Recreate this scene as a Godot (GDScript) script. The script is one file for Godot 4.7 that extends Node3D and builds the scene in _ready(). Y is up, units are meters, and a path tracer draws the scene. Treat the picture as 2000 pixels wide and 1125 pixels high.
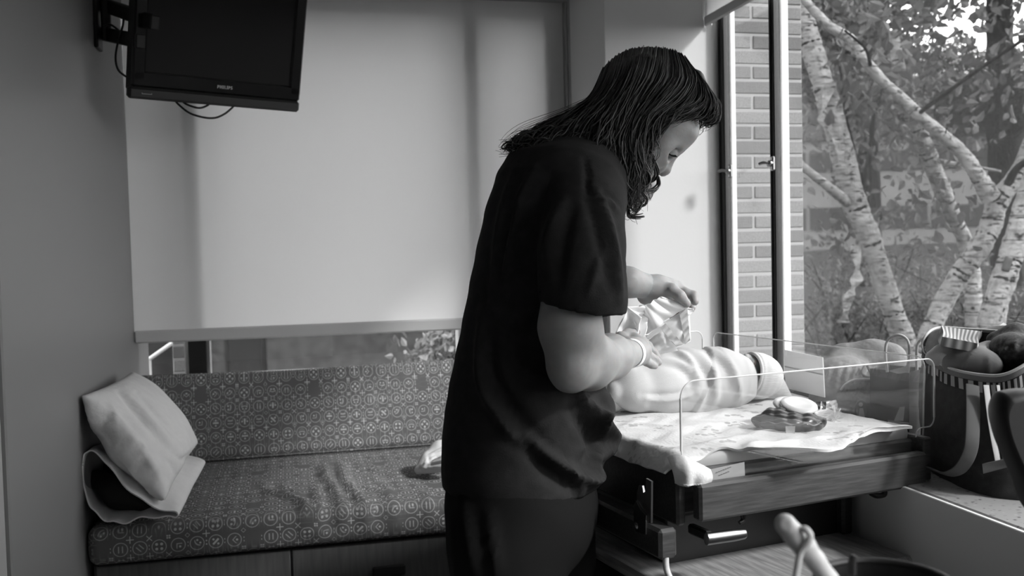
extends Node3D
# A hospital room with a window seat: a man bends over a wooden bassinet by the window. Metres, y up; x runs right along the back wall, z towards the camera.

const PICTURE_RIGHT := Vector3(0.9727, -0.0234, 0.2307)  # the directions of the camera's axes, for figures that are turned towards it
const PICTURE_UP := Vector3(0.0321, 0.9989, -0.0343)
const PICTURE_BACK := Vector3(-0.2297, 0.0408, 0.9724)

var rng := RandomNumberGenerator.new()
var M := {}


func _ready() -> void:
	# camera
	var cam := Camera3D.new()
	cam.name = "camera"
	var optics := CameraAttributesPhysical.new()
	optics.frustum_focal_length = 39.15
	optics.frustum_focus_distance = 2.0
	optics.exposure_aperture = 6.3
	cam.attributes = optics
	cam.fov = 34.08
	cam.near = 0.05
	cam.far = 200.0
	cam.position = Vector3(0, 1.3, 0)
	cam.rotation_degrees = Vector3(-2.34, -13.29, -1.34)
	add_child(cam)
	cam.current = true
	# sky and exposure
	var sky := ProceduralSkyMaterial.new()
	sky.sky_top_color = Color(0.8, 0.8, 0.8)
	sky.sky_horizon_color = Color(1, 1, 1)
	sky.sky_curve = 0.3
	sky.ground_bottom_color = Color(0.3, 0.3, 0.3)
	sky.ground_horizon_color = Color(0.5, 0.5, 0.5)
	sky.sky_energy_multiplier = 1.8
	var env := Environment.new()
	env.background_mode = Environment.BG_SKY
	env.sky = Sky.new()
	env.sky.sky_material = sky
	env.background_energy_multiplier = 1.0
	env.tonemap_mode = Environment.TONE_MAPPER_LINEAR
	env.tonemap_exposure = 1.5
	env.sdfgi_enabled = true
	env.ssao_enabled = true
	env.ssil_enabled = true
	var we := WorldEnvironment.new()
	we.name = "world_environment"
	we.environment = env
	add_child(we)
	# a hazy sun, high on the right and a little towards the camera
	var sun := DirectionalLight3D.new()
	sun.name = "sun"
	sun.light_energy = 0.85
	sun.light_angular_distance = 7.0
	sun.shadow_enabled = true
	sun.sky_mode = DirectionalLight3D.SKY_MODE_LIGHT_ONLY
	add_child(sun)
	sun.look_at_from_position(Vector3(0.6, 0.6, 0.55), Vector3.ZERO)
	rng.seed = 7
	materials()
	# the setting
	room()
	back_window()
	side_window()
	window_ledge()
	outdoors_side()
	outdoors_back()
	# the things
	daybed()
	pillows()
	television()
	bassinet()
	bedding()
	infant()
	man()
	diaper()
	tray_things()
	ledge_things()
	near_things()


func materials() -> void:
	M.wall = relief(grey(0.80, 0.45, 0.4), noise_tex(0.08, 0.3, 0.7, 3, 3), 0.03)
	M.wall.uv1_triplanar = true
	M.wall.uv1_scale = Vector3(2.5, 2.5, 2.5)
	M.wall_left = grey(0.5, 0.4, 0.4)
	M.ceiling = grey(0.85, 0.9)
	M.floor = wrapped(grey(0.62, 0.35), noise_tex(0.03, 0.75, 1.0, 5), Vector3(1, 1, 1))
	M.trim = grey(0.62, 0.5)
	M.dark_frame = grey(0.1, 0.4)
	M.white_frame = grey(0.93, 0.5)
	M.glass = grey(0.95, 0.02, 0.5)
	M.glass.transparency = BaseMaterial3D.TRANSPARENCY_ALPHA
	M.glass.albedo_color.a = 0.03
	M.metal = grey(0.62, 0.28)
	M.metal.metallic = 1.0
	M.dark_metal = grey(0.1, 0.4)
	M.blind = grey(0.95, 0.85, 0.3)
	M.blind.backlight_enabled = true
	M.blind.backlight = Color(1, 1, 1)
	M.hem = grey(0.72, 0.6)
	M.panel = grey(0.92, 0.5)
	M.terrazzo = wrapped(grey(0.66, 0.5), speckle_tex(), Vector3(2.2, 2.2, 2.2))
	M.brick = []
	for i in 4:
		M.brick.append(relief(wrapped(grey([0.5, 0.54, 0.57, 0.47][i], 0.9, 0.2), noise_tex(0.12, 0.72, 1.0, 20 + i, 4), Vector3(4, 4, 4)), noise_tex(0.2, 0.2, 0.8, 30 + i, 3), 0.25))
	M.mortar = relief(grey(0.6, 0.95, 0.1), noise_tex(0.2, 0.2, 0.8, 41, 3), 0.2)
	M.mortar.uv1_triplanar = true
	M.mortar.uv1_scale = Vector3(5, 5, 5)
	M.black = grey(0.09, 0.5)
	M.gloss_black = grey(0.035, 0.12)
	M.screen = grey(0.09, 0.4, 0.3)
	M.sofa = wrapped(grey(1.0, 0.85, 0.25), damask_tex(), Vector3(2.35, 2.35, 2.35))
	relief(M.sofa, M.sofa.albedo_texture, 0.02)
	M.laminate = wrapped(grey(0.36, 0.5), noise_tex(0.02, 0.8, 1.0, 50), Vector3(12, 1, 12))
	M.linen = relief(wrapped(grey(0.84, 0.85, 0.2), noise_tex(0.03, 0.95, 1.0, 51), Vector3(3, 3, 3)), noise_tex(0.04, 0.0, 1.0, 52, 3), 0.15)
	M.linen.backlight_enabled = true
	M.linen.backlight = Color(0.25, 0.25, 0.25)
	M.navy = grey(0.09, 0.7)
	M.wood = wood(0.31, Vector3(1.2, 14, 14))
	M.wood_dark = wood(0.24, Vector3(1.2, 14, 14))
	M.wood_across = wood(0.44, Vector3(14, 14, 1.2))
	M.wood_top = wood(0.72, Vector3(9, 9, 1.0))
	M.acrylic = grey(0.5, 0.02, 0.5)
	M.acrylic.transparency = BaseMaterial3D.TRANSPARENCY_ALPHA
	M.acrylic.albedo_color.a = 0.03
	M.acrylic_edge = grey(0.9, 0.08, 0.5)
	M.acrylic_edge.transparency = BaseMaterial3D.TRANSPARENCY_ALPHA
	M.acrylic_edge.albedo_color.a = 0.72
	M.mattress = grey(0.7, 0.6)
	M.flannel = relief(wrapped(grey(0.9, 0.95, 0.15), print_tex(), Vector3(3.1, 3.1, 3.1)), noise_tex(0.16, 0.0, 1.0, 60, 3), 0.07)
	M.swaddle = relief(grey(0.77, 0.95, 0.15), noise_tex(0.22, 0.0, 1.0, 61, 3), 0.04)
	M.swaddle.uv1_triplanar = true
	M.swaddle.uv1_scale = Vector3(9, 9, 9)
	M.knit = relief(wrapped(grey(0.83, 0.9, 0.15), noise_tex(0.02, 0.93, 1.0, 62), Vector3(4, 60, 4)), noise_tex(0.03, 0.0, 1.0, 63, 2), 0.1)
	M.skin = relief(wrapped(grey(0.6, 0.5, 0.45), noise_tex(0.02, 0.88, 1.0, 64, 4), Vector3(5, 5, 5)), noise_tex(0.16, 0.0, 1.0, 65, 3), 0.012)
	M.skin.subsurf_scatter_enabled = true
	M.skin.subsurf_scatter_strength = 0.12
	M.baby_skin = grey(0.62, 0.5)
	M.baby_skin.subsurf_scatter_enabled = true
	M.baby_skin.subsurf_scatter_strength = 0.2
	M.shirt = relief(wrapped(grey(0.18, 0.9, 0.25), noise_tex(0.03, 0.8, 1.0, 66, 4), Vector3(4, 4, 4)), noise_tex(0.3, 0.0, 1.0, 67, 2), 0.04)
	M.trousers = grey(0.1, 0.9, 0.2)
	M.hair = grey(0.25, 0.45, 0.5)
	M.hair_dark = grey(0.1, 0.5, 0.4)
	M.band = grey(0.95, 0.35)
	M.diaper = grey(0.97, 0.4, 0.4)
	M.diaper.backlight_enabled = true
	M.diaper.backlight = Color(0.7, 0.7, 0.7)
	M.paper = grey(0.95, 0.7)
	M.paper.backlight_enabled = true
	M.paper.backlight = Color(0.8, 0.8, 0.8)
	M.foil = grey(0.17, 0.3, 0.6)
	M.foil.metallic = 0.35
	M.plastic_film = grey(0.9, 0.06, 0.5)
	M.plastic_film.transparency = BaseMaterial3D.TRANSPARENCY_ALPHA
	M.plastic_film.albedo_color.a = 0.22
	M.white_plastic = grey(0.84, 0.35)
	M.canvas = relief(wrapped(grey(0.29, 0.85, 0.2), noise_tex(0.04, 0.8, 1.0, 70), Vector3(4, 4, 4)), noise_tex(0.4, 0.0, 1.0, 71, 2), 0.05)
	M.canvas_strap = grey(0.3, 0.8)
	M.nylon = relief(wrapped(grey(0.5, 0.6, 0.3), noise_tex(0.02, 0.85, 1.0, 72), Vector3(4, 4, 4)), noise_tex(0.03, 0.0, 1.0, 73, 3), 0.3)
	M.kraft = wrapped(grey(0.24, 0.7, 0.2), noise_tex(0.02, 0.9, 1.0, 74), Vector3(3, 3, 3))
	M.pale = grey(0.72, 0.8)
	M.mid = grey(0.42, 0.85)
	M.stripe = wrapped(grey(0.95, 0.8), stripe_tex(), Vector3(1, 1, 1))
	M.stripe.uv1_triplanar = false
	M.silicone = grey(0.82, 0.4)
	M.bark = relief(wrapped(grey(0.62, 0.85, 0.2), bark_tex(), Vector3(2.0, 2.0, 2.0)), noise_tex(0.05, 0.0, 1.0, 80, 4), 0.8)
	M.dark_bark = relief(wrapped(grey(0.15, 0.95, 0.1), noise_tex(0.06, 0.5, 1.0, 81, 4), Vector3(1.5, 0.5, 1.5)), noise_tex(0.06, 0.0, 1.0, 81, 4), 2.0)
	M.leaf = []
	for i in 4:
		var lm := grey([0.15, 0.2, 0.26, 0.5][i], 0.55, 0.4)
		lm.backlight_enabled = true
		lm.backlight = Color(0.25, 0.25, 0.25)
		M.leaf.append(lm)
	M.needle = grey(0.16, 0.7, 0.2)
	M.lawn = wrapped(grey(0.23, 0.95, 0.1), noise_tex(0.04, 0.6, 1.0, 82), Vector3(0.6, 0.6, 0.6))
	M.facade = wrapped(grey(0.4, 0.9, 0.1), noise_tex(0.02, 0.85, 1.0, 83), Vector3(0.3, 0.3, 0.3))
	M.facade_brick = wrapped(grey(0.32, 0.9, 0.1), course_tex(), Vector3(0.5, 0.5, 0.5))
	M.far_window = grey(0.12, 0.5, 0.3)
	M.concrete = wrapped(grey(0.28, 0.9, 0.1), noise_tex(0.03, 0.75, 1.0, 84), Vector3(0.8, 0.8, 0.8))


func wood(value: float, stretch: Vector3) -> StandardMaterial3D:
	return relief(wrapped(grey(value, 0.42, 0.45), noise_tex(0.03, 0.7, 1.0, 90, 5), stretch), noise_tex(0.02, 0.0, 1.0, 91, 4), 0.03)


func pixels(size: int, shade: Callable, mip := true) -> ImageTexture:
	var data := PackedByteArray()
	data.resize(size * size)
	for y in size:
		for x in size:
			data[y * size + x] = int(clampf(shade.call(x, y), 0.0, 1.0) * 255.0)
	return ImageTexture.create_from_image(Image.create_from_data(size, size, false, Image.FORMAT_L8, data))


func speckle_tex() -> ImageTexture:
	var r := RandomNumberGenerator.new()
	r.seed = 11
	var img := Image.create(256, 256, false, Image.FORMAT_RGB8)
	img.fill(Color(0.9, 0.9, 0.9))
	for i in 900:
		var s := r.randi_range(1, 4)
		var c: float = [0.98, 0.8, 0.72, 0.84, 0.4][r.randi_range(0, 4)]
		img.fill_rect(Rect2i(r.randi_range(0, 252), r.randi_range(0, 252), s, r.randi_range(1, 3)), Color(c, c, c))
	return ImageTexture.create_from_image(img)


func damask_tex() -> ImageTexture:  # rings with turned motifs in them, crosses and dots between
	var r := RandomNumberGenerator.new()
	r.seed = 21
	var turn := []
	var kind := []
	var gap := []
	var missing := []
	for i in 64:
		turn.append(r.randi_range(0, 7) * PI / 4)
		kind.append(r.randi_range(0, 4))
		gap.append(r.randi_range(0, 5))
		missing.append(r.randf() < 0.1)
	var dark := 0.37
	var pale := 0.73
	return pixels(512, func(x: int, y: int) -> float:
		var cx := (x / 64) % 8
		var cy := (y / 64) % 8
		var q := Vector2(x % 64 - 31.5, y % 64 - 31.5) / 32.0
		var k: int = cy * 8 + cx
		var v := 0.0
		var d := q.length()
		if not missing[k]:
			v = maxf(v, 1.0 - absf(d - 0.74) / 0.075)
			var t := q.rotated(turn[k])
			var s := 0.0
			match kind[k]:
				0:
					s = 1.0 - (absf(t.x) - 0.08) / 0.06 if absf(t.y) < 0.42 else 0.0
					s = maxf(s, 1.0 - (Vector2(absf(t.x) - 0.36, t.y).length() - 0.1) / 0.05)
				1:
					s = 1.0 - absf(t.y - absf(t.x) * 0.9 + 0.18) / 0.12 if absf(t.x) < 0.4 else 0.0
					s = maxf(s, 1.0 - (t.distance_to(Vector2(0, 0.28)) - 0.1) / 0.05)
				2:
					s = 1.0 - (Vector2(absf(t.x) - 0.26, absf(t.y) - 0.26).length() - 0.13) / 0.05
				3:
					s = 1.0 - absf(absf(t.x) - 0.2) / 0.1 if absf(t.y) < 0.36 else 0.0
				_:
					s = 1.0 - absf(t.y - 0.12 + t.x * t.x) / 0.12 if absf(t.x) < 0.42 else 0.0
					s = maxf(s, 1.0 - (Vector2(absf(t.x) - 0.22, t.y + 0.26).length() - 0.09) / 0.05)
			v = maxf(v, s)
		var e := Vector2(fposmod(x + 32, 64) - 31.5, fposmod(y + 32, 64) - 31.5) / 32.0  # about the corner between four rings
		var kk: int = ((y + 32) / 64 % 8) * 8 + (x + 32) / 64 % 8
		match gap[kk]:
			0, 1:
				v = maxf(v, 1.0 - (minf(absf(e.x), absf(e.y)) - 0.03) / 0.05 if d > 0.8 and e.length() < 0.42 else 0.0)
				v = maxf(v, 1.0 - (e.length() - 0.08) / 0.05)
			2:
				v = maxf(v, 1.0 - absf(absf(e.x) + absf(e.y) - 0.24) / 0.07)
			3:
				v = maxf(v, 1.0 - (Vector2(absf(e.x) - 0.12, absf(e.y) - 0.12).length() - 0.08) / 0.04)
			4:
				v = maxf(v, 1.0 - (minf(absf(e.x - e.y), absf(e.x + e.y)) - 0.04) / 0.05 if e.length() < 0.4 else 0.0)
		var f := Vector2(fposmod(x + 32, 64) - 31.5, y % 64 - 31.5) / 32.0  # between two rings
		if gap[k] < 3:
			v = maxf(v, 1.0 - (Vector2(f.x, absf(f.y) - 0.2).length() - 0.07) / 0.04)
		return lerpf(dark, pale, clampf(v, 0.0, 1.0)) + 0.02 * sin(x * 2.1) * sin(y * 2.1))


func print_tex() -> ImageTexture:  # flannel with a faint scattered nursery print
	var r := RandomNumberGenerator.new()
	r.seed = 31
	var spots := []
	for i in 15:
		var c := Vector2(r.randf() * 256, r.randf() * 256)
		for k in 7:
			spots.append([c + Vector2(r.randf_range(-17, 17), r.randf_range(-12, 12)), r.randf_range(2.0, 5.5), r.randf_range(0.1, 0.28)])
	return pixels(256, func(x: int, y: int) -> float:
		var v := 0.93
		for s in spots:
			var dx: float = absf(x - s[0].x)
			var dy: float = absf(y - s[0].y)
			dx = minf(dx, 256.0 - dx)
			dy = minf(dy, 256.0 - dy)
			if dx < s[1] and dy < s[1] and dx * dx + dy * dy < s[1] * s[1]:
				v = minf(v, 0.93 - s[2])
		return v)


func stripe_tex() -> ImageTexture:
	return pixels(64, func(x: int, _y: int) -> float: return 0.85 if x % 32 < 16 else 0.22)


func course_tex() -> ImageTexture:  # far brickwork, too small to tell its bricks apart
	return pixels(128, func(x: int, y: int) -> float:
		var row := y / 8
		if y % 8 == 0 or (x + (row % 2) * 8) % 16 == 0:
			return 0.92
		return 0.72 + 0.12 * fposmod(sin(float(row * 17 + (x + (row % 2) * 8) / 16 * 31)) * 43.7, 1.0))


func bark_tex() -> ImageTexture:  # white birch bark with dark cross marks
	var r := RandomNumberGenerator.new()
	r.seed = 41
	var f := FastNoiseLite.new()
	f.seed = 42
	f.frequency = 0.02
	var marks := []
	for i in 46:
		marks.append([r.randf() * 256, r.randf() * 256, r.randf_range(6, 34), r.randf_range(1.0, 4.5)])
	return pixels(256, func(x: int, y: int) -> float:
		var v := 0.82 + 0.22 * f.get_noise_2d(x * 0.6, y * 2.2)
		var blotch := f.get_noise_2d(x * 1.2 + 500, y * 1.6)
		if blotch > 0.3:
			v -= (blotch - 0.3) * 3.0
		for s in marks:
			var dx: float = absf(x - s[0])
			dx = minf(dx, 256.0 - dx)
			var dy: float = absf(y - s[1])
			if dx < s[2] and dy < s[3] * (1.0 - dx / s[2]):
				v = 0.1
		return v)


# ---------------------------------------------------------------- mesh builder
class Mb:
	var v := PackedVector3Array()
	var n := PackedVector3Array()
	var t := PackedVector2Array()
	var ix := PackedInt32Array()

	func face(pts: Array, outward: Vector3) -> void:  # a flat convex face that looks along outward
		var nn: Vector3 = (pts[1] - pts[0]).cross(pts[2] - pts[0])
		if pts.size() > 3 and nn.length_squared() < 1e-16:
			nn = (pts[2] - pts[0]).cross(pts[3] - pts[0])
		nn = nn.normalized()
		var flip := nn.dot(outward) < 0.0
		if flip:
			nn = -nn
		var s := v.size()
		for p in pts:
			v.append(p)
			n.append(nn)
			t.append(Vector2(p.x, p.y))
		for i in range(1, pts.size() - 1):
			if flip:
				ix.append_array([s, s + i, s + i + 1])
			else:
				ix.append_array([s, s + i + 1, s + i])

	func smooth(from_v: int, from_i: int) -> void:  # vertex normals from the faces since then
		for i in range(from_v, v.size()):
			n[i] = Vector3.ZERO
		for k in range(from_i, ix.size(), 3):
			var a := ix[k]
			var b := ix[k + 1]
			var c := ix[k + 2]
			var f := (v[c] - v[a]).cross(v[b] - v[a])
			n[a] += f
			n[b] += f
			n[c] += f
		for i in range(from_v, v.size()):
			n[i] = n[i].normalized() if n[i].length_squared() > 1e-20 else Vector3.UP

	func weld(from_v: int, snap := 0.0004) -> void:  # one normal for vertices that share a place
		var sums := {}
		for i in range(from_v, v.size()):
			var key := Vector3i((v[i] / snap).round())
			sums[key] = sums.get(key, Vector3.ZERO) + n[i]
		for i in range(from_v, v.size()):
			var s: Vector3 = sums[Vector3i((v[i] / snap).round())]
			if s.length_squared() > 1e-12:
				n[i] = s.normalized()

	func grid(p: PackedVector3Array, nu: int, nv: int, wu := false, wv := false, flip := false) -> void:  # du x dv looks outward
		var s := v.size()
		var si := ix.size()
		v.append_array(p)
		n.resize(v.size())
		for i in nu:
			for j in nv:
				t.append(Vector2(float(i) / maxi(1, nu - 1), float(j) / maxi(1, nv - 1)))
		for i in (nu if wu else nu - 1):
			for j in (nv if wv else nv - 1):
				var a := s + i * nv + j
				var b := s + ((i + 1) % nu) * nv + j
				var c := s + ((i + 1) % nu) * nv + (j + 1) % nv
				var d := s + i * nv + (j + 1) % nv
				if flip:
					ix.append_array([a, b, c, a, c, d])
				else:
					ix.append_array([a, c, b, a, d, c])
		smooth(s, si)

	func mesh() -> ArrayMesh:
		var arrays := []
		arrays.resize(Mesh.ARRAY_MAX)
		arrays[Mesh.ARRAY_VERTEX] = v
		arrays[Mesh.ARRAY_NORMAL] = n
		arrays[Mesh.ARRAY_TEX_UV] = t
		arrays[Mesh.ARRAY_INDEX] = ix
		var m := ArrayMesh.new()
		m.add_surface_from_arrays(Mesh.PRIMITIVE_TRIANGLES, arrays)
		return m


# ---------------------------------------------------------------- shapes
func rbox(m: Mb, xf: Transform3D, size: Vector3, r := 0.004) -> void:  # a box with chamfered edges
	var h := size * 0.5
	r = minf(r, minf(h.x, minf(h.y, h.z)) * 0.9)
	var inn := h - Vector3(r, r, r)
	var P := func(axis: int, sx: float, sy: float, sz: float) -> Vector3:
		var q := Vector3(sx * inn.x, sy * inn.y, sz * inn.z)
		q[axis] = [sx, sy, sz][axis] * h[axis]
		return xf * q
	for s in [-1.0, 1.0]:
		m.face([P.call(0, s, -1, -1), P.call(0, s, 1, -1), P.call(0, s, 1, 1), P.call(0, s, -1, 1)], xf.basis.x * s)
		m.face([P.call(1, -1, s, -1), P.call(1, 1, s, -1), P.call(1, 1, s, 1), P.call(1, -1, s, 1)], xf.basis.y * s)
		m.face([P.call(2, -1, -1, s), P.call(2, 1, -1, s), P.call(2, 1, 1, s), P.call(2, -1, 1, s)], xf.basis.z * s)
		for q in [-1.0, 1.0]:
			m.face([P.call(0, s, q, -1), P.call(0, s, q, 1), P.call(1, s, q, 1), P.call(1, s, q, -1)], xf.basis * Vector3(s, q, 0))
			m.face([P.call(0, s, -1, q), P.call(0, s, 1, q), P.call(2, s, 1, q), P.call(2, s, -1, q)], xf.basis * Vector3(s, 0, q))
			m.face([P.call(1, -1, s, q), P.call(1, 1, s, q), P.call(2, 1, s, q), P.call(2, -1, s, q)], xf.basis * Vector3(0, s, q))
			for w in [-1.0, 1.0]:
				m.face([P.call(0, s, q, w), P.call(1, s, q, w), P.call(2, s, q, w)], xf.basis * Vector3(s, q, w))


func cbox(m: Mb, lo: Vector3, hi: Vector3, r := 0.004) -> void:
	rbox(m, Transform3D(Basis(), (lo + hi) * 0.5), hi - lo, r)


func beam(m: Mb, a: Vector3, b: Vector3, w: float, h: float, r := 0.004, up := Vector3.UP) -> void:  # a bar from a to b, w wide and h high
	var z := (b - a).normalized()
	var x := up.cross(z).normalized()
	rbox(m, Transform3D(Basis(x, z.cross(x), z), (a + b) * 0.5), Vector3(w, h, a.distance_to(b)), r)


func spline(pts: Array, count: int) -> PackedVector3Array:  # Catmull-Rom through the points
	var out := PackedVector3Array()
	var last := pts.size() - 1
	for i in count:
		var f := float(i) / (count - 1) * last
		var k := mini(int(f), last - 1)
		var p0: Vector3 = pts[maxi(k - 1, 0)]
		var p1: Vector3 = pts[k]
		var p2: Vector3 = pts[k + 1]
		var p3: Vector3 = pts[mini(k + 2, last)]
		out.append(p1.cubic_interpolate(p2, p0, p3, f - k))
	return out


func spread(vals: Array, count: int) -> PackedFloat32Array:
	var out := PackedFloat32Array()
	for i in count:
		var f := float(i) / (count - 1) * (vals.size() - 1)
		var k := mini(int(f), vals.size() - 2)
		out.append(lerpf(vals[k], vals[k + 1], f - k))
	return out


func tube(m: Mb, pts: PackedVector3Array, rad: Array, sides := 8, caps := true, flat := 1.0, hint := Vector3.UP, wob := 0.0, seed_ := 0.0) -> void:
	var r := spread(rad if rad.size() > 1 else [rad[0], rad[0]], pts.size())
	var ring := PackedVector3Array()
	var x := Vector3.ZERO
	var count := pts.size()
	for i in count:
		var d := (pts[mini(i + 1, count - 1)] - pts[maxi(i - 1, 0)]).normalized()
		if i == 0:
			x = hint - d * hint.dot(d)
			if x.length_squared() < 1e-6:
				x = Vector3(d.y, d.z, d.x).cross(d)
		x = (x - d * x.dot(d)).normalized()
		var y := d.cross(x)
		for k in sides:
			var a := TAU * k / sides
			var rr := r[i] * (1.0 + wob * sin(3.0 * a + i * 1.7 + seed_) * sin(i * 0.9 + a + seed_))
			ring.append(pts[i] + x * (cos(a) * rr) + y * (sin(a) * rr * flat))
	m.grid(ring, count, sides, false, true, true)
	if caps:
		var a0 := []
		var a1 := []
		for k in sides:
			a0.append(ring[k])
			a1.append(ring[(count - 1) * sides + k])
		m.face(a0, pts[0] - pts[1])
		m.face(a1, pts[count - 1] - pts[count - 2])


func lathe(m: Mb, profile: Array, sides: int, xf: Transform3D) -> void:  # Vector2(radius, height), turned about the y axis of xf
	var p := PackedVector3Array()
	for q in profile:
		for k in sides:
			var a := TAU * k / sides
			p.append(xf * Vector3(q.x * cos(a), q.y, q.x * sin(a)))
	m.grid(p, profile.size(), sides, false, true)


func extrude(m: Mb, poly: PackedVector2Array, depth: float, xf: Transform3D) -> void:  # the outline in the xy plane of xf, thick along z
	var tri := Geometry2D.triangulate_polygon(poly)
	for s in [-0.5, 0.5]:
		for k in range(0, tri.size(), 3):
			var f := []
			for j in 3:
				var q := poly[tri[k + j]]
				f.append(xf * Vector3(q.x, q.y, s * depth))
			m.face(f, xf.basis.z * s)
	var area := 0.0
	for i in poly.size():
		area += poly[i].cross(poly[(i + 1) % poly.size()])
	for i in poly.size():
		var a := poly[i]
		var b := poly[(i + 1) % poly.size()]
		var o := Vector2(b.y - a.y, a.x - b.x) * signf(area)
		m.face([xf * Vector3(a.x, a.y, -depth / 2), xf * Vector3(b.x, b.y, -depth / 2), xf * Vector3(b.x, b.y, depth / 2), xf * Vector3(a.x, a.y, depth / 2)], xf.basis * Vector3(o.x, o.y, 0))


func round_rect(w: float, h: float, r: float, seg := 5) -> PackedVector2Array:
	var p := PackedVector2Array()
	for c in 4:
		var mid := Vector2((w / 2 - r) * (1 if c in [0, 3] else -1), (h / 2 - r) * (1 if c < 2 else -1))
		for k in seg + 1:
			var a := PI / 2 * (c + float(k) / seg)
			p.append(mid + Vector2(cos(a), sin(a)) * r)
	return p


func sheet(m: Mb, p: PackedVector3Array, nu: int, nv: int, th: float) -> void:  # cloth: a grid of points given a thickness, its rim closed
	var mid := Mb.new()
	mid.grid(p, nu, nv)
	var a := PackedVector3Array()
	var b := PackedVector3Array()
	for i in p.size():
		a.append(p[i] + mid.n[i] * th * 0.5)
		b.append(p[i] - mid.n[i] * th * 0.5)
	m.grid(a, nu, nv)
	m.grid(b, nu, nv, false, false, true)
	var rim := PackedInt32Array()
	for i in nu:
		rim.append(i * nv)
	for j in range(1, nv):
		rim.append((nu - 1) * nv + j)
	for i in range(nu - 2, -1, -1):
		rim.append(i * nv + nv - 1)
	for j in range(nv - 2, 0, -1):
		rim.append(j)
	var e := PackedVector3Array()
	for k in rim:
		e.append(a[k])
		e.append(p[k] + (a[k] - p[k]).rotated((p[rim[0]] - p[rim[1]]).normalized(), 0.0))
		e.append(b[k])
	m.grid(e, rim.size(), 3, true, false, false)


func puff(m: Mb, xf: Transform3D, half: Vector3, r: float, res: Vector3i, bend = null) -> void:  # an upholstered block: subdivided, its edges rounded with r
	var s := m.v.size()
	var inn := half - Vector3(r, r, r)
	for axis in 3:
		var ua := (axis + 1) % 3
		var va := (axis + 2) % 3
		for sgn in [-1.0, 1.0]:
			var p := PackedVector3Array()
			var nu: int = res[ua] + 1
			var nv: int = res[va] + 1
			for i in nu:
				for j in nv:
					var q := Vector3.ZERO
					q[axis] = half[axis] * sgn
					q[ua] = edge_step(float(i) / (nu - 1), r / half[ua]) * half[ua]
					q[va] = edge_step(float(j) / (nv - 1), r / half[va]) * half[va]
					var c := q.clamp(-inn, inn)
					q = c + (q - c).normalized() * r
					p.append(xf * (bend.call(q) if bend != null else q))
			m.grid(p, nu, nv, false, false, sgn < 0.0)
	m.weld(s)


func edge_step(f: float, edge: float) -> float:  # -1..1 with more steps in the rounded rims
	var e := minf(edge, 0.45)
	if f < 0.2:
		return -1.0 + e * f / 0.2
	if f > 0.8:
		return 1.0 - e * (1.0 - f) / 0.2
	return lerpf(-1.0 + e, 1.0 - e, (f - 0.2) / 0.6)


func crease(m: Mb, pts: Array, w: float, amp: float, along := Vector3.ZERO, from_v := 0) -> void:  # raises (or sinks) the surface along a line, tapering to its ends; with «along», wherever the line lies in front of the surface in that direction
	var line := spline(pts, pts.size() * 4)
	if along == PICTURE_BACK:  # towards where one looks from
		along = (Vector3(0, 1.3, 0) - line[line.size() / 2]).normalized()
	if along != Vector3.ZERO:
		for k in line.size():
			line[k] -= along * line[k].dot(along)
	var box := AABB(line[0], Vector3.ZERO)
	for q in line:
		box = box.expand(q)
	box = box.grow(w * 2.2)
	for i in range(from_v, m.v.size()):
		var p := m.v[i]
		if along != Vector3.ZERO:
			if m.n[i].dot(along) < -0.1:
				continue
			p -= along * p.dot(along)
		if not box.has_point(p):
			continue
		var best := 1e9
		var where := 0.0
		for k in line.size() - 1:
			var q := Geometry3D.get_closest_point_to_segment(p, line[k], line[k + 1])
			var d := p.distance_squared_to(q)
			if d < best:
				best = d
				where = k + 0.5
		var ends := sin(PI * clampf(where / (line.size() - 1), 0.06, 0.94))
		m.v[i] += m.n[i] * amp * sqrt(ends) * exp(-best / (w * w) * 2.0)


func again(m: Mb, from_v := 0, from_i := 0) -> void:
	m.smooth(from_v, from_i)


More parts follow.
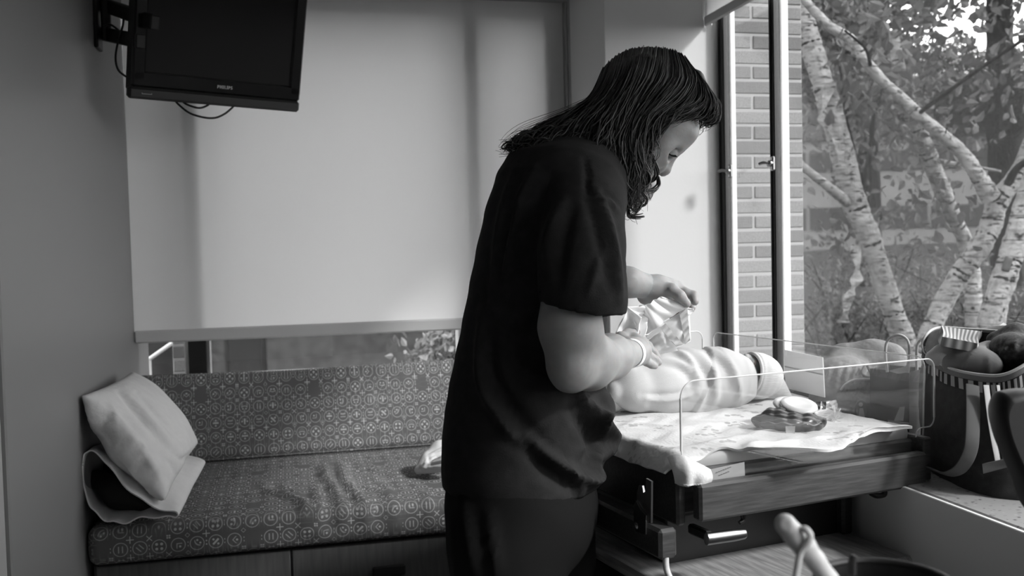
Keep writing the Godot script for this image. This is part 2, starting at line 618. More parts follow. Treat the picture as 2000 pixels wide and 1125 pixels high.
# ---------------------------------------------------------------- distance fields, meshed as surface nets
class Sdf:
	var a := PackedVector3Array()
	var b := PackedVector3Array()
	var r0 := PackedFloat32Array()
	var r1 := PackedFloat32Array()
	var k := PackedFloat32Array()
	var inv: Array[Basis] = []
	var kind := PackedInt32Array()  # 0 bone, 1 ellipsoid, +2 carved out
	var extra: Callable
	var extra_k := 0.02

	func bone(p: Vector3, q: Vector3, rp: float, rq: float, blend := 0.02, carve := false) -> void:
		a.append(p)
		b.append(q)
		r0.append(rp)
		r1.append(rq)
		k.append(blend)
		inv.append(Basis())
		kind.append(2 if carve else 0)

	func chain(pts: Array, rad: Array, blend := 0.02) -> void:
		for i in pts.size() - 1:
			bone(pts[i], pts[i + 1], rad[i], rad[i + 1], blend)

	func blob(p: Vector3, axes: Basis, size: Vector3, blend := 0.02, carve := false) -> void:  # an ellipsoid with those half axes
		bone(p, p, size[size.min_axis_index()], size[size.max_axis_index()], blend, carve)
		inv[-1] = Basis(axes.x.normalized() * size.x, axes.y.normalized() * size.y, axes.z.normalized() * size.z).inverse()
		kind[-1] = 3 if carve else 1

	func one(i: int, p: Vector3) -> float:
		if kind[i] & 1:
			var q := inv[i] * (p - a[i])
			var g := inv[i].transposed() * q
			var l := q.length()
			return l * (l - 1.0) / maxf(g.length(), 1e-6) if l > 1e-5 else -r0[i]
		var ba := b[i] - a[i]
		var pa := p - a[i]
		var h := clampf(pa.dot(ba) / maxf(ba.length_squared(), 1e-12), 0.0, 1.0)
		return (pa - ba * h).length() - lerpf(r0[i], r1[i], h)

	func at(p: Vector3, list: PackedInt32Array) -> float:
		var d := 1e3
		if extra.is_valid():
			d = extra.call(p)
		for i in list:
			var e := one(i, p)
			var s := k[i]
			if kind[i] & 2:
				e = -e
				var hh := maxf(s - absf(d - e), 0.0) / s
				d = maxf(d, e) + hh * hh * s * 0.25
			else:
				var h := maxf(s - absf(d - e), 0.0) / s
				d = minf(d, e) - h * h * s * 0.25
		return d


func nets(m: Mb, f: Sdf, lo: Vector3, hi: Vector3, cell: float) -> void:
	const N := 6
	var nb := Vector3i(((hi - lo) / (cell * N)).ceil())
	var dim := nb * N + Vector3i.ONE
	var sy := dim.z
	var sx := dim.y * dim.z
	var val := PackedFloat32Array()
	val.resize(dim.x * sx)
	val.fill(1e9)
	var half := cell * N * 0.87
	var all := PackedInt32Array(range(f.a.size()))
	var live: Array[Vector3i] = []
	for bx in nb.x:
		for by in nb.y:
			for bz in nb.z:
				var c := lo + (Vector3(bx, by, bz) + Vector3(0.5, 0.5, 0.5)) * (cell * N)
				var near := PackedInt32Array()
				for i in all:
					if f.one(i, c) < half + f.k[i] + 0.01:
						near.append(i)
				if near.is_empty() and not f.extra.is_valid():
					continue
				if absf(f.at(c, near)) > half * 1.5 + 0.012:
					continue
				live.append(Vector3i(bx, by, bz))
				for x in range(bx * N, bx * N + N + 1):
					for y in range(by * N, by * N + N + 1):
						var at0 := x * sx + y * sy
						for z in range(bz * N, bz * N + N + 1):
							if val[at0 + z] > 1e8:
								val[at0 + z] = f.at(lo + Vector3(x, y, z) * cell, near)
	var cellv := PackedInt32Array()
	cellv.resize(dim.x * sx)
	cellv.fill(-1)
	var sv := m.v.size()
	var si := m.ix.size()
	var off := PackedInt32Array([0, 1, sy, sy + 1, sx, sx + 1, sx + sy, sx + sy + 1])
	var ea := PackedInt32Array([0, 0, 0, 1, 1, 2, 2, 3, 4, 4, 5, 6])
	var eb := PackedInt32Array([1, 2, 4, 3, 5, 3, 6, 7, 5, 6, 7, 7])
	var cp := PackedVector3Array([Vector3(0, 0, 0), Vector3(0, 0, 1), Vector3(0, 1, 0), Vector3(0, 1, 1), Vector3(1, 0, 0), Vector3(1, 0, 1), Vector3(1, 1, 0), Vector3(1, 1, 1)])
	for bl in live:
		for x in range(bl.x * N, bl.x * N + N):
			for y in range(bl.y * N, bl.y * N + N):
				for z in range(bl.z * N, bl.z * N + N):
					var o := x * sx + y * sy + z
					var mask := 0
					for q in 8:
						if val[o + off[q]] < 0.0:
							mask |= 1 << q
					if mask == 0 or mask == 255:
						continue
					var sum := Vector3.ZERO
					var cnt := 0
					for e in 12:
						var va := val[o + off[ea[e]]]
						var vb := val[o + off[eb[e]]]
						if (va < 0.0) != (vb < 0.0):
							sum += cp[ea[e]].lerp(cp[eb[e]], va / (va - vb))
							cnt += 1
					cellv[o] = m.v.size()
					m.v.append(lo + (Vector3(x, y, z) + sum / cnt) * cell)
					m.t.append(Vector2.ZERO)
	m.n.resize(m.v.size())
	var steps := PackedInt32Array([sx, sy, 1])
	for bl in live:
		for x in range(bl.x * N, bl.x * N + N):
			for y in range(bl.y * N, bl.y * N + N):
				for z in range(bl.z * N, bl.z * N + N):
					var o := x * sx + y * sy + z
					if cellv[o] < 0:
						continue
					var neg := val[o] < 0.0
					var at3 := [x, y, z]
					for ax in 3:
						if (val[o + steps[ax]] < 0.0) == neg:
							continue
						var u := (ax + 1) % 3
						var w := (ax + 2) % 3
						if at3[u] == 0 or at3[w] == 0:
							continue
						var a := cellv[o - steps[u] - steps[w]]
						var b := cellv[o - steps[w]]
						var c := cellv[o]
						var d := cellv[o - steps[u]]
						if a < 0 or b < 0 or d < 0:
							continue
						if neg:
							m.ix.append_array([a, c, b, a, d, c])
						else:
							m.ix.append_array([a, b, c, a, c, d])
	m.smooth(sv, si)


# ---------------------------------------------------------------- naming
var taken := {}


func numbered(called: String) -> String:
	if not taken.has(called):
		taken[called] = 0
		return called
	taken[called] += 1
	return "%s_%03d" % [called, taken[called]]


func part(called: String, m: Mb, material: Material, parent: Node3D, label := "") -> MeshInstance3D:
	var o := MeshInstance3D.new()
	o.name = called
	o.mesh = m.mesh()
	o.material_override = material
	parent.add_child(o, true)
	if label:
		o.set_meta("label", label)
	return o


func share(called: String, mesh: Mesh, material: Material, parent: Node3D, xf: Transform3D) -> MeshInstance3D:
	var o := MeshInstance3D.new()
	o.name = called
	o.mesh = mesh
	o.material_override = material
	o.transform = xf
	parent.add_child(o, true)
	return o


func tag(o: Node3D, label: String, category: String, group := "", kind := "") -> Node3D:
	o.set_meta("label", label)
	o.set_meta("category", category)
	if group:
		o.set_meta("group", group)
	if kind:
		o.set_meta("kind", kind)
	return o


func base(called: String, label: String, category: String, xf := Transform3D(), group := "") -> Node3D:
	var o := Node3D.new()
	o.name = numbered(called)
	o.transform = xf
	add_child(o)
	return tag(o, label, category, group)


func single(called: String, m: Mb, material: Material, label: String, category: String, group := "") -> Node3D:
	var o := part(numbered(called), m, material, self)
	return tag(o, label, category, group)


func struct(called: String, m: Mb, material: Material, label: String, category: String) -> Node3D:
	var o := part(called, m, material, self)
	return tag(o, label, category, "", "structure")


# ---------------------------------------------------------------- materials
func grey(value: float, rough := 0.7, spec := 0.5) -> StandardMaterial3D:
	var m := StandardMaterial3D.new()
	m.albedo_color = Color(value, value, value)
	m.roughness = rough
	m.metallic_specular = spec
	return m


func noise_tex(freq: float, lo: float, hi: float, seed_: int, octaves := 4, size := 256, kind := FastNoiseLite.TYPE_SIMPLEX_SMOOTH) -> NoiseTexture2D:
	var f := FastNoiseLite.new()
	f.noise_type = kind
	f.frequency = freq
	f.seed = seed_
	f.fractal_octaves = octaves
	var ramp := Gradient.new()
	ramp.set_color(0, Color(lo, lo, lo))
	ramp.set_color(1, Color(hi, hi, hi))
	var tx := NoiseTexture2D.new()
	tx.width = size
	tx.height = size
	tx.seamless = true
	tx.noise = f
	tx.color_ramp = ramp
	return tx


func wrapped(m: StandardMaterial3D, tex: Texture2D, scale: Vector3, world := false) -> StandardMaterial3D:
	m.albedo_texture = tex
	m.uv1_triplanar = true
	m.uv1_world_triplanar = world
	m.uv1_scale = scale
	return m


func relief(m: StandardMaterial3D, tex: Texture2D, cm: float) -> StandardMaterial3D:
	m.heightmap_enabled = true
	m.heightmap_texture = tex
	m.heightmap_scale = cm
	return m


# ---------------------------------------------------------------- the setting
func room() -> void:
	var m := Mb.new()
	cbox(m, Vector3(-2.2, -0.1, -4.1), Vector3(1.9, 0, 2.2), 0.002)
	struct("floor", m, M.floor, "grey smooth hospital room floor", "floor")
	m = Mb.new()
	cbox(m, Vector3(-2.2, 2.62, -4.3), Vector3(1.95, 2.75, 2.2), 0.002)
	struct("ceiling", m, M.ceiling, "plain pale ceiling above the frame", "ceiling")
	m = Mb.new()
	cbox(m, Vector3(-0.72, 0, -4.3), Vector3(-0.603, 2.62, -2.205), 0.004)
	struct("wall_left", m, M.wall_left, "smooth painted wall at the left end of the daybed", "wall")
	m = Mb.new()
	cbox(m, Vector3(-2.3, 0, -2.25), Vector3(-0.618, 2.62, -2.15), 0.002)
	cbox(m, Vector3(-2.3, 0, -2.2), Vector3(-2.2, 2.62, 2.2), 0.002)
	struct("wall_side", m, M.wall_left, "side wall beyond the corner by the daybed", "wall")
	m = Mb.new()
	cbox(m, Vector3(-0.645, 0, -2.2), Vector3(-0.612, 2.1, -2.1), 0.004)
	struct("trim_1", m, M.trim, "plain upright trim at the edge of the left wall", "trim")
	m = Mb.new()
	cbox(m, Vector3(-2.3, 0, 2.1), Vector3(1.95, 2.62, 2.25), 0.002)
	struct("wall_front", m, M.wall, "wall behind the viewer", "wall")
	m = Mb.new()
	cbox(m, Vector3(-0.603, 0, -4.2), Vector3(1.75, 0.79, -3.9), 0.003)
	cbox(m, Vector3(-0.603, 2.36, -4.2), Vector3(1.75, 2.62, -3.9), 0.003)
	struct("wall_back", m, M.wall, "back wall around the wide window with the lowered shade", "wall")
	m = Mb.new()
	cbox(m, Vector3(1.188, 0, -4.2), Vector3(1.66, 2.62, -3.414), 0.003)
	struct("wall_pier", m, M.wall, "white wall pier between the shaded window and the tree window", "wall")
	m = Mb.new()
	cbox(m, Vector3(1.62, 0, -3.414), Vector3(1.8, 0.79, 2.1), 0.003)
	cbox(m, Vector3(1.62, 2.38, -3.414), Vector3(1.8, 2.62, 2.1), 0.003)
	cbox(m, Vector3(1.62, 0.79, 1.6), Vector3(1.8, 2.38, 2.1), 0.003)
	struct("wall_right", m, M.wall, "window wall around the clear tree window", "wall")


func frame_bar(called: String, lo: Vector3, hi: Vector3, mat: Material, parent: Node3D) -> void:
	var m := Mb.new()
	cbox(m, lo, hi, 0.004)
	part(called, m, mat, parent)


func back_window() -> void:
	var w := base("window_1", "wide back window behind the lowered roller shade", "window")
	w.set_meta("kind", "structure")
	var z0 := -4.03
	var z1 := -3.965
	frame_bar("sill", Vector3(-0.603, 0.78, -4.2), Vector3(1.19, 0.8, -3.9), M.wall, w)
	for x in [Vector3(-0.3676, 0.9095, -3.99)[0], Vector3(0.7687, 1.7166, -3.99)[0]]:
		frame_bar("mullion", Vector3(x - 0.036, 0.8, z0 - 0.03), Vector3(x + 0.036, 2.36, z1 + 0.03), M.dark_frame, w)
		frame_bar("white_stop", Vector3(x - 0.062, 0.8, z0 - 0.08), Vector3(x - 0.037, 2.36, z0 - 0.01), M.white_frame, w)
	frame_bar("jamb", Vector3(1.085, 0.8, z0 - 0.03), Vector3(1.188, 2.36, z1 + 0.03), M.dark_frame, w)
	frame_bar("head", Vector3(-0.603, 2.31, z0), Vector3(1.188, 2.36, z1), M.dark_frame, w)
	var xs := [-0.603, Vector3(-0.3676, 0.9095, -3.99)[0], Vector3(0.7687, 1.7166, -3.99)[0], 1.12]
	for i in 3:
		frame_bar("pane", Vector3(xs[i], 0.8, -4.03), Vector3(xs[i + 1], 2.33, -4.026), M.glass, w)
	# the lowered shade
	var b := base("roller_shade", "wide translucent roller shade lowered over the back window", "roller shade")
	var m := Mb.new()
	var p := PackedVector3Array()
	for i in 41:
		for j in 9:
			var u := i / 40.0
			var v := j / 8.0
			p.append(Vector3(lerpf(-0.6, 1.176, u), lerpf(1.01, 2.38, v), -3.916 + 0.004 * sin(u * 19.0) * (1.0 - v)))
	sheet(m, p, 41, 9, 0.001)
	part("fabric", m, M.blind, b)
	m = Mb.new()
	cbox(m, Vector3(-0.6, 0.966, -3.925), Vector3(1.176, 1.016, -3.905), 0.006)
	part("hem_bar", m, M.hem, b)
	m = Mb.new()
	cbox(m, Vector3(-0.6, 2.352, -3.99), Vector3(1.3, 2.44, -3.86), 0.006)
	part("headrail", m, M.trim, b)
	m = Mb.new()
	cbox(m, Vector3(1.178, 0.8, -3.93), Vector3(1.187, 2.352, -3.88), 0.002)
	cbox(m, Vector3(1.1865, 0.8, -3.875), Vector3(1.1895, 2.352, -3.85), 0.001)
	part("side_channel", m, M.trim, b)


func side_window() -> void:
	var w := base("window_2", "tall clear window with dark frames looking onto the birches", "window")
	w.set_meta("kind", "structure")
	var posts := [[-3.414, -3.366, 0.022], [-3.015, -2.982, 0.03], [-1.42, -1.385, 0.03], [0.1, 0.14, 0.03], [1.56, 1.6, 0.03]]
	for q in posts:
		frame_bar("mullion", Vector3(1.652, 0.8, q[0]), Vector3(1.68, 2.38, q[1]), M.dark_frame, w)
		frame_bar("glazing_bead", Vector3(1.646, 0.8, q[0] + 0.012), Vector3(1.654, 2.38, q[0] + 0.02), M.dark_frame, w)
		frame_bar("white_stop", Vector3(1.682, 0.8, q[1] - 0.03), Vector3(1.682 + q[2], 2.38, q[1]), M.white_frame, w)
	frame_bar("head", Vector3(1.65, 2.33, -3.414), Vector3(1.685, 2.38, 1.6), M.dark_frame, w)
	frame_bar("bottom_rail", Vector3(1.65, 0.79, -3.414), Vector3(1.685, 0.84, 1.6), M.dark_frame, w)
	for i in 4:
		frame_bar("pane", Vector3(1.664, 0.83, posts[i][1]), Vector3(1.668, 2.34, posts[i + 1][0]), M.glass, w)
	# latches
	for q in [Vector3(1.648, 1.579, -3.3193), Vector3(1.645, 1.5776, -2.9919)]:
		var l := Mb.new()
		rbox(l, Transform3D(Basis(), q + Vector3(0, 0, 0.01)), Vector3(0.012, 0.05, 0.022), 0.004)
		lathe(l, [Vector2(0, 0), Vector2(0.012, 0), Vector2(0.011, 0.012), Vector2(0, 0.014)], 12, Transform3D(Basis(Vector3(0, 1, 0), Vector3(-1, 0, 0), Vector3(0, 0, 1)), q + Vector3(-0.004, 0, 0.01)))
		tube(l, spline([q + Vector3(-0.016, 0.0, 0.01), q + Vector3(-0.03, 0.004, 0.0), q + Vector3(-0.04, 0.0, -0.012)], 6), [0.004, 0.006, 0.005], 8)
		part("latch", l, M.metal, w, "small metal window latch")
	# its own shade, rolled up to the top of the glass
	var b := base("roller_shade", "roller shade rolled up above the clear tree window", "roller shade")
	var m := Mb.new()
	cbox(m, Vector3(1.6, 2.17, -3.405), Vector3(1.602, 2.5, 1.58), 0.0008)
	part("fabric", m, M.blind, b)
	m = Mb.new()
	cbox(m, Vector3(1.594, 2.148, -3.408), Vector3(1.608, 2.185, 1.58), 0.004)
	part("hem_bar", m, M.hem, b)
	m = Mb.new()
	var c := Vector3(Vector3(1.6116, 2.1674, -3.393)[0], 0, -3.393)
	tube(m, spline([c + Vector3(0, 2.6, 0), c + Vector3(0.001, 2.4, 0.002), c + Vector3(-0.001, 2.25, 0), c + Vector3(0.002, 2.18, 0.001), c + Vector3(0.008, 2.15, -0.002)], 20), [0.004], 6)
	part("pull_cord", m, M.linen, b)


func window_ledge() -> void:
	var m := Mb.new()
	cbox(m, Vector3(1.2135, 0.74, -3.414), Vector3(1.62, 0.8, 2.1), 0.003)
	var l := struct("trim_2", m, M.terrazzo, "speckled stone window ledge under the tree window", "ledge")
	m = Mb.new()
	cbox(m, Vector3(1.2, 0, -3.414), Vector3(1.2095, 0.799, 2.1), 0.0015)
	part("front_panel", m, M.panel, l, "smooth grey front panel")
	m = Mb.new()
	cbox(m, Vector3(1.2095, 0.0, -3.414), Vector3(1.22, 0.79, 2.1), 0.001)
	part("backing", m, M.black, l)


# ---------------------------------------------------------------- out of doors
func bricks(parent: Node3D, lo: Vector3, hi: Vector3, axis_u: int, length: float, course: float, out: Vector3, seed_: int) -> void:  # a face of single bricks between lo and hi, proud of their mortar
	var r := RandomNumberGenerator.new()
	r.seed = seed_
	var meshes := []
	for k in 3:
		var m := Mb.new()
		var sz := Vector3(0.02, course - 0.011, 0.02)
		sz[axis_u] = length - 0.011
		rbox(m, Transform3D(), sz, 0.003)
		var raw := m.v.duplicate()
		for i in m.v.size():
			m.v[i] = raw[i] + Vector3(sin(raw[i].x * 90 + k), sin(raw[i].y * 70 + k * 2), sin(raw[i].z * 90 + k * 3)) * 0.0012
		meshes.append(m.mesh())
	var half_mesh := Mb.new()
	var hs := Vector3(0.02, course - 0.011, 0.02)
	hs[axis_u] = length * 0.5 - 0.011
	rbox(half_mesh, Transform3D(), hs, 0.003)
	var halved := half_mesh.mesh()
	var rows := int((hi.y - lo.y) / course)
	for row in rows:
		var u := lo[axis_u]
		var first := row % 2 == 1
		while u < hi[axis_u] - length * 0.4:
			var w := length
			if first or u + length > hi[axis_u] + 0.005:
				w = length * 0.5
			first = false
			var c := lo
			c.y = lo.y + (row + 0.5) * course
			c[axis_u] = u + w * 0.5
			c += out * r.randf_range(-0.001, 0.0015)
			share("brick", halved if w < length else meshes[r.randi_range(0, 2)], M.brick[r.randi_range(0, 3)], parent, Transform3D(Basis.from_euler(Vector3(0, r.randf_range(-0.004, 0.004), r.randf_range(-0.004, 0.004))), c))
			u += w


func outdoors_side() -> void:
	# the brick pier just outside the tree window
	var x1 := Vector3(1.9984, 1.6528, -3.37)[0]
	var m := Mb.new()
	cbox(m, Vector3(1.7, 0.2, -3.9), Vector3(x1 - 0.004, 3.4, -3.3765), 0.002)
	var pier := struct("wall_outside", m, M.mortar, "grey brick pier outside the tree window", "wall")
	bricks(pier, Vector3(x1 - 0.33, 0.6, -3.382), Vector3(x1, 2.9, -3.382), 0, 0.22, 0.0582, Vector3(0, 0, 1), 5)
	# lawn and rising ground
	m = Mb.new()
	var p := PackedVector3Array()
	for i in 25:
		for j in 31:
			var x := 1.85 + i * i * 0.085
			var z := -32.0 + j * 1.3
			p.append(Vector3(x, 0.1 + 0.55 * smoothstep(4.0, 9.0, x) + 0.6 * smoothstep(9, 18, x - z * 0.3) + 0.05 * sin(x * 1.3) * sin(z * 1.1), z))
	m.grid(p, 25, 31, false, false, true)
	struct("ground", m, M.lawn, "rising lawn under the birches", "lawn")
	far_building()
	birches()


func far_building() -> void:
	# a long low brick block seen through the trees; its bands of windows run level
	var b := base("building", "long low brick building with dark window bands behind the birches", "building", Transform3D(Basis(Vector3.UP, -0.3), Vector3(12.0462, 1.1936, -16.6893)))
	b.position.y = 0
	var m := Mb.new()
	cbox(m, Vector3(-9, -0.5, -4), Vector3(9, 4.35, 0), 0.02)
	part("wall", m, M.facade, b)
	m = Mb.new()
	cbox(m, Vector3(-9.1, 4.35, -4), Vector3(9.1, 4.5, 0.12), 0.02)
	part("roof_edge", m, M.concrete, b)
	m = Mb.new()
	cbox(m, Vector3(-9, 3.35, 0), Vector3(9, 4.3, 0.05), 0.01)
	cbox(m, Vector3(1.9, 0.5, 0), Vector3(9, 3.35, 0.05), 0.01)
	part("brick_facing", m, M.facade_brick, b)
	for k in 9:
		m = Mb.new()
		cbox(m, Vector3(-9 + k * 1.2, 2.72, 0.0), Vector3(-9 + k * 1.2 + 1.12, 3.12, 0.03), 0.01)
		var w := part("window", m, M.far_window, b)
		m = Mb.new()
		cbox(m, Vector3(-9 + k * 1.2 + 0.52, 2.72, 0.03), Vector3(-9 + k * 1.2 + 0.58, 3.12, 0.06), 0.005)
		part("frame_bar", m, M.dark_frame, w)
		m = Mb.new()
		cbox(m, Vector3(-9 + k * 1.2, 1.55, 0.0), Vector3(-9 + k * 1.2 + 1.12, 2.0, 0.03), 0.01)
		part("window", m, M.far_window, b)


func leaf_mesh(size: float) -> ArrayMesh:  # a pointed oval leaf folded along its rib
	var m := Mb.new()
	var rib := [Vector3(0, 0, 0), Vector3(0, 0.3, 0.03), Vector3(0, 0.65, 0.02), Vector3(0, 1.0, -0.06)]
	var wid := [0.05, 0.32, 0.24, 0.0]
	for s in [-1.0, 1.0]:
		for i in 3:
			var a: Vector3 = rib[i] * size
			var b: Vector3 = rib[i + 1] * size
			var c: Vector3 = b + Vector3(s * wid[i + 1], 0, 0.1) * size
			var d: Vector3 = a + Vector3(s * wid[i], 0, 0.1) * size
			m.face([a, b, c, d] if wid[i + 1] > 0.0 else [a, b, d], Vector3(0, 0, 1))
	return m.mesh()


func scatter(called: String, mesh: Mesh, mat: Material, places: Array, parent: Node3D) -> void:
	var mm := MultiMesh.new()
	mm.transform_format = MultiMesh.TRANSFORM_3D
	mm.mesh = mesh
	mm.instance_count = places.size()
	for i in places.size():
		mm.set_instance_transform(i, places[i])
	var o := MultiMeshInstance3D.new()
	o.name = called
	o.multimesh = mm
	o.material_override = mat
	o.set_meta("kind", "stuff")
	parent.add_child(o, true)


func any_turn(r: RandomNumberGenerator) -> Basis:
	return Basis.from_euler(Vector3(r.randf_range(-0.9, 0.9), r.randf_range(0, TAU), r.randf_range(0, TAU)))


func leafy(parent: Node3D, r: RandomNumberGenerator, centres: Array, per: int, spread_: Vector3, size: float, tone: int) -> void:  # sprays of leaves about the centres
	var places := []
	for c in centres:
		for k in per:
			var q := Vector3(r.randfn(), r.randfn(), r.randfn()) * spread_
			places.append(Transform3D(any_turn(r).scaled(Vector3.ONE * r.randf_range(0.6, 1.25)), c + q))
	scatter("leaves", leaf_mesh(size), M.leaf[tone], places, parent)


func limb(parent: Node3D, called: String, pts: Array, rad: Array, mat: Material, sides := 10, seed_ := 0.0) -> Mb:
	var m := Mb.new()
	tube(m, spline(pts, pts.size() * 7), rad, sides, true, 1.0, Vector3(0.3, 0.2, 1), 0.1, seed_)
	part(called, m, mat, parent)
	return m


func ring_marks(parent: Node3D, pts: Array, rad: Array, count: int, r: RandomNumberGenerator) -> void:  # the dark raised collars on birch bark
	var line := spline(pts, 60)
	var rr := spread(rad, 60)
	for k in count:
		var i := r.randi_range(3, 55)
		var m := Mb.new()
		var ring := PackedVector3Array()
		var d := (line[i + 1] - line[i]).normalized()
		tube(m, PackedVector3Array([line[i] - d * rr[i] * 0.16, line[i] + d * rr[i] * 0.02, line[i] + d * rr[i] * 0.16]), [rr[i] * 0.96, rr[i] * 1.06, rr[i] * 0.96], 9, true, 1.0, Vector3(0.3, 0.2, 1), 0.05, k)
		part("bark_collar", m, M.dark_bark, parent)


func birches() -> void:
	var r := RandomNumberGenerator.new()
	r.seed = 77
	# the leaning trunk just right of the brick pier
	var t := base("birch_tree", "thick leaning birch trunk with peeling bark beside the brick pier", "tree")
	var line := [Vector3(4.0034, 0.4529, -5.3947), Vector3(3.8883, 0.7597, -5.4348), Vector3(3.7688, 1.0677, -5.4245), Vector3(3.6567, 1.354, -5.4116), Vector3(3.579, 1.5553, -5.4384), Vector3(3.486, 1.8678, -5.4221), Vector3(3.3818, 2.1918, -5.4089), Vector3(3.2969, 2.5207, -5.4428), Vector3(3.2364, 2.8163, -5.4695), Vector3(3.1929, 3.0462, -5.4894)]
	var rad := [0.075, 0.07, 0.068, 0.072, 0.078, 0.075, 0.07, 0.066, 0.06, 0.055]
	limb(t, "trunk", line, rad, M.bark, 14, 1.0)
	ring_marks(t, line, rad, 9, r)
	limb(t, "branch", [Vector3(3.5526, 1.5393, -5.444), Vector3(3.3084, 1.647, -5.3005), Vector3(3.1386, 1.7386, -5.2416), Vector3(2.9671, 1.8426, -5.1837)], [0.035, 0.03, 0.026, 0.02], M.bark)
	limb(t, "branch", [Vector3(3.6454, 1.4041, -5.4164), Vector3(3.6711, 1.7782, -5.5289), Vector3(3.6701, 2.0962, -5.6453), Vector3(3.6898, 2.4933, -5.7602)], [0.014, 0.013, 0.011, 0.008], M.dark_bark)
	limb(t, "branch", [Vector3(3.6356, 1.6037, -5.4271), Vector3(3.7543, 1.9113, -5.5148), Vector3(3.7805, 2.1133, -5.5171), Vector3(3.9082, 2.3308, -5.5989)], [0.02, 0.018, 0.014, 0.01], M.dark_bark)
	for q in [[Vector3(3.5407, 1.2732, -5.3842), Vector3(3.5179, 1.0772, -5.33), Vector3(3.4512, 0.9489, -5.3197), Vector3(3.4225, 0.7853, -5.3402)], [Vector3(3.3704, 2.3136, -5.3653), Vector3(3.296, 2.0841, -5.3424), Vector3(3.4021, 1.9239, -5.3414), Vector3(3.4095, 1.7616, -5.3329)]]:
		var m := Mb.new()
		var sp := spline(q, 24)
		var p := PackedVector3Array()
		for i in 24:
			for j in 4:
				p.append(sp[i] + PICTURE_RIGHT * ((j - 1.5) * (0.018 + 0.008 * sin(i * 0.9))) + PICTURE_BACK * (0.02 + 0.014 * sin(i * 1.3 + j * 0.8)))
		sheet(m, p, 24, 4, 0.002)
		part("peeling_bark", m, M.bark, t)
	var cs := []
	for k in 26:
		cs.append(at_frame(r, 1575, 1760, -40, 300, 6.3, 7.6))
	leafy(t, r, cs, 26, Vector3(0.16, 0.13, 0.2), 0.075, 0)
	# the pale arching trunk that crosses the glass
	t = base("birch_tree", "pale smooth birch limb arching from the upper left down to the forked trunk", "tree")
	line = [Vector3(2.898, 2.7386, -4.9291), Vector3(2.9803, 2.6278, -4.905), Vector3(3.0774, 2.5284, -4.8779), Vector3(3.1811, 2.4582, -4.8505), Vector3(3.2712, 2.3178, -4.8233), Vector3(3.3987, 2.2061, -4.8399), Vector3(3.5432, 2.1068, -4.853), Vector3(3.6278, 2.0149, -4.8292), Vector3(3.7894, 1.9034, -4.8377), Vector3(3.9243, 1.8088, -4.8533), Vector3(3.9951, 1.7003, -4.832), Vector3(4.1157, 1.548, -4.8486)]
	rad = [0.024, 0.025, 0.028, 0.03, 0.031, 0.031, 0.032, 0.034, 0.038, 0.04, 0.042, 0.06]
	limb(t, "trunk", line, rad, M.bark, 12, 2.0)
	ring_marks(t, line, rad, 12, r)
	limb(t, "branch", [Vector3(3.5991, 2.0306, -4.8366), Vector3(3.641, 2.1298, -4.6252), Vector3(3.7698, 2.251, -4.497), Vector3(3.946, 2.3935, -4.3586)], [0.014, 0.012, 0.01, 0.008], M.dark_bark)
	limb(t, "branch", [Vector3(3.285, 2.3027, -4.8194), Vector3(3.139, 2.3653, -4.6508), Vector3(2.9153, 2.4222, -4.5004)], [0.012, 0.008, 0.005], M.dark_bark)
	cs = []
	for k in 24:
		cs.append(at_frame(r, 1660, 2020, -40, 150, 5.6, 6.6))
	for k in 16:
		cs.append(at_frame(r, 1690, 1850, 120, 260, 5.6, 6.6))
	leafy(t, r, cs, 18, Vector3(0.15, 0.11, 0.18), 0.085, 1)
	# the second pale trunk, and the forked one it leans to
	t = base("birch_tree", "white birch stem standing in the middle of the tree window", "tree")
	line = [Vector3(4.6663, 0.4605, -5.6498), Vector3(4.6674, 0.82, -5.6647), Vector3(4.6615, 1.0718, -5.6766), Vector3(4.6195, 1.2886, -5.6957), Vector3(4.4725, 1.4676, -5.6351), Vector3(4.3414, 1.6409, -5.5705), Vector3(4.1967, 1.8433, -5.5103), Vector3(4.0544, 2.0392, -5.4493), Vector3(4.0007, 2.2094, -5.4691), Vector3(3.9524, 2.4469, -5.4905), Vector3(3.9272, 2.684, -5.5064)]
	rad = [0.06, 0.058, 0.054, 0.05, 0.052, 0.056, 0.058, 0.058, 0.05, 0.04, 0.03]
	limb(t, "trunk", line, rad, M.bark, 12, 3.0)
	ring_marks(t, line, rad, 9, r)
	limb(t, "branch", [Vector3(4.1472, 1.8617, -5.5228), Vector3(4.2442, 1.8049, -5.3946), Vector3(4.3367, 1.7697, -5.2685), Vector3(4.4395, 1.7251, -5.1395)], [0.018, 0.015, 0.012, 0.008], M.bark)
	cs = []
	for k in 24:
		cs.append(at_frame(r, 1600, 1900, 230, 480, 6.2, 7.4))
	leafy(t, r, cs, 15, Vector3(0.2, 0.15, 0.25), 0.08, 1)
	t = base("birch_tree", "darker forked birch trunk leaning to the right behind the tote bag", "tree")
	line = [Vector3(3.8441, 0.5895, -5.1296), Vector3(3.9118, 0.7486, -5.1203), Vector3(4.0055, 0.9392, -5.1061), Vector3(4.076, 1.0991, -5.0448), Vector3(4.1538, 1.2561, -4.9816), Vector3(4.2194, 1.3809, -4.9713), Vector3(4.2706, 1.5377, -4.9658), Vector3(4.3827, 1.6771, -4.9452), Vector3(4.4652, 1.849, -4.9329), Vector3(4.583, 2.1621, -4.9183), Vector3(4.7536, 2.5926, -4.9989), Vector3(4.8191, 3.1696, -5.0076)]
	rad = [0.06, 0.06, 0.062, 0.064, 0.066, 0.064, 0.066, 0.055, 0.05, 0.045, 0.04, 0.03]
	limb(t, "trunk", line, rad, M.bark, 12, 4.0)
	ring_marks(t, line, rad, 12, r)
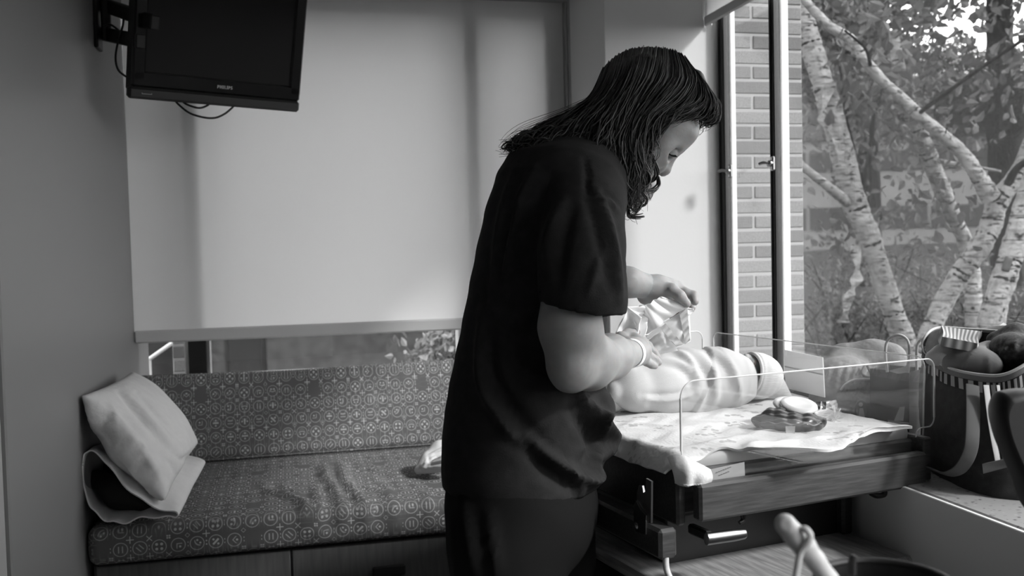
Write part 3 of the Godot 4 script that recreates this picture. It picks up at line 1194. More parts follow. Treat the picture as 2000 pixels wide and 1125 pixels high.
	limb(t, "branch", [Vector3(4.2701, 1.5219, -4.9653), Vector3(4.1601, 1.6157, -4.9438), Vector3(4.0518, 1.7234, -4.9224), Vector3(3.9944, 1.8179, -4.94)], [0.05, 0.045, 0.04, 0.035], M.dark_bark)
	limb(t, "branch", [Vector3(4.3023, 1.5685, -4.9596), Vector3(4.3087, 1.7172, -4.8615), Vector3(4.339, 1.7683, -4.7537)], [0.03, 0.022, 0.018], M.dark_bark)
	t = base("birch_tree", "white birch trunk with a black scar at the right edge of the window", "tree")
	line = [Vector3(3.9479, 0.6289, -4.6954), Vector3(3.9993, 0.8674, -4.6932), Vector3(4.0702, 1.0754, -4.6852), Vector3(4.1411, 1.2835, -4.6772), Vector3(4.2062, 1.4916, -4.6706), Vector3(4.2906, 1.7593, -4.6619), Vector3(4.3955, 2.1163, -4.6521), Vector3(4.5207, 2.5627, -4.6413), Vector3(4.609, 3.04, -4.6404)]
	rad = [0.075, 0.072, 0.07, 0.068, 0.066, 0.06, 0.055, 0.05, 0.04]
	limb(t, "trunk", line, rad, M.bark, 12, 5.0)
	ring_marks(t, line, rad, 5, r)
	var sc := Mb.new()
	puff(sc, Transform3D(Basis(PICTURE_RIGHT.rotated(PICTURE_BACK, -0.3), PICTURE_UP.rotated(PICTURE_BACK, -0.3), PICTURE_BACK), Vector3(4.0425, 1.1486, -4.6331)), Vector3(0.024, 0.045, 0.012), 0.011, Vector3i(6, 6, 4))
	part("bark_scar", sc, M.black, t, "black oval scar")
	cs = []
	for k in 16:
		cs.append(at_frame(r, 2010, 2300, -100, 160, 5.2, 6.4))
	leafy(t, r, cs, 22, Vector3(0.16, 0.13, 0.2), 0.08, 1)
	# a big pine behind
	t = base("pine_tree", "straight dark pine trunk with soft needle sprays behind the birches", "tree")
	line = [Vector3(7.0472, 0.8082, -8.0843), Vector3(7.0552, 1.9983, -8.1324), Vector3(7.0533, 2.8782, -8.1698), Vector3(7.0731, 4.1198, -8.2173)]
	limb(t, "trunk", line, [0.15, 0.15, 0.13, 0.11], M.dark_bark, 12, 6.0)
	limb(t, "branch", [Vector3(7.0761, 2.3342, -8.1416), Vector3(6.9689, 2.4241, -7.8622), Vector3(7.0376, 2.566, -7.6462)], [0.04, 0.03, 0.02], M.dark_bark)
	limb(t, "branch", [Vector3(7.0753, 2.3084, -8.1407), Vector3(7.0673, 2.375, -7.9397), Vector3(7.1105, 2.4166, -7.7256)], [0.035, 0.03, 0.02], M.dark_bark)
	limb(t, "branch", [Vector3(6.9899, 2.5797, -8.0694), Vector3(6.4197, 2.6543, -7.7959), Vector3(5.836, 2.5944, -7.6227)], [0.03, 0.02, 0.01], M.dark_bark)
	var nm := Mb.new()
	for k in 9:
		var d := Vector3(sin(k * 2.4), 0.8 + 0.5 * sin(k * 1.7), cos(k * 2.4)).normalized()
		tube(nm, PackedVector3Array([Vector3.ZERO, d * 0.13]), [0.0028, 0.001], 3, false)
	var needles := []
	for k in 90:
		var c := at_frame(r, 1800, 2010, 100, 275, 8.4, 10.0)
		for j in 13:
			needles.append(Transform3D(any_turn(r), c + Vector3(r.randfn() * 0.16, r.randfn() * 0.08, r.randfn() * 0.16)))
	scatter("needles", nm.mesh(), M.needle, needles, t)
	# a broad crown further back closes the upper part of the view
	t = base("tree", "broad leafy tree crown high behind the birches", "tree")
	limb(t, "trunk", [Vector3(7.2096, 0.7194, -10.6132), Vector3(7.2325, 2.4186, -10.6791), Vector3(7.2847, 5.0322, -10.7765)], [0.16, 0.14, 0.1], M.dark_bark, 10, 8.0)
	cs = []
	for k in 60:
		cs.append(at_frame(r, 1560, 1770, -140, 210, 10.5, 13.0))
	for k in 9:
		cs.append(at_frame(r, 1800, 2100, -190, -60, 10.5, 13.0))
	leafy(t, r, cs, 70, Vector3(0.36, 0.3, 0.4), 0.15, 0)
	# shrubs under the trees
	var spots := [[1590, 620, 7.0, 0], [1650, 600, 7.6, 2], [1705, 640, 7.2, 0], [1765, 590, 8.0, 1], [1830, 540, 8.6, 2], [1845, 640, 6.9, 0], [1900, 590, 7.6, 1], [1975, 600, 7.0, 2], [1610, 520, 8.6, 1], [1740, 480, 9.8, 2]]
	var said := ["low shrub with small pale leaves against the brick pier", "shrub left of the leaning trunk's foot", "dark shrub at the foot of the thick leaning birch", "loose shrub between the leaning and the white birch", "pale shrub behind the white birch stem", "low dark shrub behind the paper bag handles", "leafy shrub under the forked birch trunk", "pale shrub behind the scarred birch trunk", "taller shrub on the slope by the brick pier", "shrub far up the lawn between the trunks"]
	for i in spots.size():
		var s = spots[i]
		var sh := base("shrub", said[i], "shrub", Transform3D(), "shrubs under the birches")
		var c0: Vector3 = at_px(s[0], s[1], s[2])
		for k in 5:
			limb(sh, "stem", [c0 + Vector3(0, -0.55, 0), c0 + Vector3(r.randfn() * 0.1, -0.25, r.randfn() * 0.1), c0 + Vector3(r.randfn() * 0.22, 0.1, r.randfn() * 0.22)], [0.01, 0.008, 0.004], M.dark_bark, 5)
		cs = []
		for k in 12:
			cs.append(c0 + Vector3(r.randfn() * 0.22, r.randfn() * 0.16 - 0.08, r.randfn() * 0.22))
		leafy(sh, r, cs, 26, Vector3(0.09, 0.07, 0.09), 0.05, s[3])


func at_px(x: float, y: float, d: float) -> Vector3:  # a place outside, by its bearing, its rise and its distance
	return Vector3(0, 1.3, 0) + (PICTURE_RIGHT * ((x - 1000.0) / 1835.0) + PICTURE_UP * ((562.5 - y) / 1835.0) - PICTURE_BACK) * d


func at_frame(r: RandomNumberGenerator, x0: float, x1: float, y0: float, y1: float, d0: float, d1: float) -> Vector3:
	return at_px(r.randf_range(x0, x1), r.randf_range(y0, y1), r.randf_range(d0, d1))


func outdoors_back() -> void:
	# what shows under the shade: a terrace, a brick column, siding, a handrail, a grey annexe and a bush
	var m := Mb.new()
	cbox(m, Vector3(-8, -0.1, -14), Vector3(1.8, 0.12, -4.2), 0.01)
	struct("ground_back", m, M.concrete, "grey paved terrace outside the back window", "terrace")
	var c0 := Vector3(-0.5564, 0.8216, -4.7)
	var c1 := Vector3(-0.4965, 0.8186, -4.7)
	m = Mb.new()
	cbox(m, Vector3(c0.x + 0.004, 0.12, -4.95), Vector3(c1.x + 0.1, 3.0, -4.6975), 0.002)
	var col := struct("wall_column", m, M.mortar, "narrow brick column left of the back window's dark frame", "column")
	bricks(col, Vector3(c0.x, 0.62, -4.702), Vector3(c1.x + 0.08, 1.2, -4.702), 0, 0.14, 0.066, Vector3(0, 0, 1), 9)
	var f := base("building", "pale vertically boarded wall at the left under the back shade", "building")
	m = Mb.new()
	cbox(m, Vector3(-3.0, 0, -6.3), Vector3(c0.x - 0.1, 3, -6.05), 0.01)
	part("wall", m, M.facade, f)
	var bx := c0.x - 0.12
	for k in 14:
		m = Mb.new()
		cbox(m, Vector3(bx - 0.1, 0.3, -6.06), Vector3(bx, 2.9, -6.03 + 0.006 * (k % 2)), 0.006)
		part("board", m, M.facade, f)
		bx -= 0.108
	m = Mb.new()
	cbox(m, Vector3(c0.x - 0.27, 0.12, -5.6), Vector3(c0.x - 0.06, 1.02, -5.4), 0.01)
	single("planter", m, M.concrete, "dark upright block beside the brick column outside", "planter")
	var h := base("handrail", "white sloping handrail beyond the back window at the left", "handrail")
	m = Mb.new()
	var a0 := Vector3(-0.8238, 0.7076, -5.2087)
	var a1 := Vector3(-0.5846, 0.8701, -5.1591)
	tube(m, PackedVector3Array([a0, a0.lerp(a1, 0.5), a1]), [0.011], 10)
	part("rail", m, M.white_frame, h)
	m = Mb.new()
	var a2 := Vector3(-0.7254, 0.7747, -5.1883)
	tube(m, PackedVector3Array([a2, Vector3(a2.x, 0.12, a2.z)]), [0.009], 8)
	tube(m, PackedVector3Array([a1, Vector3(a1.x, 0.12, a1.z)]), [0.009], 8)
	part("post", m, M.white_frame, h)
	var b := base("building", "grey panelled annexe seen under the back shade", "building")
	m = Mb.new()
	cbox(m, Vector3(-2.4, 0, -9.3), Vector3(4.5, 3.4, -9.0), 0.01)
	part("wall", m, M.concrete, b)
	for q in [Vector3(-0.7559, 0.4177, -8.98)[0], Vector3(-0.2582, 0.3937, -8.98)[0], Vector3(0.0889, 0.3769, -8.98)[0], Vector3(0.5283, 0.3557, -8.98)[0], Vector3(1.027, 0.3316, -8.98)[0], Vector3(1.5943, 0.3042, -8.98)[0]]:
		m = Mb.new()
		cbox(m, Vector3(q - 0.025, 0.1, -9.0), Vector3(q + 0.025, 3.2, -8.95), 0.005)
		part("panel_joint", m, M.dark_frame, b)
	m = Mb.new()
	cbox(m, Vector3(Vector3(-0.572, 0.4088, -8.98)[0], 0.12, -9.0), Vector3(Vector3(-0.2719, 0.3943, -8.98)[0], 1.0, -8.96), 0.01)
	var d := part("door", m, M.far_window, b, "darker door panel")
	m = Mb.new()
	cbox(m, Vector3(Vector3(-0.6709, 0.4136, -8.98)[0], 0.62, -9.0), Vector3(Vector3(-0.608, 0.4105, -8.98)[0], 0.72, -8.93), 0.01)
	part("wall_box", m, M.dark_frame, b)
	m = Mb.new()
	cbox(m, Vector3(Vector3(-0.2332, 0.4006, -8.9)[0], 0.12, -9.0), Vector3(4.4, 0.83, -8.9), 0.01)
	part("lower_panel", m, M.concrete, b)
	var r := RandomNumberGenerator.new()
	r.seed = 15
	var sh := base("shrub", "sunlit bush rising above the seat back beside the man", "shrub")
	var cs := []
	for q in [Vector3(0.6786, 0.6512, -5.5714), Vector3(0.7453, 0.6954, -5.5575), Vector3(0.8154, 0.7486, -5.5432), Vector3(0.8852, 0.7957, -5.5286), Vector3(0.9511, 0.8125, -5.5138), Vector3(0.8132, 0.6892, -5.4383), Vector3(0.9021, 0.7321, -5.4191), Vector3(0.9937, 0.7504, -5.5011), Vector3(1.0447, 0.833, -5.5954), Vector3(0.8701, 0.6429, -5.423), Vector3(1.0511, 0.688, -5.4849)]:
		cs.append(q)
		limb(sh, "stem", [Vector3(q.x + 0.1, 0.115, q.z), Vector3(q.x + 0.05, 0.5, q.z), q], [0.012, 0.009, 0.004], M.dark_bark, 5)
	leafy(sh, r, cs, 34, Vector3(0.06, 0.045, 0.06), 0.055, 3)


# ---------------------------------------------------------------- the daybed, its pillows, the television
func daybed() -> void:
	var b := base("daybed_base", "built-in laminate base with a black drawer pull under the patterned seat", "daybed")
	var m := Mb.new()
	cbox(m, Vector3(-0.59, 0.06, -3.88), Vector3(1.185, 0.4, -2.95), 0.004)
	part("body", m, M.laminate, b)
	m = Mb.new()
	cbox(m, Vector3(-0.58, 0.07, -2.952), Vector3(-0.0255, 0.398, -2.93), 0.003)
	part("front_panel", m, M.laminate, b)
	m = Mb.new()
	cbox(m, Vector3(-0.0205, 0.07, -2.952), Vector3(0.58, 0.398, -2.93), 0.003)
	var d := part("drawer", m, M.laminate, b)
	m = Mb.new()
	cbox(m, Vector3(0.585, 0.07, -2.952), Vector3(1.185, 0.398, -2.93), 0.003)
	part("front_panel", m, M.laminate, b)
	m = Mb.new()
	cbox(m, Vector3(0.222, 0.285, -2.934), Vector3(0.325, 0.318, -2.922), 0.004)
	part("drawer_pull", m, M.black, d, "black recessed drawer pull")
	m = Mb.new()
	cbox(m, Vector3(-0.57, 0, -3.85), Vector3(1.18, 0.06, -3.0), 0.003)
	part("plinth", m, M.black, b)
	# the seat
	var seat := base("seat_cushion", "long grey seat cushion with a ring pattern, wrinkled on top", "cushion")
	m = Mb.new()
	var half := Vector3(0.888, 0.058, 0.425)
	puff(m, Transform3D(Basis(), Vector3(0.29, 0.463, -3.325)), half, 0.032, Vector3i(150, 8, 76), func(q: Vector3) -> Vector3:
		if q.y > 0.0:
			q.y += 0.008 * (1.0 - pow(q.x / 0.888, 4.0)) * (1.0 - pow(q.z / 0.425, 2.0))
		return q)
	for c in [
		[[Vector3(-0.1198, 0.52, -3.2993), Vector3(-0.0911, 0.52, -3.1416), Vector3(-0.0324, 0.52, -3.0823), Vector3(0.0247, 0.52, -2.9378), Vector3(0.0335, 0.52, -2.8416)], 0.016, 0.0153],
		[[Vector3(-0.053, 0.52, -3.2403), Vector3(0.0121, 0.52, -3.0415), Vector3(0.0315, 0.52, -2.8882)], 0.014, 0.0119],
		[[Vector3(0.0976, 0.52, -3.4703), Vector3(0.1084, 0.52, -3.2004), Vector3(0.1303, 0.52, -3.0283), Vector3(0.1295, 0.52, -2.8331)], 0.017, 0.0238],
		[[Vector3(0.1581, 0.52, -3.5009), Vector3(0.1619, 0.52, -3.1824), Vector3(0.1889, 0.52, -3.0088), Vector3(0.2153, 0.52, -2.8398)], 0.017, 0.0255],
		[[Vector3(0.0645, 0.52, -3.2008), Vector3(0.0658, 0.52, -2.967), Vector3(0.0549, 0.52, -2.8574)], 0.014, 0.0153],
		[[Vector3(0.2933, 0.52, -3.0885), Vector3(0.2964, 0.52, -2.9603), Vector3(0.2998, 0.52, -2.8476)], 0.013, 0.0153],
		[[Vector3(0.206, 0.52, -3.1319), Vector3(0.2516, 0.52, -3.0544), Vector3(0.2838, 0.52, -2.9644)], 0.01, 0.0085],
		[[Vector3(0.4024, 0.52, -3.0176), Vector3(0.4015, 0.52, -2.919), Vector3(0.3989, 0.52, -2.8573)], 0.01, 0.0102],
		[[Vector3(0.2684, 0.52, -3.4283), Vector3(0.2651, 0.52, -3.244), Vector3(0.2638, 0.52, -3.1337)], 0.02, 0.0102],
		[[Vector3(0.194, 0.52, -3.3069), Vector3(0.2491, 0.52, -3.3277), Vector3(0.2905, 0.52, -3.1977)], 0.03, -0.0085],
		[[Vector3(0.091, 0.52, -2.9281), Vector3(0.1636, 0.52, -2.845), Vector3(0.2283, 0.52, -2.883)], 0.03, -0.0102]]:
		crease(m, c[0], c[1], c[2], Vector3.UP)
	again(m)
	m.weld(0)
	part("cover", m, M.sofa, seat)
	# the back
	var back := base("back_cushion", "long grey back cushion with a ring pattern below the shaded window", "cushion")
	m = Mb.new()
	var lean := Basis(Vector3.RIGHT, -0.33)
	puff(m, Transform3D(lean, Vector3(0.29, 0.676, -3.796)), Vector3(0.888, 0.172, 0.052), 0.028, Vector3i(130, 30, 8), func(q: Vector3) -> Vector3:
		q.y += 0.004 * sin(q.x * 5.0) * (1.0 if q.y > 0.0 else 0.0)
		if q.z > 0:
			q.z += 0.008 * (1.0 - pow(q.y / 0.172, 2.0))
		return q)
	for c in [[Vector3(0.2963, 0.8283, -3.82), Vector3(0.2902, 0.7883, -3.81), Vector3(0.284, 0.7422, -3.8)], [Vector3(0.3707, 0.8307, -3.82), Vector3(0.3749, 0.7961, -3.81), Vector3(0.3748, 0.7557, -3.8)], [Vector3(0.4709, 0.8318, -3.82), Vector3(0.4787, 0.7821, -3.81), Vector3(0.4823, 0.7308, -3.8)], [Vector3(0.3395, 0.826, -3.82), Vector3(0.3314, 0.7499, -3.8), Vector3(0.3354, 0.6696, -3.78)]]:
		crease(m, c, 0.011, -0.011, Vector3(0, 0.2, 0.98))
	again(m)
	m.weld(0)
	part("cover", m, M.sofa, back)
	m = Mb.new()
	tube(m, PackedVector3Array([Vector3(-0.59, 0.535, -3.683), Vector3(0.29, 0.535, -3.683), Vector3(1.17, 0.535, -3.683)]), [0.004], 6)
	part("piping", m, M.sofa, back)
	# a crumpled white cloth beside the man
	m = Mb.new()
	var f := Sdf.new()
	f.chain([Vector3(0.4089, 0.5529, -3.1834), Vector3(0.4515, 0.5733, -3.2051), Vector3(0.4949, 0.596, -3.2266), Vector3(0.5294, 0.591, -3.2388)], [0.016, 0.034, 0.042, 0.045], 0.02)
	f.bone(Vector3(0.4269, 0.5622, -3.159), Vector3(0.4922, 0.5825, -3.1239), 0.018, 0.03, 0.02)
	nets(m, f, Vector3(0.4602, 0.5766, -3.2031) - Vector3(0.14, 0.12, 0.14), Vector3(0.4602, 0.5766, -3.2031) + Vector3(0.16, 0.12, 0.14), 0.005)
	for k in 9:
		crease(m, [Vector3(0.4011, 0.5541, -3.1647) + Vector3(0.006 * k, 0.002 * k, 0), Vector3(0.4438, 0.5748, -3.1761) + Vector3(0, 0.007 * (k - 3), 0), Vector3(0.4958, 0.5999, -3.1649) + Vector3(0.004 * k, 0.012 * (k - 4), 0)], 0.009, 0.007 * (1 if k % 2 else -1), PICTURE_BACK)
	again(m)
	single("cloth", m, M.linen, "crumpled white cloth on the patterned seat beside the man", "cloth")


func pillow_shape(m: Mb, corners: Array, thick: float, nu: int, nv: int, wave: float) -> void:  # four corners of its seam; both faces swell from it and the corners stay sharp
	for side in [1.0, -1.0]:
		var p := PackedVector3Array()
		var nrm: Vector3 = (corners[1] - corners[0]).cross(corners[3] - corners[0]).normalized()
		for i in nu:
			for j in nv:
				var u := i / (nu - 1.0)
				var v := j / (nv - 1.0)
				var bow_u := 0.05 * sin(PI * u)
				var bow_v := 0.05 * sin(PI * v)
				var vv := lerpf(v, 0.5, bow_u * 0.9)
				var uu := lerpf(u, 0.5, bow_v * 0.9)
				var q: Vector3 = corners[0].lerp(corners[1], uu).lerp(corners[3].lerp(corners[2], uu), vv)
				var h := pow(sin(PI * u) * sin(PI * v), 0.42)
				var ripple := wave * sin(u * 17.0 + 4.0 * v) * pow(absf(2.0 * v - 1.0), 2.0) + wave * sin(v * 15.0 - 3.0 * u) * pow(absf(2.0 * u - 1.0), 3.0)
				p.append(q + nrm * side * (thick * h * 0.5 + ripple * minf(1.0, h * 2.0)))
		m.grid(p, nu, nv, false, false, side < 0)
	m.weld(0)


func pillows() -> void:
	var m := Mb.new()
	var c := [Vector3(-0.5921, 0.9093, -2.9001), Vector3(-0.5462, 0.9051, -3.4855), Vector3(-0.3235, 0.6657, -3.3406), Vector3(-0.3699, 0.6024, -2.8347)]
	pillow_shape(m, c, 0.17, 60, 60, 0.004)
	for q in [[Vector3(-0.5804, 0.866, -2.9161), Vector3(-0.5496, 0.7941, -2.9057), Vector3(-0.4909, 0.7156, -2.868), Vector3(-0.4214, 0.6477, -2.8488)], [Vector3(-0.5074, 0.7575, -2.8943), Vector3(-0.4419, 0.6791, -2.8549), Vector3(-0.3812, 0.6085, -2.8376)]]:
		crease(m, q, 0.009, 0.016, PICTURE_BACK)
	for q in [[Vector3(-0.5617, 0.8655, -2.9116), Vector3(-0.5348, 0.8056, -2.9027), Vector3(-0.4761, 0.73, -2.8651), Vector3(-0.4067, 0.6592, -2.8458)]]:
		crease(m, q, 0.011, -0.012, PICTURE_BACK)
	for q in [[Vector3(-0.5028, 0.7503, -2.9751), Vector3(-0.4675, 0.7403, -2.9664), Vector3(-0.4323, 0.7242, -2.9574)], [Vector3(-0.4989, 0.8521, -3.287), Vector3(-0.4432, 0.7916, -3.2713), Vector3(-0.372, 0.7055, -3.2509)], [Vector3(-0.5383, 0.8711, -3.1943), Vector3(-0.4772, 0.7929, -3.1765), Vector3(-0.3854, 0.6763, -3.15)], [Vector3(-0.3697, 0.671, -3.146), Vector3(-0.3463, 0.6557, -3.1399), Vector3(-0.3341, 0.6556, -3.2398)], [Vector3(-0.548, 0.8673, -2.9907), Vector3(-0.5358, 0.8334, -2.9864), Vector3(-0.5466, 0.8105, -2.9469)], [Vector3(-0.4709, 0.7011, -2.9141), Vector3(-0.4349, 0.6852, -2.905), Vector3(-0.4067, 0.6546, -2.897)], [Vector3(-0.381, 0.6735, -3.046), Vector3(-0.353, 0.645, -2.9868), Vector3(-0.3632, 0.6111, -2.9363)]]:
		crease(m, q, 0.01, -0.012, PICTURE_BACK)
	for q in [[Vector3(-0.5156, 0.8433, -3.2392), Vector3(-0.461, 0.7788, -3.2236), Vector3(-0.3798, 0.6872, -3.2005)], [Vector3(-0.5432, 0.8437, -3.04), Vector3(-0.4853, 0.7646, -3.023), Vector3(-0.4057, 0.654, -2.9996)]]:
		crease(m, q, 0.014, 0.01, PICTURE_BACK)
	again(m)
	m.weld(0)
	single("pillow", m, M.linen, "plump white pillow leaning on the left wall, uppermost of the two", "pillow", "pillows on the daybed")
	# the lower one: a loose case open towards the viewer, a dark pillow inside
	var b := base("pillow", "white pillowcase lying open under the other pillow, dark pillow inside", "pillow", Transform3D(), "pillows on the daybed")
	m = Mb.new()
	var lip := [Vector3(-0.5999, 0.7108, -2.9141), Vector3(-0.5885, 0.7435, -2.9334), Vector3(-0.5376, 0.7168, -2.8997), Vector3(-0.4857, 0.6537, -2.8642), Vector3(-0.4145, 0.5958, -2.8347), Vector3(-0.3394, 0.5621, -2.8361), Vector3(-0.3584, 0.5522, -2.8402), Vector3(-0.4244, 0.5566, -2.8456), Vector3(-0.4893, 0.542, -2.8604), Vector3(-0.5411, 0.5493, -2.8832), Vector3(-0.5808, 0.5844, -2.9043), Vector3(-0.6013, 0.6417, -2.9219)]
	var deep := [Vector3(-0.6574, 0.6319, -3.418), Vector3(-0.6433, 0.6623, -3.4365), Vector3(-0.575, 0.6607, -3.4203), Vector3(-0.4869, 0.6539, -3.3787), Vector3(-0.4001, 0.6386, -3.337), Vector3(-0.3007, 0.6268, -3.2513), Vector3(-0.3125, 0.5959, -3.2631), Vector3(-0.4009, 0.5396, -3.3124), Vector3(-0.4878, 0.5368, -3.3534), Vector3(-0.5756, 0.534, -3.3946), Vector3(-0.6175, 0.5525, -3.4053), Vector3(-0.6503, 0.5881, -3.4145)]
	var ring0 := closed(lip, 72)
	var ring1 := closed(deep, 72)
	var p := PackedVector3Array()
	var mid := Vector3.ZERO
	for q in ring1:
		mid += q / 72.0
	for i in 26:
		var t := i / 25.0
		for k in 72:
			var q := ring0[k].lerp(ring1[k], t)
			q += Vector3(0, 0.05 * sin(PI * t) * (1.0 if k > 6 and k < 32 else 0.0) * sin(PI * clampf((k - 6) / 26.0, 0, 1)), 0)
			q += Vector3(0, 0.004 * sin(k * 0.9 + t * 7.0) * (1.0 - t), 0)
			p.append(q)
	sheet(m, p, 26, 72, 0.004)
	var wrap_ := PackedVector3Array()
	for i in 26:
		wrap_.append(p[i * 72 + 71])
		wrap_.append(p[i * 72])
	sheet(m, wrap_, 26, 2, 0.004)
	part("pillowcase", m, M.linen, b)
	m = Mb.new()
	var f := Sdf.new()
	f.chain([Vector3(-0.5898, 0.6328, -3.0524), Vector3(-0.5193, 0.5941, -3.0136), Vector3(-0.4348, 0.5541, -2.9714)], [0.03, 0.042, 0.018], 0.04)
	f.chain([Vector3(-0.588, 0.6041, -3.2462), Vector3(-0.484, 0.5684, -3.2201), Vector3(-0.3997, 0.5572, -3.1689)], [0.04, 0.05, 0.03], 0.04)
	nets(m, f, Vector3(-0.5231, 0.5856, -3.1273) - Vector3(0.3, 0.12, 0.25), Vector3(-0.5231, 0.5856, -3.1273) + Vector3(0.3, 0.12, 0.25), 0.01)
	part("inner_pillow", m, M.navy, b, "dark pillow inside the open case")


func closed(pts: Array, count: int) -> PackedVector3Array:  # a smooth closed loop
	var out := PackedVector3Array()
	var n := pts.size()
	for i in count:
		var f := float(i) / count * n
		var k := int(f)
		var p0: Vector3 = pts[(k + n - 1) % n]
		var p1: Vector3 = pts[k % n]
		var p2: Vector3 = pts[(k + 1) % n]
		var p3: Vector3 = pts[(k + 2) % n]
		out.append(p1.cubic_interpolate(p2, p0, p3, f - k))
	return out


func television() -> void:
	var lb := Vector3(-0.484, 1.806, -3.169)
	var x := Vector3(0.893, 0, -0.45).normalized()
	var n0 := Vector3(0.45, 0, 0.893).normalized()
	var tilt := deg_to_rad(14.0)
	var y := Vector3.UP * cos(tilt) + n0 * sin(tilt)
	var z := x.cross(y)
	var tv := base("television", "black flat screen television hung from the left wall near the ceiling", "television", Transform3D(Basis(x, y, z), lb))
	var m := Mb.new()
	rbox(m, Transform3D(Basis(), Vector3(0.303, 0.21, -0.03)), Vector3(0.575, 0.385, 0.06), 0.01)
	part("housing", m, M.black, tv)
	m = Mb.new()
	rbox(m, Transform3D(Basis(), Vector3(0.30, 0.2, -0.075)), Vector3(0.4, 0.26, 0.06), 0.02)
	part("rear_cover", m, M.black, tv)
	m = Mb.new()
	rbox(m, Transform3D(Basis(), Vector3(0.035, 0.24, 0.004)), Vector3(0.042, 0.37, 0.02), 0.006)
	rbox(m, Transform3D(Basis(), Vector3(0.571, 0.24, 0.004)), Vector3(0.042, 0.37, 0.02), 0.006)
	rbox(m, Transform3D(Basis(), Vector3(0.303, 0.405, 0.004)), Vector3(0.577, 0.04, 0.02), 0.006)
	rbox(m, Transform3D(Basis(), Vector3(0.303, 0.062, 0.004)), Vector3(0.577, 0.05, 0.02), 0.006)
	part("bezel", m, M.gloss_black, tv)
	m = Mb.new()
	rbox(m, Transform3D(Basis(), Vector3(0.298, 0.018, 0.002)), Vector3(0.588, 0.038, 0.03), 0.008)
	part("lower_strip", m, M.black, tv)
	m = Mb.new()
	rbox(m, Transform3D(Basis(), Vector3(0.303, 0.235, 0.0)), Vector3(0.498, 0.304, 0.012), 0.001)
	part("screen", m, M.screen, tv, "dark switched-off screen")
	var text := TextMesh.new()
	text.text = "PHILIPS"
	var font := SystemFont.new()
	font.font_names = PackedStringArray(["Droid Sans"])
	font.font_weight = 700
	text.font = font
	text.font_size = 32
	text.pixel_size = 0.00045
	text.depth = 0.0008
	var o := share("lettering", text, grey(0.72, 0.4), tv, Transform3D(Basis(), Vector3(0.315, 0.061, 0.0145)))
	m = Mb.new()
	cbox(m, Vector3(0.044, 0.016, 0.0172), Vector3(0.076, 0.018, 0.018), 0.0003)
	cbox(m, Vector3(0.044, 0.016, 0.0172), Vector3(0.0455, 0.021, 0.018), 0.0003)
	cbox(m, Vector3(0.0745, 0.016, 0.0172), Vector3(0.076, 0.021, 0.018), 0.0003)
	part("power_mark", m, grey(0.6, 0.4), tv)
	# its bracket
	var br := base("tv_bracket", "black jointed bracket on the left wall that carries the television", "bracket")
	m = Mb.new()
	cbox(m, Vector3(-0.603, 2.0, -3.44), Vector3(-0.59, 2.35, -3.36), 0.003)
	part("wall_plate", m, M.dark_metal, br)
	m = Mb.new()
	cbox(m, Vector3(-0.585, 2.03, -3.415), Vector3(-0.555, 2.34, -3.385), 0.006)
	part("hinge_post", m, M.black, br)
	for q in [[Vector3(-0.5908, 2.0667, -3.4626), Vector3(-0.4876, 2.0071, -3.2506)], [Vector3(-0.591, 2.1678, -3.4668), Vector3(-0.4566, 2.0753, -3.2255)]]:
		m = Mb.new()
		var a: Vector3 = q[0]
		var e: Vector3 = q[1]
		beam(m, a + (a - e) * 0.15, e + (e - a) * 0.6, 0.03, 0.045, 0.004)
		part("arm", m, M.black, br)
	m = Mb.new()
	rbox(m, Transform3D(tv.transform.basis, tv.transform * Vector3(0.2, 0.25, -0.115)), Vector3(0.12, 0.22, 0.03), 0.004)
	part("mounting_plate", m, M.black, br)
	var cables := [
		["cable", "thin black cable looping down at the television's left side", [Vector3(-0.4865, 2.0842, -3.233), Vector3(-0.4926, 2.0435, -3.2327), Vector3(-0.5104, 1.9867, -3.2345), Vector3(-0.5166, 1.9358, -3.2236), Vector3(-0.5066, 1.8961, -3.2092), Vector3(-0.4789, 1.8727, -3.2017)]],
		["cable", "longer black cable loop hanging below the television", [Vector3(-0.3557, 1.8248, -3.294), Vector3(-0.3335, 1.7989, -3.2877), Vector3(-0.2966, 1.771, -3.2778), Vector3(-0.2378, 1.759, -3.284), Vector3(-0.1962, 1.7761, -3.3057), Vector3(-0.1609, 1.8158, -3.3505)]],
		["cable", "short black cable loop under the middle of the television", [Vector3(-0.335, 1.8242, -3.3097), Vector3(-0.314, 1.8067, -3.304), Vector3(-0.2772, 1.7955, -3.3051), Vector3(-0.2504, 1.8066, -3.3198), Vector3(-0.2336, 1.8282, -3.3476)]],
		["cable", "tangled black cable between the bracket arms", [Vector3(-0.5716, 2.0664, -3.3552), Vector3(-0.55, 2.0726, -3.3503), Vector3(-0.5257, 2.0537, -3.3232), Vector3(-0.5066, 2.0318, -3.2972), Vector3(-0.4921, 2.0258, -3.2833)]]]
	for q in cables:
		m = Mb.new()
		tube(m, spline(q[2], 30), [0.0035], 7)
		single(q[0], m, M.black, q[1], "cable", "television cables")


# ---------------------------------------------------------------- the bassinet; its own axes: x along its front to the right, z from its far end to its front
func bassinet_frame() -> Transform3D:
	return Transform3D(Basis(Vector3.UP, deg_to_rad(10.5)), Vector3(0.68, 0, -1.6))


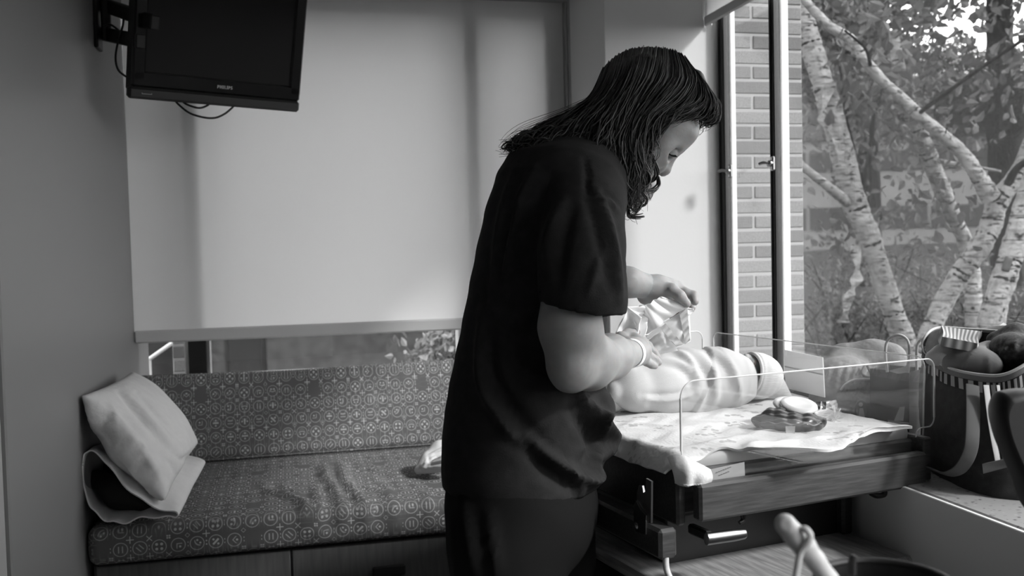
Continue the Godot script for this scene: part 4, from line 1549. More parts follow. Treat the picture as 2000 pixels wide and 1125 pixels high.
func bassinet() -> void:
	var b := base("bassinet_stand", "dark wooden bassinet stand with a chrome lever and an open shelf top", "bassinet", bassinet_frame())
	var m := Mb.new()
	cbox(m, Vector3(0.03, 0.793, 0.005), Vector3(0.593, 0.862, 0.032), 0.005)
	part("front_board", m, M.wood, b, "oak front board with bevelled edges")
	m = Mb.new()
	cbox(m, Vector3(0.012, 0.8, -0.03), Vector3(0.615, 0.882, -0.008), 0.004)
	part("inner_board", m, M.wood, b)
	m = Mb.new()
	cbox(m, Vector3(0.594, 0.80, -0.04), Vector3(0.616, 0.89, 0.022), 0.003)
	part("corner_block", m, M.wood, b)
	m = Mb.new()
	cbox(m, Vector3(0.004, 0.78, -0.82), Vector3(0.024, 0.884, -0.004), 0.005)
	part("side_board", m, M.wood_dark, b)
	m = Mb.new()
	cbox(m, Vector3(0.6, 0.79, -0.82), Vector3(0.622, 0.888, -0.04), 0.005)
	part("side_board", m, M.wood_dark, b)
	m = Mb.new()
	cbox(m, Vector3(0.0, 0.79, -0.84), Vector3(0.62, 0.888, -0.818), 0.005)
	part("back_board", m, M.wood_dark, b)
	m = Mb.new()
	cbox(m, Vector3(0.015, 0.79, -0.82), Vector3(0.605, 0.87, -0.025), 0.003)
	part("mattress_board", m, M.wood_dark, b)
	m = Mb.new()
	cbox(m, Vector3(-0.035, 0.722, -0.62), Vector3(0.004, 0.779, -0.004), 0.006)
	part("side_rail", m, M.wood, b, "lowered wooden side rail with a squared end")
	m = Mb.new()
	var q0 := Vector3(-0.03, 0.8225, -0.0427)
	extrude(m, outline([Vector2(-0.022, -0.03), Vector2(0.02, -0.034), Vector2(0.024, 0.045), Vector2(0.006, 0.047), Vector2(0.003, 0.022), Vector2(-0.004, 0.018), Vector2(-0.008, 0.03), Vector2(-0.02, 0.028), Vector2(-0.028, 0.01), Vector2(-0.028, -0.016)]), 0.004, Transform3D(Basis(Vector3(0, 0, 1), Vector3.UP, Vector3(-1, 0, 0)), Vector3(-0.04, q0.y, q0.z)))
	part("bracket", m, M.metal, b, "slotted metal bracket")
	m = Mb.new()
	extrude(m, outline([Vector2(-0.03, -0.06), Vector2(0.006, -0.056), Vector2(0.008, -0.02), Vector2(-0.012, -0.012), Vector2(-0.026, 0.0), Vector2(-0.034, -0.01), Vector2(-0.036, -0.05)]), 0.003, Transform3D(Basis(Vector3(0, 0, 1), Vector3.UP, Vector3(-1, 0, 0)), Vector3(-0.044, q0.y - 0.002, q0.z)))
	var plate := part("bracket", m, M.metal, b)
	m = Mb.new()
	lathe(m, [Vector2(0, 0.004), Vector2(0.003, 0.004), Vector2(0.006, 0.002), Vector2(0.007, 0)], 14, Transform3D(Basis(Vector3(0, 0, 1), Vector3(-1, 0, 0), Vector3(0, -1, 0)), Vector3(-0.046, q0.y - 0.05, q0.z - 0.026)))
	part("screw", m, M.metal, plate)
	m = Mb.new()
	tube(m, spline([Vector3(-0.018, 0.725, -0.012), Vector3(-0.017, 0.70, -0.01), Vector3(-0.008, 0.678, 0.0), Vector3(0.02, 0.665, 0.01)], 12), [0.006], 10)
	part("white_tube", m, M.white_plastic, b, "short white plastic tube under the rail")
	# crank lever
	m = Mb.new()
	beam(m, Vector3(0.0722, 0.7529, -0.06), Vector3(0.0543, 0.7627, 0.025), 0.016, 0.02, 0.004)
	var lev := part("lever_arm", m, M.black, b)
	m = Mb.new()
	var h0 := Vector3(0.045, 0.7607, 0.03)
	var h1 := Vector3(0.1327, 0.7584, 0.03)
	tube(m, spline([h0, h0.lerp(h1, 0.02), h0.lerp(h1, 0.5), h0.lerp(h1, 0.93), h1], 30), [0.0105, 0.0115, 0.0115, 0.0115, 0.0095, 0.004], 16, true, 0.7)
	part("lever_grip", m, M.metal, lev, "chrome lever grip")
	m = Mb.new()
	tube(m, spline([Vector3(0.148, 0.7867, 0), Vector3(0.1502, 0.7745, 0), Vector3(0.1406, 0.7699, 0)], 8), [0.006, 0.005, 0.004], 8)
	part("hook", m, M.dark_metal, b)
	m = Mb.new()
	tube(m, spline([Vector3(0.4691, 0.7864, 0), Vector3(0.4856, 0.7779, 0), Vector3(0.5051, 0.7776, 0), Vector3(0.5066, 0.787, 0)], 12), [0.006], 8)
	part("hook", m, M.dark_metal, b)
	# the cabinet it stands on
	m = Mb.new()
	cbox(m, Vector3(0.06, 0.66, -0.5), Vector3(0.525, 0.795, -0.13), 0.004)
	part("column", m, M.black, b)
	m = Mb.new()
	cbox(m, Vector3(0.5, 0.662, -0.14), Vector3(0.53, 0.795, -0.11), 0.006)
	part("post", m, M.wood_dark, b)
	m = Mb.new()
	cbox(m, Vector3(-0.02, 0.64, -0.7), Vector3(0.525, 0.664, 0.062), 0.007)
	part("shelf_top", m, M.wood_top, b, "smooth wooden shelf top")
	m = Mb.new()
	cbox(m, Vector3(-0.01, 0.06, -0.68), Vector3(0.515, 0.64, 0.05), 0.006)
	part("cabinet", m, M.black, b)
	m = Mb.new()
	for c in [Vector3(0.03, 0.03, 0.0), Vector3(0.48, 0.03, 0.0), Vector3(0.03, 0.03, -0.63), Vector3(0.48, 0.03, -0.63)]:
		lathe(m, [Vector2(0, -0.012), Vector2(0.022, -0.012), Vector2(0.03, -0.006), Vector2(0.03, 0.006), Vector2(0.022, 0.012), Vector2(0, 0.012)], 16, Transform3D(Basis(Vector3(0, 1, 0), Vector3(1, 0, 0), Vector3(0, 0, 1)), c))
		cbox(m, c + Vector3(-0.012, 0.0, -0.012), c + Vector3(0.012, 0.04, 0.012), 0.003)
	part("caster", m, M.black, b)
	acrylic_sides()


func outline(pts: Array) -> PackedVector2Array:
	return PackedVector2Array(pts)


func clear_side(parent: Node3D, called: String, pts: Array, xf: Transform3D, edge: float) -> void:  # a clear sheet with a polished edge
	var poly := PackedVector2Array(pts)
	var m := Mb.new()
	extrude(m, poly, 0.005, xf)
	var o := part(called, m, M.acrylic, parent)
	m = Mb.new()
	var line := PackedVector3Array()
	for q in poly:
		line.append(xf * Vector3(q.x, q.y, 0))
	tube(m, line, [edge], 8, true, 1.0, xf.basis.z)
	for i in line.size() - 1:  # the upright ends show their thickness
		if absf(poly[i].x - poly[i + 1].x) < 0.012 and poly[i].distance_to(poly[i + 1]) > 0.04:
			tube(m, PackedVector3Array([line[i], line[i + 1]]), [edge * 1.5], 8, true, 1.0, xf.basis.z)
	part("polished_edge", m, M.acrylic_edge, o, "bright polished edge")


func arc(out: Array, c: Vector2, r: float, a0: float, a1: float, n := 7) -> void:
	for k in n + 1:
		var a := deg_to_rad(lerpf(a0, a1, float(k) / n))
		out.append(c + Vector2(cos(a), sin(a)) * r)


func acrylic_sides() -> void:
	var b := base("clear_tray", "clear acrylic tray sides standing round the bassinet mattress", "tray", bassinet_frame())
	var p := []
	p.append(Vector2(0.07, 0.852))
	arc(p, Vector2(0.055, 0.878), 0.012, 0, 90, 4)
	arc(p, Vector2(0.044, 0.922), 0.032, 260, 180, 5)
	arc(p, Vector2(0.044, 1.018), 0.032, 180, 90)
	arc(p, Vector2(0.628, 1.03), 0.02, 90, 0)
	arc(p, Vector2(0.628, 0.925), 0.02, 0, -70, 4)
	arc(p, Vector2(0.612, 0.89), 0.016, 95, 180, 4)
	p.append(Vector2(0.596, 0.852))
	clear_side(b, "front_side", p, Transform3D(), 0.0016)
	p = [Vector2(0.03, 0.86)]
	arc(p, Vector2(0.045, 1.03), 0.02, 180, 90)
	arc(p, Vector2(0.755, 1.028), 0.022, 90, 0)
	p.append(Vector2(0.777, 0.86))
	clear_side(b, "right_side", p, Transform3D(Basis(Vector3(0, 0, -1), Vector3.UP, Vector3(1, 0, 0)), Vector3(0.648, 0, 0.0)), 0.0014)
	p = [Vector2(0.02, 0.86)]
	arc(p, Vector2(0.04, 1.03), 0.02, 180, 90)
	arc(p, Vector2(0.628, 1.026), 0.024, 90, 0)
	p.append(Vector2(0.652, 0.86))
	clear_side(b, "back_side", p, Transform3D(Basis(), Vector3(0, 0, -0.835)), 0.0016)
	# sticker on the front side
	var m := Mb.new()
	m.face([Vector3(0.0593, 0.8809, 0.005), Vector3(0.1506, 0.8869, 0.005), Vector3(0.1513, 0.8593, 0.005), Vector3(0.068, 0.8558, 0.005)], Vector3(0, 0, 1))
	var st := part("sticker", m, sticker_mat(), b, "pale sticker with two faint lines of print")
	m = Mb.new()
	for k in 2:
		var a: Vector3 = Vector3(0.0839, 0.8734, 0.0058)
		for j in 7 - 2 * k:
			cbox(m, a + Vector3(0.0052 * j + 0.006 * k, -0.006 * k + 0.0011 * j, 0), a + Vector3(0.0052 * j + 0.0038 + 0.006 * k, 0.0016 - 0.006 * k + 0.0011 * j, 0.0003), 0.0001)
	part("print", m, M.mid, st)
	# the name card tucked over the right side
	var c := base("name_card", "blank white card hung on the tray's right side by the baby's head", "card", bassinet_frame())
	m = Mb.new()
	var e := [Vector3(0.64, 1.0281, -0.4605), Vector3(0.64, 1.0216, -0.3217), Vector3(0.64, 0.9251, -0.3161), Vector3(0.64, 0.9299, -0.4563)]
	var thick := Vector3(-0.003, 0, 0)
	m.face([e[0] + thick, e[1] + thick, e[2] + thick, e[3] + thick], Vector3(-1, 0, 0))
	m.face([e[0], e[1], e[2], e[3]], Vector3(1, 0, 0))
	for k in 4:
		m.face([e[k], e[(k + 1) % 4], e[(k + 1) % 4] + thick, e[k] + thick], e[k] + e[(k + 1) % 4] - e[(k + 2) % 4] - e[(k + 3) % 4])
	part("card", m, M.paper, c)
	m = Mb.new()
	var g0: Vector3 = (e[0] + e[1]) * 0.5
	cbox(m, g0 + Vector3(-0.006, -0.012, -0.055), g0 + Vector3(0.012, 0.014, 0.05), 0.002)
	part("clear_clip", m, M.acrylic, c)
	m = Mb.new()
	for k in 2:
		tube(m, PackedVector3Array([e[0].lerp(e[3], 0.42 + 0.02 * k) + thick * 1.3, e[1].lerp(e[2], 0.42 + 0.02 * k) + thick * 1.3]), [0.0006], 4)
	part("fold_line", m, M.pale, c)


func sticker_mat() -> StandardMaterial3D:
	var s := grey(0.72, 0.5)
	s.transparency = BaseMaterial3D.TRANSPARENCY_ALPHA
	s.albedo_color.a = 0.62
	return s


func bedding() -> void:
	var m := Mb.new()
	puff(m, Transform3D(Basis(), Vector3(0.31, 0.89, -0.42)), Vector3(0.292, 0.019, 0.4), 0.014, Vector3i(20, 4, 24))
	var mt := single("mattress", m, M.mattress, "thin bassinet mattress almost hidden under the printed flannel blanket", "mattress")
	mt.transform = bassinet_frame()
	# flannel blanket: lies on the mattress, hangs over its left and front edges
	m = Mb.new()
	var nu := 110
	var nv := 110
	var p := PackedVector3Array()
	var hem := spline([Vector3(-0.03, 0, -0.02), Vector3(0.04, 0, 0.004), Vector3(0.12, 0, -0.02), Vector3(0.1789, 0.905, 0.039), Vector3(0.2189, 0.905, 0.0771), Vector3(0.264, 0.905, 0.1079), Vector3(0.3446, 0.905, 0.0776), Vector3(0.4776, 0.905, 0.0134), Vector3(0.5552, 0.905, 0.0286)], nu)
	for i in nu:
		var u := i / (nu - 1.0)
		for j in nv:
			var v := j / (nv - 1.0)
			var front := hem[i]
			var x := lerpf(front.x, lerpf(-0.035, 0.6, u), v)
			var z := lerpf(front.z, -0.8, v)
			var y := 0.9125
			y += 0.0022 * sin(x * 31.0 + z * 12.0) * sin(z * 23.0 - x * 9.0) + 0.0012 * sin(x * 80.0 + 3.0 * sin(z * 40.0))
			y += 0.006 * exp(-pow(v / 0.035, 2.0)) * (0.6 + 0.5 * sin(x * 36.0))  # the raised hem
			var over := maxf(0.0, 0.016 - x) # past the mattress edge on the left
			y -= over * 0.8
			if x < 0.016:
				x = 0.016 - over * 0.6 + 0.0015 * sin(z * 25.0) * clampf(over * 40.0, 0, 1)
			var past := clampf((z + 0.035) / 0.04, 0.0, 1.0) * smoothstep(0.2, 0.12, x)
			y -= past * past * 0.02 * smoothstep(-0.02, 0.03, x)
			p.append(Vector3(x, y, z))
	sheet(m, p, nu, nv, 0.005)
	for q in [[Vector3(0.0146, 0.915, -0.0389), Vector3(0.1612, 0.915, -0.0625), Vector3(0.3855, 0.915, -0.1157)], [Vector3(0.0626, 0.915, 0.0391), Vector3(0.188, 0.915, -0.0021), Vector3(0.2732, 0.915, 0.0144), Vector3(0.3396, 0.915, 0.0533)], [Vector3(0.3132, 0.915, 0.0816), Vector3(0.4511, 0.915, 0.0196), Vector3(0.5426, 0.915, 0.0112)], [Vector3(0.1059, 0.915, -0.3181), Vector3(0.1585, 0.915, -0.2181), Vector3(0.2943, 0.915, -0.2047)]]:
		crease(m, q, 0.02, 0.005, Vector3.UP)
	again(m)
	var bl := single("blanket", m, M.flannel, "white flannel blanket with a faint scattered print covering the bassinet mattress", "blanket")
	bl.transform = bassinet_frame()
	# the bunched corner at the near left
	m = Mb.new()
	p = PackedVector3Array()
	var top := spline([Vector3(-0.0044, 0.9081, -0.0205), Vector3(0.0058, 0.9146, -0.0053), Vector3(0.0184, 0.9106, 0.0059), Vector3(0.0398, 0.8977, 0.0104), Vector3(0.066, 0.8825, 0.0117)], 40)
	var low := spline([Vector3(0.0033, 0.8644, -0.0097), Vector3(0.0068, 0.8622, 0.0084), Vector3(0.0206, 0.8625, 0.0177), Vector3(0.0395, 0.8616, 0.0195), Vector3(0.0638, 0.859, 0.0173)], 40)
	for i in 40:
		for j in 12:
			var v := j / 11.0
			var q := top[i].lerp(low[i], v)
			q += Vector3(-0.2, 0, 1).normalized() * (0.003 * sin(i * 0.4 + v * 2.0) * v + 0.008 * sin(PI * v))
			p.append(q)
	sheet(m, p, 40, 12, 0.005)
	var fold := part("hanging_corner", m, M.flannel, bl)
	m = Mb.new()
	var hemline := PackedVector3Array()
	for i in 40:
		hemline.append(p[i * 12 + 11])
	tube(m, hemline, [0.0035], 6, true, 1.0, Vector3.UP, 0.2)
	part("stitched_hem", m, M.flannel, fold)


# ---------------------------------------------------------------- the swaddled baby
func infant() -> void:
	var b := base("person", "newborn baby lying swaddled on the bassinet in a pale knitted hat", "person")
	var m := Mb.new()
	var f := Sdf.new()
	# head and face, turned up
	var hc := Vector3(1.1114, 0.9759, -2.0891)
	f.blob(hc, Basis(PICTURE_RIGHT, PICTURE_UP, PICTURE_BACK), Vector3(0.05, 0.05, 0.046), 0.01)
	f.bone(Vector3(1.0833, 1.0053, -2.0764), Vector3(1.0707, 0.9907, -2.0788), 0.024, 0.02, 0.016)
	f.bone(Vector3(1.0835, 1.0147, -2.0819), Vector3(1.0707, 1.028, -2.0804), 0.009, 0.0075, 0.008)
	f.bone(Vector3(1.0668, 1.0252, -2.0729), Vector3(1.0743, 1.022, -2.0875), 0.006, 0.006, 0.004)
	f.bone(Vector3(1.0613, 1.0258, -2.0701), Vector3(1.0561, 1.0253, -2.0652), 0.0024, 0.002, 0.003, true)
	f.bone(Vector3(1.0616, 1.0083, -2.0817), Vector3(1.0638, 1.0008, -2.0809), 0.009, 0.011, 0.008)
	f.bone(Vector3(1.0786, 1.0185, -2.0493), Vector3(1.0704, 1.0069, -2.0467), 0.008, 0.008, 0.008, true)
	f.blob(Vector3(1.0809, 1.0124, -2.0588), Basis(), Vector3(0.011, 0.01, 0.0085), 0.004)
	f.bone(Vector3(1.0717, 1.0186, -2.0515), Vector3(1.0809, 1.0061, -2.0488), 0.0017, 0.0017, 0.002, true)
	f.bone(Vector3(1.1062, 0.9635, -2.0899), Vector3(1.0527, 0.9624, -2.0922), 0.035, 0.03, 0.02)
	f.bone(Vector3(1.0527, 0.9624, -2.0922), Vector3(0.903, 0.969, -2.0867), 0.045, 0.05, 0.03)
	f.bone(Vector3(0.903, 0.969, -2.0867), Vector3(0.7516, 0.9601, -2.0809), 0.045, 0.02, 0.03)
	nets(m, f, Vector3(0.9194, 0.9796, -2.0935) - Vector3(0.24, 0.1, 0.2), Vector3(0.9194, 0.9796, -2.0935) + Vector3(0.28, 0.12, 0.2), 0.0035)
	part("body", m, M.baby_skin, b)
	# the swaddling blanket
	m = Mb.new()
	f = Sdf.new()
	var spine := [Vector3(0.7209, 0.9681, -2.0371), Vector3(0.7705, 0.9676, -2.0459), Vector3(0.8399, 0.9712, -2.0605), Vector3(0.9089, 0.9734, -2.07), Vector3(0.9851, 0.9731, -2.0777), Vector3(1.0364, 0.9723, -2.081), Vector3(1.0626, 0.9679, -2.0849)]
	f.chain(spine, [0.0235, 0.0511, 0.0711, 0.0792, 0.0727, 0.0533, 0.0336], 0.012)
	f.bone(Vector3(0.7669, 0.9971, -2.0686), Vector3(0.8683, 1.0042, -2.0963), 0.03, 0.035, 0.04)
	f.bone(Vector3(1.0842, 1.0393, -2.0365), Vector3(1.0904, 1.0098, -2.0338), 0.033, 0.026, 0.01, true)
	f.bone(Vector3(1.1229, 1.03, -2.1092), Vector3(1.1293, 0.9995, -2.1065), 0.033, 0.026, 0.01, true)
	nets(m, f, Vector3(0.9051, 0.9765, -2.0762) - Vector3(0.26, 0.12, 0.2), Vector3(0.9051, 0.9765, -2.0762) + Vector3(0.26, 0.13, 0.2), 0.0045)
	# the wrap's layers: thicker towards the chest beyond each edge
	for k in m.v.size():
		var q := m.v[k]
		var rel := q - Vector3(0.909, 0.977, -2.0701)
		var s := rel.dot(PICTURE_RIGHT)
		var t := rel.dot(PICTURE_UP)
		var lift := 0.0
		lift += 0.008 * smoothstep(-0.004, 0.004, s - 0.022 - 0.03 * sin((t + 0.03) * 18.0)) * smoothstep(0.1, 0.06, t)
		lift += 0.003 * smoothstep(-0.003, 0.003, s - 0.105 + 0.3 * t + 1.1 * t * t)
		m.v[k] += m.n[k] * lift
	again(m)
	for c in [
		[[Vector3(0.8379, 1.0515, -2.0335), Vector3(0.8771, 1.0458, -2.024), Vector3(0.9063, 1.0213, -2.0161), Vector3(0.9169, 0.9902, -2.0123)], 0.011, 0.008],
		[[Vector3(0.8751, 1.0577, -2.025), Vector3(0.9186, 1.0424, -2.0141), Vector3(0.9476, 1.0108, -2.0059), Vector3(0.9581, 0.9773, -2.002)], 0.013, 0.008],
		[[Vector3(0.9262, 1.0624, -2.0131), Vector3(0.9695, 1.0436, -2.0021), Vector3(0.996, 1.0049, -1.9942), Vector3(1.0061, 0.9595, -1.9899), Vector3(0.9981, 0.9265, -1.9904)], 0.013, 0.006],
		[[Vector3(0.894, 1.0335, -2.0195), Vector3(0.9312, 1.0041, -2.0095), Vector3(0.9391, 0.96, -2.0058), Vector3(0.9262, 0.9187, -2.0071)], 0.014, -0.008],
		[[Vector3(0.9464, 1.0429, -2.0075), Vector3(0.9777, 1.0101, -1.9988), Vector3(0.9853, 0.9589, -1.9948)], 0.012, -0.005],
		[[Vector3(0.7866, 0.9528, -2.0106), Vector3(0.823, 0.9484, -2.0019), Vector3(0.8619, 0.9545, -1.9929), Vector3(0.8987, 0.9641, -1.9846)], 0.009, 0.007],
		[[Vector3(0.7766, 0.9624, -2.0134), Vector3(0.8279, 0.9588, -2.0011), Vector3(0.8794, 0.9669, -1.9893)], 0.01, -0.005],
		[[Vector3(0.7962, 1.038, -2.0119), Vector3(0.8419, 1.0393, -2.0012), Vector3(0.8812, 1.0208, -1.9911)], 0.008, 0.005],
		[[Vector3(0.7673, 1.0259, -2.0183), Vector3(0.8301, 1.029, -2.0036), Vector3(0.875, 1.0069, -1.992), Vector3(0.8918, 0.9596, -1.9861)], 0.012, -0.006],
		[[Vector3(0.9181, 0.9285, -1.9785), Vector3(0.9394, 0.9514, -1.9745), Vector3(0.9382, 0.9843, -1.9761)], 0.012, 0.006],
		[[Vector3(0.9728, 0.9272, -1.9656), Vector3(0.992, 0.9572, -1.9623), Vector3(0.9842, 0.9984, -1.9659)], 0.009, 0.004]]:
		crease(m, c[0], c[1], c[2], PICTURE_BACK)
	again(m)
	part("swaddle", m, M.swaddle, b, "thick white swaddling blanket in folds")
	# the hat
	m = Mb.new()
	var ax := (PICTURE_RIGHT * 0.95 - PICTURE_UP * 0.18 - PICTURE_BACK * 0.32).normalized()
	var side := PICTURE_UP - ax * ax.dot(PICTURE_UP)
	side = side.normalized()
	var xf := Transform3D(Basis(side, ax, side.cross(ax)), Vector3(1.0778, 0.9843, -2.0769))
	var prof := []
	for q in [[0.0, 0.051], [0.004, 0.0545], [0.012, 0.0555], [0.028, 0.056], [0.044, 0.053], [0.058, 0.047], [0.07, 0.038], [0.08, 0.026], [0.087, 0.014], [0.09, 0.0]]:
		prof.append(Vector2(q[1], q[0]))
	var sp := PackedVector3Array()
	for q in prof:
		sp.append(Vector3(q.x, q.y, 0))
	var fine := spline(Array(sp), 34)
	var ring := PackedVector3Array()
	for i in fine.size():
		for k in 64:
			var a := TAU * k / 64.0
			var r := fine[i].x * (1.0 + 0.012 * sin(a * 3.0 + i * 0.35) + 0.006 * sin(i * 1.4))
			ring.append(xf * Vector3(r * cos(a), fine[i].y, r * sin(a)))
	m.grid(ring, fine.size(), 64, false, true)
	# its little knotted tip, resting on the blanket
	tube(m, spline([Vector3(1.1499, 0.9509, -2.0996), Vector3(1.1715, 0.9327, -2.0937), Vector3(1.1891, 0.9149, -2.0785)], 12), [0.036, 0.022, 0.005], 20)
	tube(m, closed_loop(ring, 0, 64), [0.0042], 8, false)
	part("hat", m, M.knit, b, "pale knitted hat pulled low over the forehead")


func closed_loop(ring: PackedVector3Array, row: int, n: int) -> PackedVector3Array:
	var out := PackedVector3Array()
	for k in n + 1:
		out.append(ring[row * n + k % n])
	return out


# ---------------------------------------------------------------- the man
var shirt_l := PackedVector3Array()
var shirt_r := PackedVector3Array()
var shirt_b := PackedFloat32Array()
var flat_right := Vector3(0.9727, 0, 0.2307).normalized()
var flat_back := Vector3(-0.2307, 0, 0.9727).normalized()


func torso_field(p: Vector3) -> float:  # an upright stack of ovals
	var n := shirt_l.size()
	var y := p.y
	var k := 0
	while k < n - 2 and y < shirt_l[k + 1].y:
		k += 1
	var f := clampf((shirt_l[k].y - y) / (shirt_l[k].y - shirt_l[k + 1].y), 0.0, 1.0)
	f = f * f * (3.0 - 2.0 * f) * 0.5 + f * 0.5
	var l := shirt_l[k].lerp(shirt_l[k + 1], f)
	var r := shirt_r[k].lerp(shirt_r[k + 1], f)
	var c := (l + r) * 0.5
	var a := (r - l).dot(flat_right) * 0.5
	var b := lerpf(shirt_b[k], shirt_b[k + 1], f)
	var dx := (p - c).dot(flat_right) / a
	var dz := (p - c).dot(flat_back) / b
	var q := sqrt(dx * dx + dz * dz)
	var g := sqrt(dx * dx / (a * a) + dz * dz / (b * b))
	var d := q * (q - 1.0) / maxf(g, 1e-4) if q > 1e-4 else -a
	d = maxf(d, y - shirt_l[0].y)
	return maxf(d, shirt_l[n - 1].y - y)


func man() -> void:
	var who := base("person", "long-haired man in a dark t-shirt bending over the swaddled baby", "person")
	man_body(who)
	man_clothes(who)
	man_hair(who)


func head_axes() -> Basis:  # x towards the face, y to the crown, z to the viewer
	var fwd := (PICTURE_RIGHT * 0.77 - PICTURE_UP * 0.64).normalized()
	var up := (PICTURE_RIGHT * 0.64 + PICTURE_UP * 0.77).normalized()
	return Basis(fwd, up, fwd.cross(up))


func man_body(who: Node3D) -> void:
	var m := Mb.new()
	var f := Sdf.new()
	var hb := head_axes()
	# head
	f.blob(Vector3(0.7009, 1.5813, -1.7693), hb, Vector3(0.096, 0.094, 0.072), 0.01)
	f.blob(Vector3(0.7326, 1.5164, -1.7591), hb, Vector3(0.036, 0.088, 0.058), 0.03)
	f.bone(Vector3(0.7795, 1.5254, -1.7484), Vector3(0.7589, 1.5005, -1.7522), 0.0205, 0.0165, 0.025)
	f.bone(Vector3(0.7641, 1.5185, -1.7261), Vector3(0.739, 1.4952, -1.7238), 0.02, 0.0155, 0.02)
	f.bone(Vector3(0.7513, 1.4813, -1.7532), Vector3(0.7345, 1.4522, -1.756), 0.007, 0.0098, 0.01)
	f.bone(Vector3(0.7335, 1.4512, -1.7562), Vector3(0.7294, 1.4472, -1.757), 0.0105, 0.0092, 0.005)
	f.bone(Vector3(0.7186, 1.4544, -1.7464), Vector3(0.7156, 1.4504, -1.747), 0.0078, 0.0068, 0.007)
	f.bone(Vector3(0.7287, 1.4566, -1.7709), Vector3(0.7256, 1.4525, -1.7714), 0.0078, 0.0068, 0.007)
	f.bone(Vector3(0.7214, 1.4435, -1.7484), Vector3(0.7168, 1.4474, -1.7476), 0.0032, 0.0024, 0.002, true)
	f.bone(Vector3(0.7088, 1.4783, -1.724), Vector3(0.6897, 1.4723, -1.7242), 0.022, 0.022, 0.03)
	f.bone(Vector3(0.7007, 1.452, -1.7639), Vector3(0.6923, 1.4359, -1.7652), 0.015, 0.015, 0.012)
	f.bone(Vector3(0.7021, 1.4336, -1.7628), Vector3(0.698, 1.4296, -1.7636), 0.007, 0.006, 0.005)
	f.bone(Vector3(0.6939, 1.4246, -1.7644), Vector3(0.6898, 1.4206, -1.7652), 0.008, 0.006, 0.006)
	f.bone(Vector3(0.6925, 1.4272, -1.7443), Vector3(0.6867, 1.4249, -1.7404), 0.0016, 0.0016, 0.002, true)
	f.bone(Vector3(0.6738, 1.4159, -1.7688), Vector3(0.6816, 1.4106, -1.7667), 0.02, 0.018, 0.02)
	f.bone(Vector3(0.6325, 1.4764, -1.7348), Vector3(0.6819, 1.4174, -1.7618), 0.024, 0.018, 0.03)
	f.bone(Vector3(0.6637, 1.4851, -1.8203), Vector3(0.6856, 1.418, -1.7712), 0.024, 0.018, 0.03)
	f.bone(Vector3(0.7372, 1.4826, -1.7175), Vector3(0.7247, 1.4765, -1.7161), 0.0085, 0.0085, 0.014, true)
	f.bone(Vector3(0.7353, 1.4827, -1.7283), Vector3(0.7315, 1.4806, -1.727), 0.0115, 0.0115, 0.004)
	f.bone(Vector3(0.7374, 1.4784, -1.7158), Vector3(0.7232, 1.4825, -1.7172), 0.0014, 0.0014, 0.0015, true)
	f.bone(Vector3(0.7238, 1.4889, -1.721), Vector3(0.739, 1.4838, -1.7192), 0.003, 0.0026, 0.004)
	f.blob(Vector3(0.6351, 1.5276, -1.7106), hb, Vector3(0.016, 0.032, 0.01), 0.008)
	# neck and the trunk under the shirt
	f.chain([Vector3(0.6428, 1.5318, -1.781), Vector3(0.6003, 1.4946, -1.7843), Vector3(0.558, 1.4565, -1.7875)], [0.064, 0.062, 0.07], 0.03)
	f.chain([Vector3(0.5571, 1.4261, -1.7865), Vector3(0.4983, 1.2857, -1.7945), Vector3(0.4356, 1.0237, -1.7983), Vector3(0.4264, 0.8314, -1.7924)], [0.1, 0.115, 0.11, 0.12], 0.05)
	# right arm
	var arm := [Vector3(0.5344, 1.3987, -1.6673), Vector3(0.4934, 1.2494, -1.609), Vector3(0.4805, 1.159, -1.598), Vector3(0.4827, 1.0916, -1.5946)]
	f.chain(arm, [0.062, 0.056, 0.0535, 0.043], 0.016)
	f.chain([Vector3(0.4827, 1.0916, -1.5946), Vector3(0.5289, 1.0868, -1.6401), Vector3(0.5957, 1.0892, -1.7118), Vector3(0.6728, 1.0827, -1.8064)], [0.042, 0.0465, 0.0425, 0.027], 0.016)
	f.bone(Vector3(0.4931, 1.1504, -1.5843), Vector3(0.5448, 1.1057, -1.6422), 0.03, 0.03, 0.03)
	f.bone(Vector3(0.467, 1.0658, -1.5818), Vector3(0.4788, 1.0621, -1.584), 0.014, 0.012, 0.02)
	# left arm
	f.chain([Vector3(0.5926, 1.4031, -1.9211), Vector3(0.6283, 1.2326, -1.9364)], [0.058, 0.045], 0.016)
	f.chain([Vector3(0.6283, 1.2326, -1.9364), Vector3(0.7088, 1.224, -1.917), Vector3(0.7622, 1.2121, -1.9244)], [0.044, 0.0315, 0.0265], 0.016)
	var lo := Vector3(0.4143, 0.8216, -1.7948) - Vector3(0.12, 0.06, 0.2)
	var hi := Vector3(0.8345, 1.6916, -1.7732) + Vector3(0.06, 0.06, 0.5)
	nets(m, f, Vector3(lo.x, lo.y, -2.3), Vector3(hi.x, hi.y, -1.35), 0.0065)
	# a finer skin for the head
	var head := Mb.new()
	nets(head, f, Vector3(0.6998, 1.5457, -1.7681) - Vector3(0.15, 0.17, 0.14), Vector3(0.6998, 1.5457, -1.7681) + Vector3(0.15, 0.17, 0.14), 0.003)
	drop_inside(m, Vector3(0.6998, 1.5457, -1.7681) - Vector3(0.146, 0.166, 0.136), Vector3(0.6998, 1.5457, -1.7681) + Vector3(0.146, 0.166, 0.136))
	# right hand: the back of the hand up, fingers closing round the swaddled legs
	var h := Sdf.new()
	h.chain([Vector3(0.6557, 1.0831, -1.7899), Vector3(0.6805, 1.0825, -1.8149), Vector3(0.6998, 1.0826, -1.8361)], [0.028, 0.0275, 0.0285], 0.012)
	var roots := [Vector3(0.705, 1.1065, -1.8667), Vector3(0.7116, 1.0964, -1.8544), Vector3(0.7099, 1.084, -1.8389), Vector3(0.7038, 1.0703, -1.8295)]
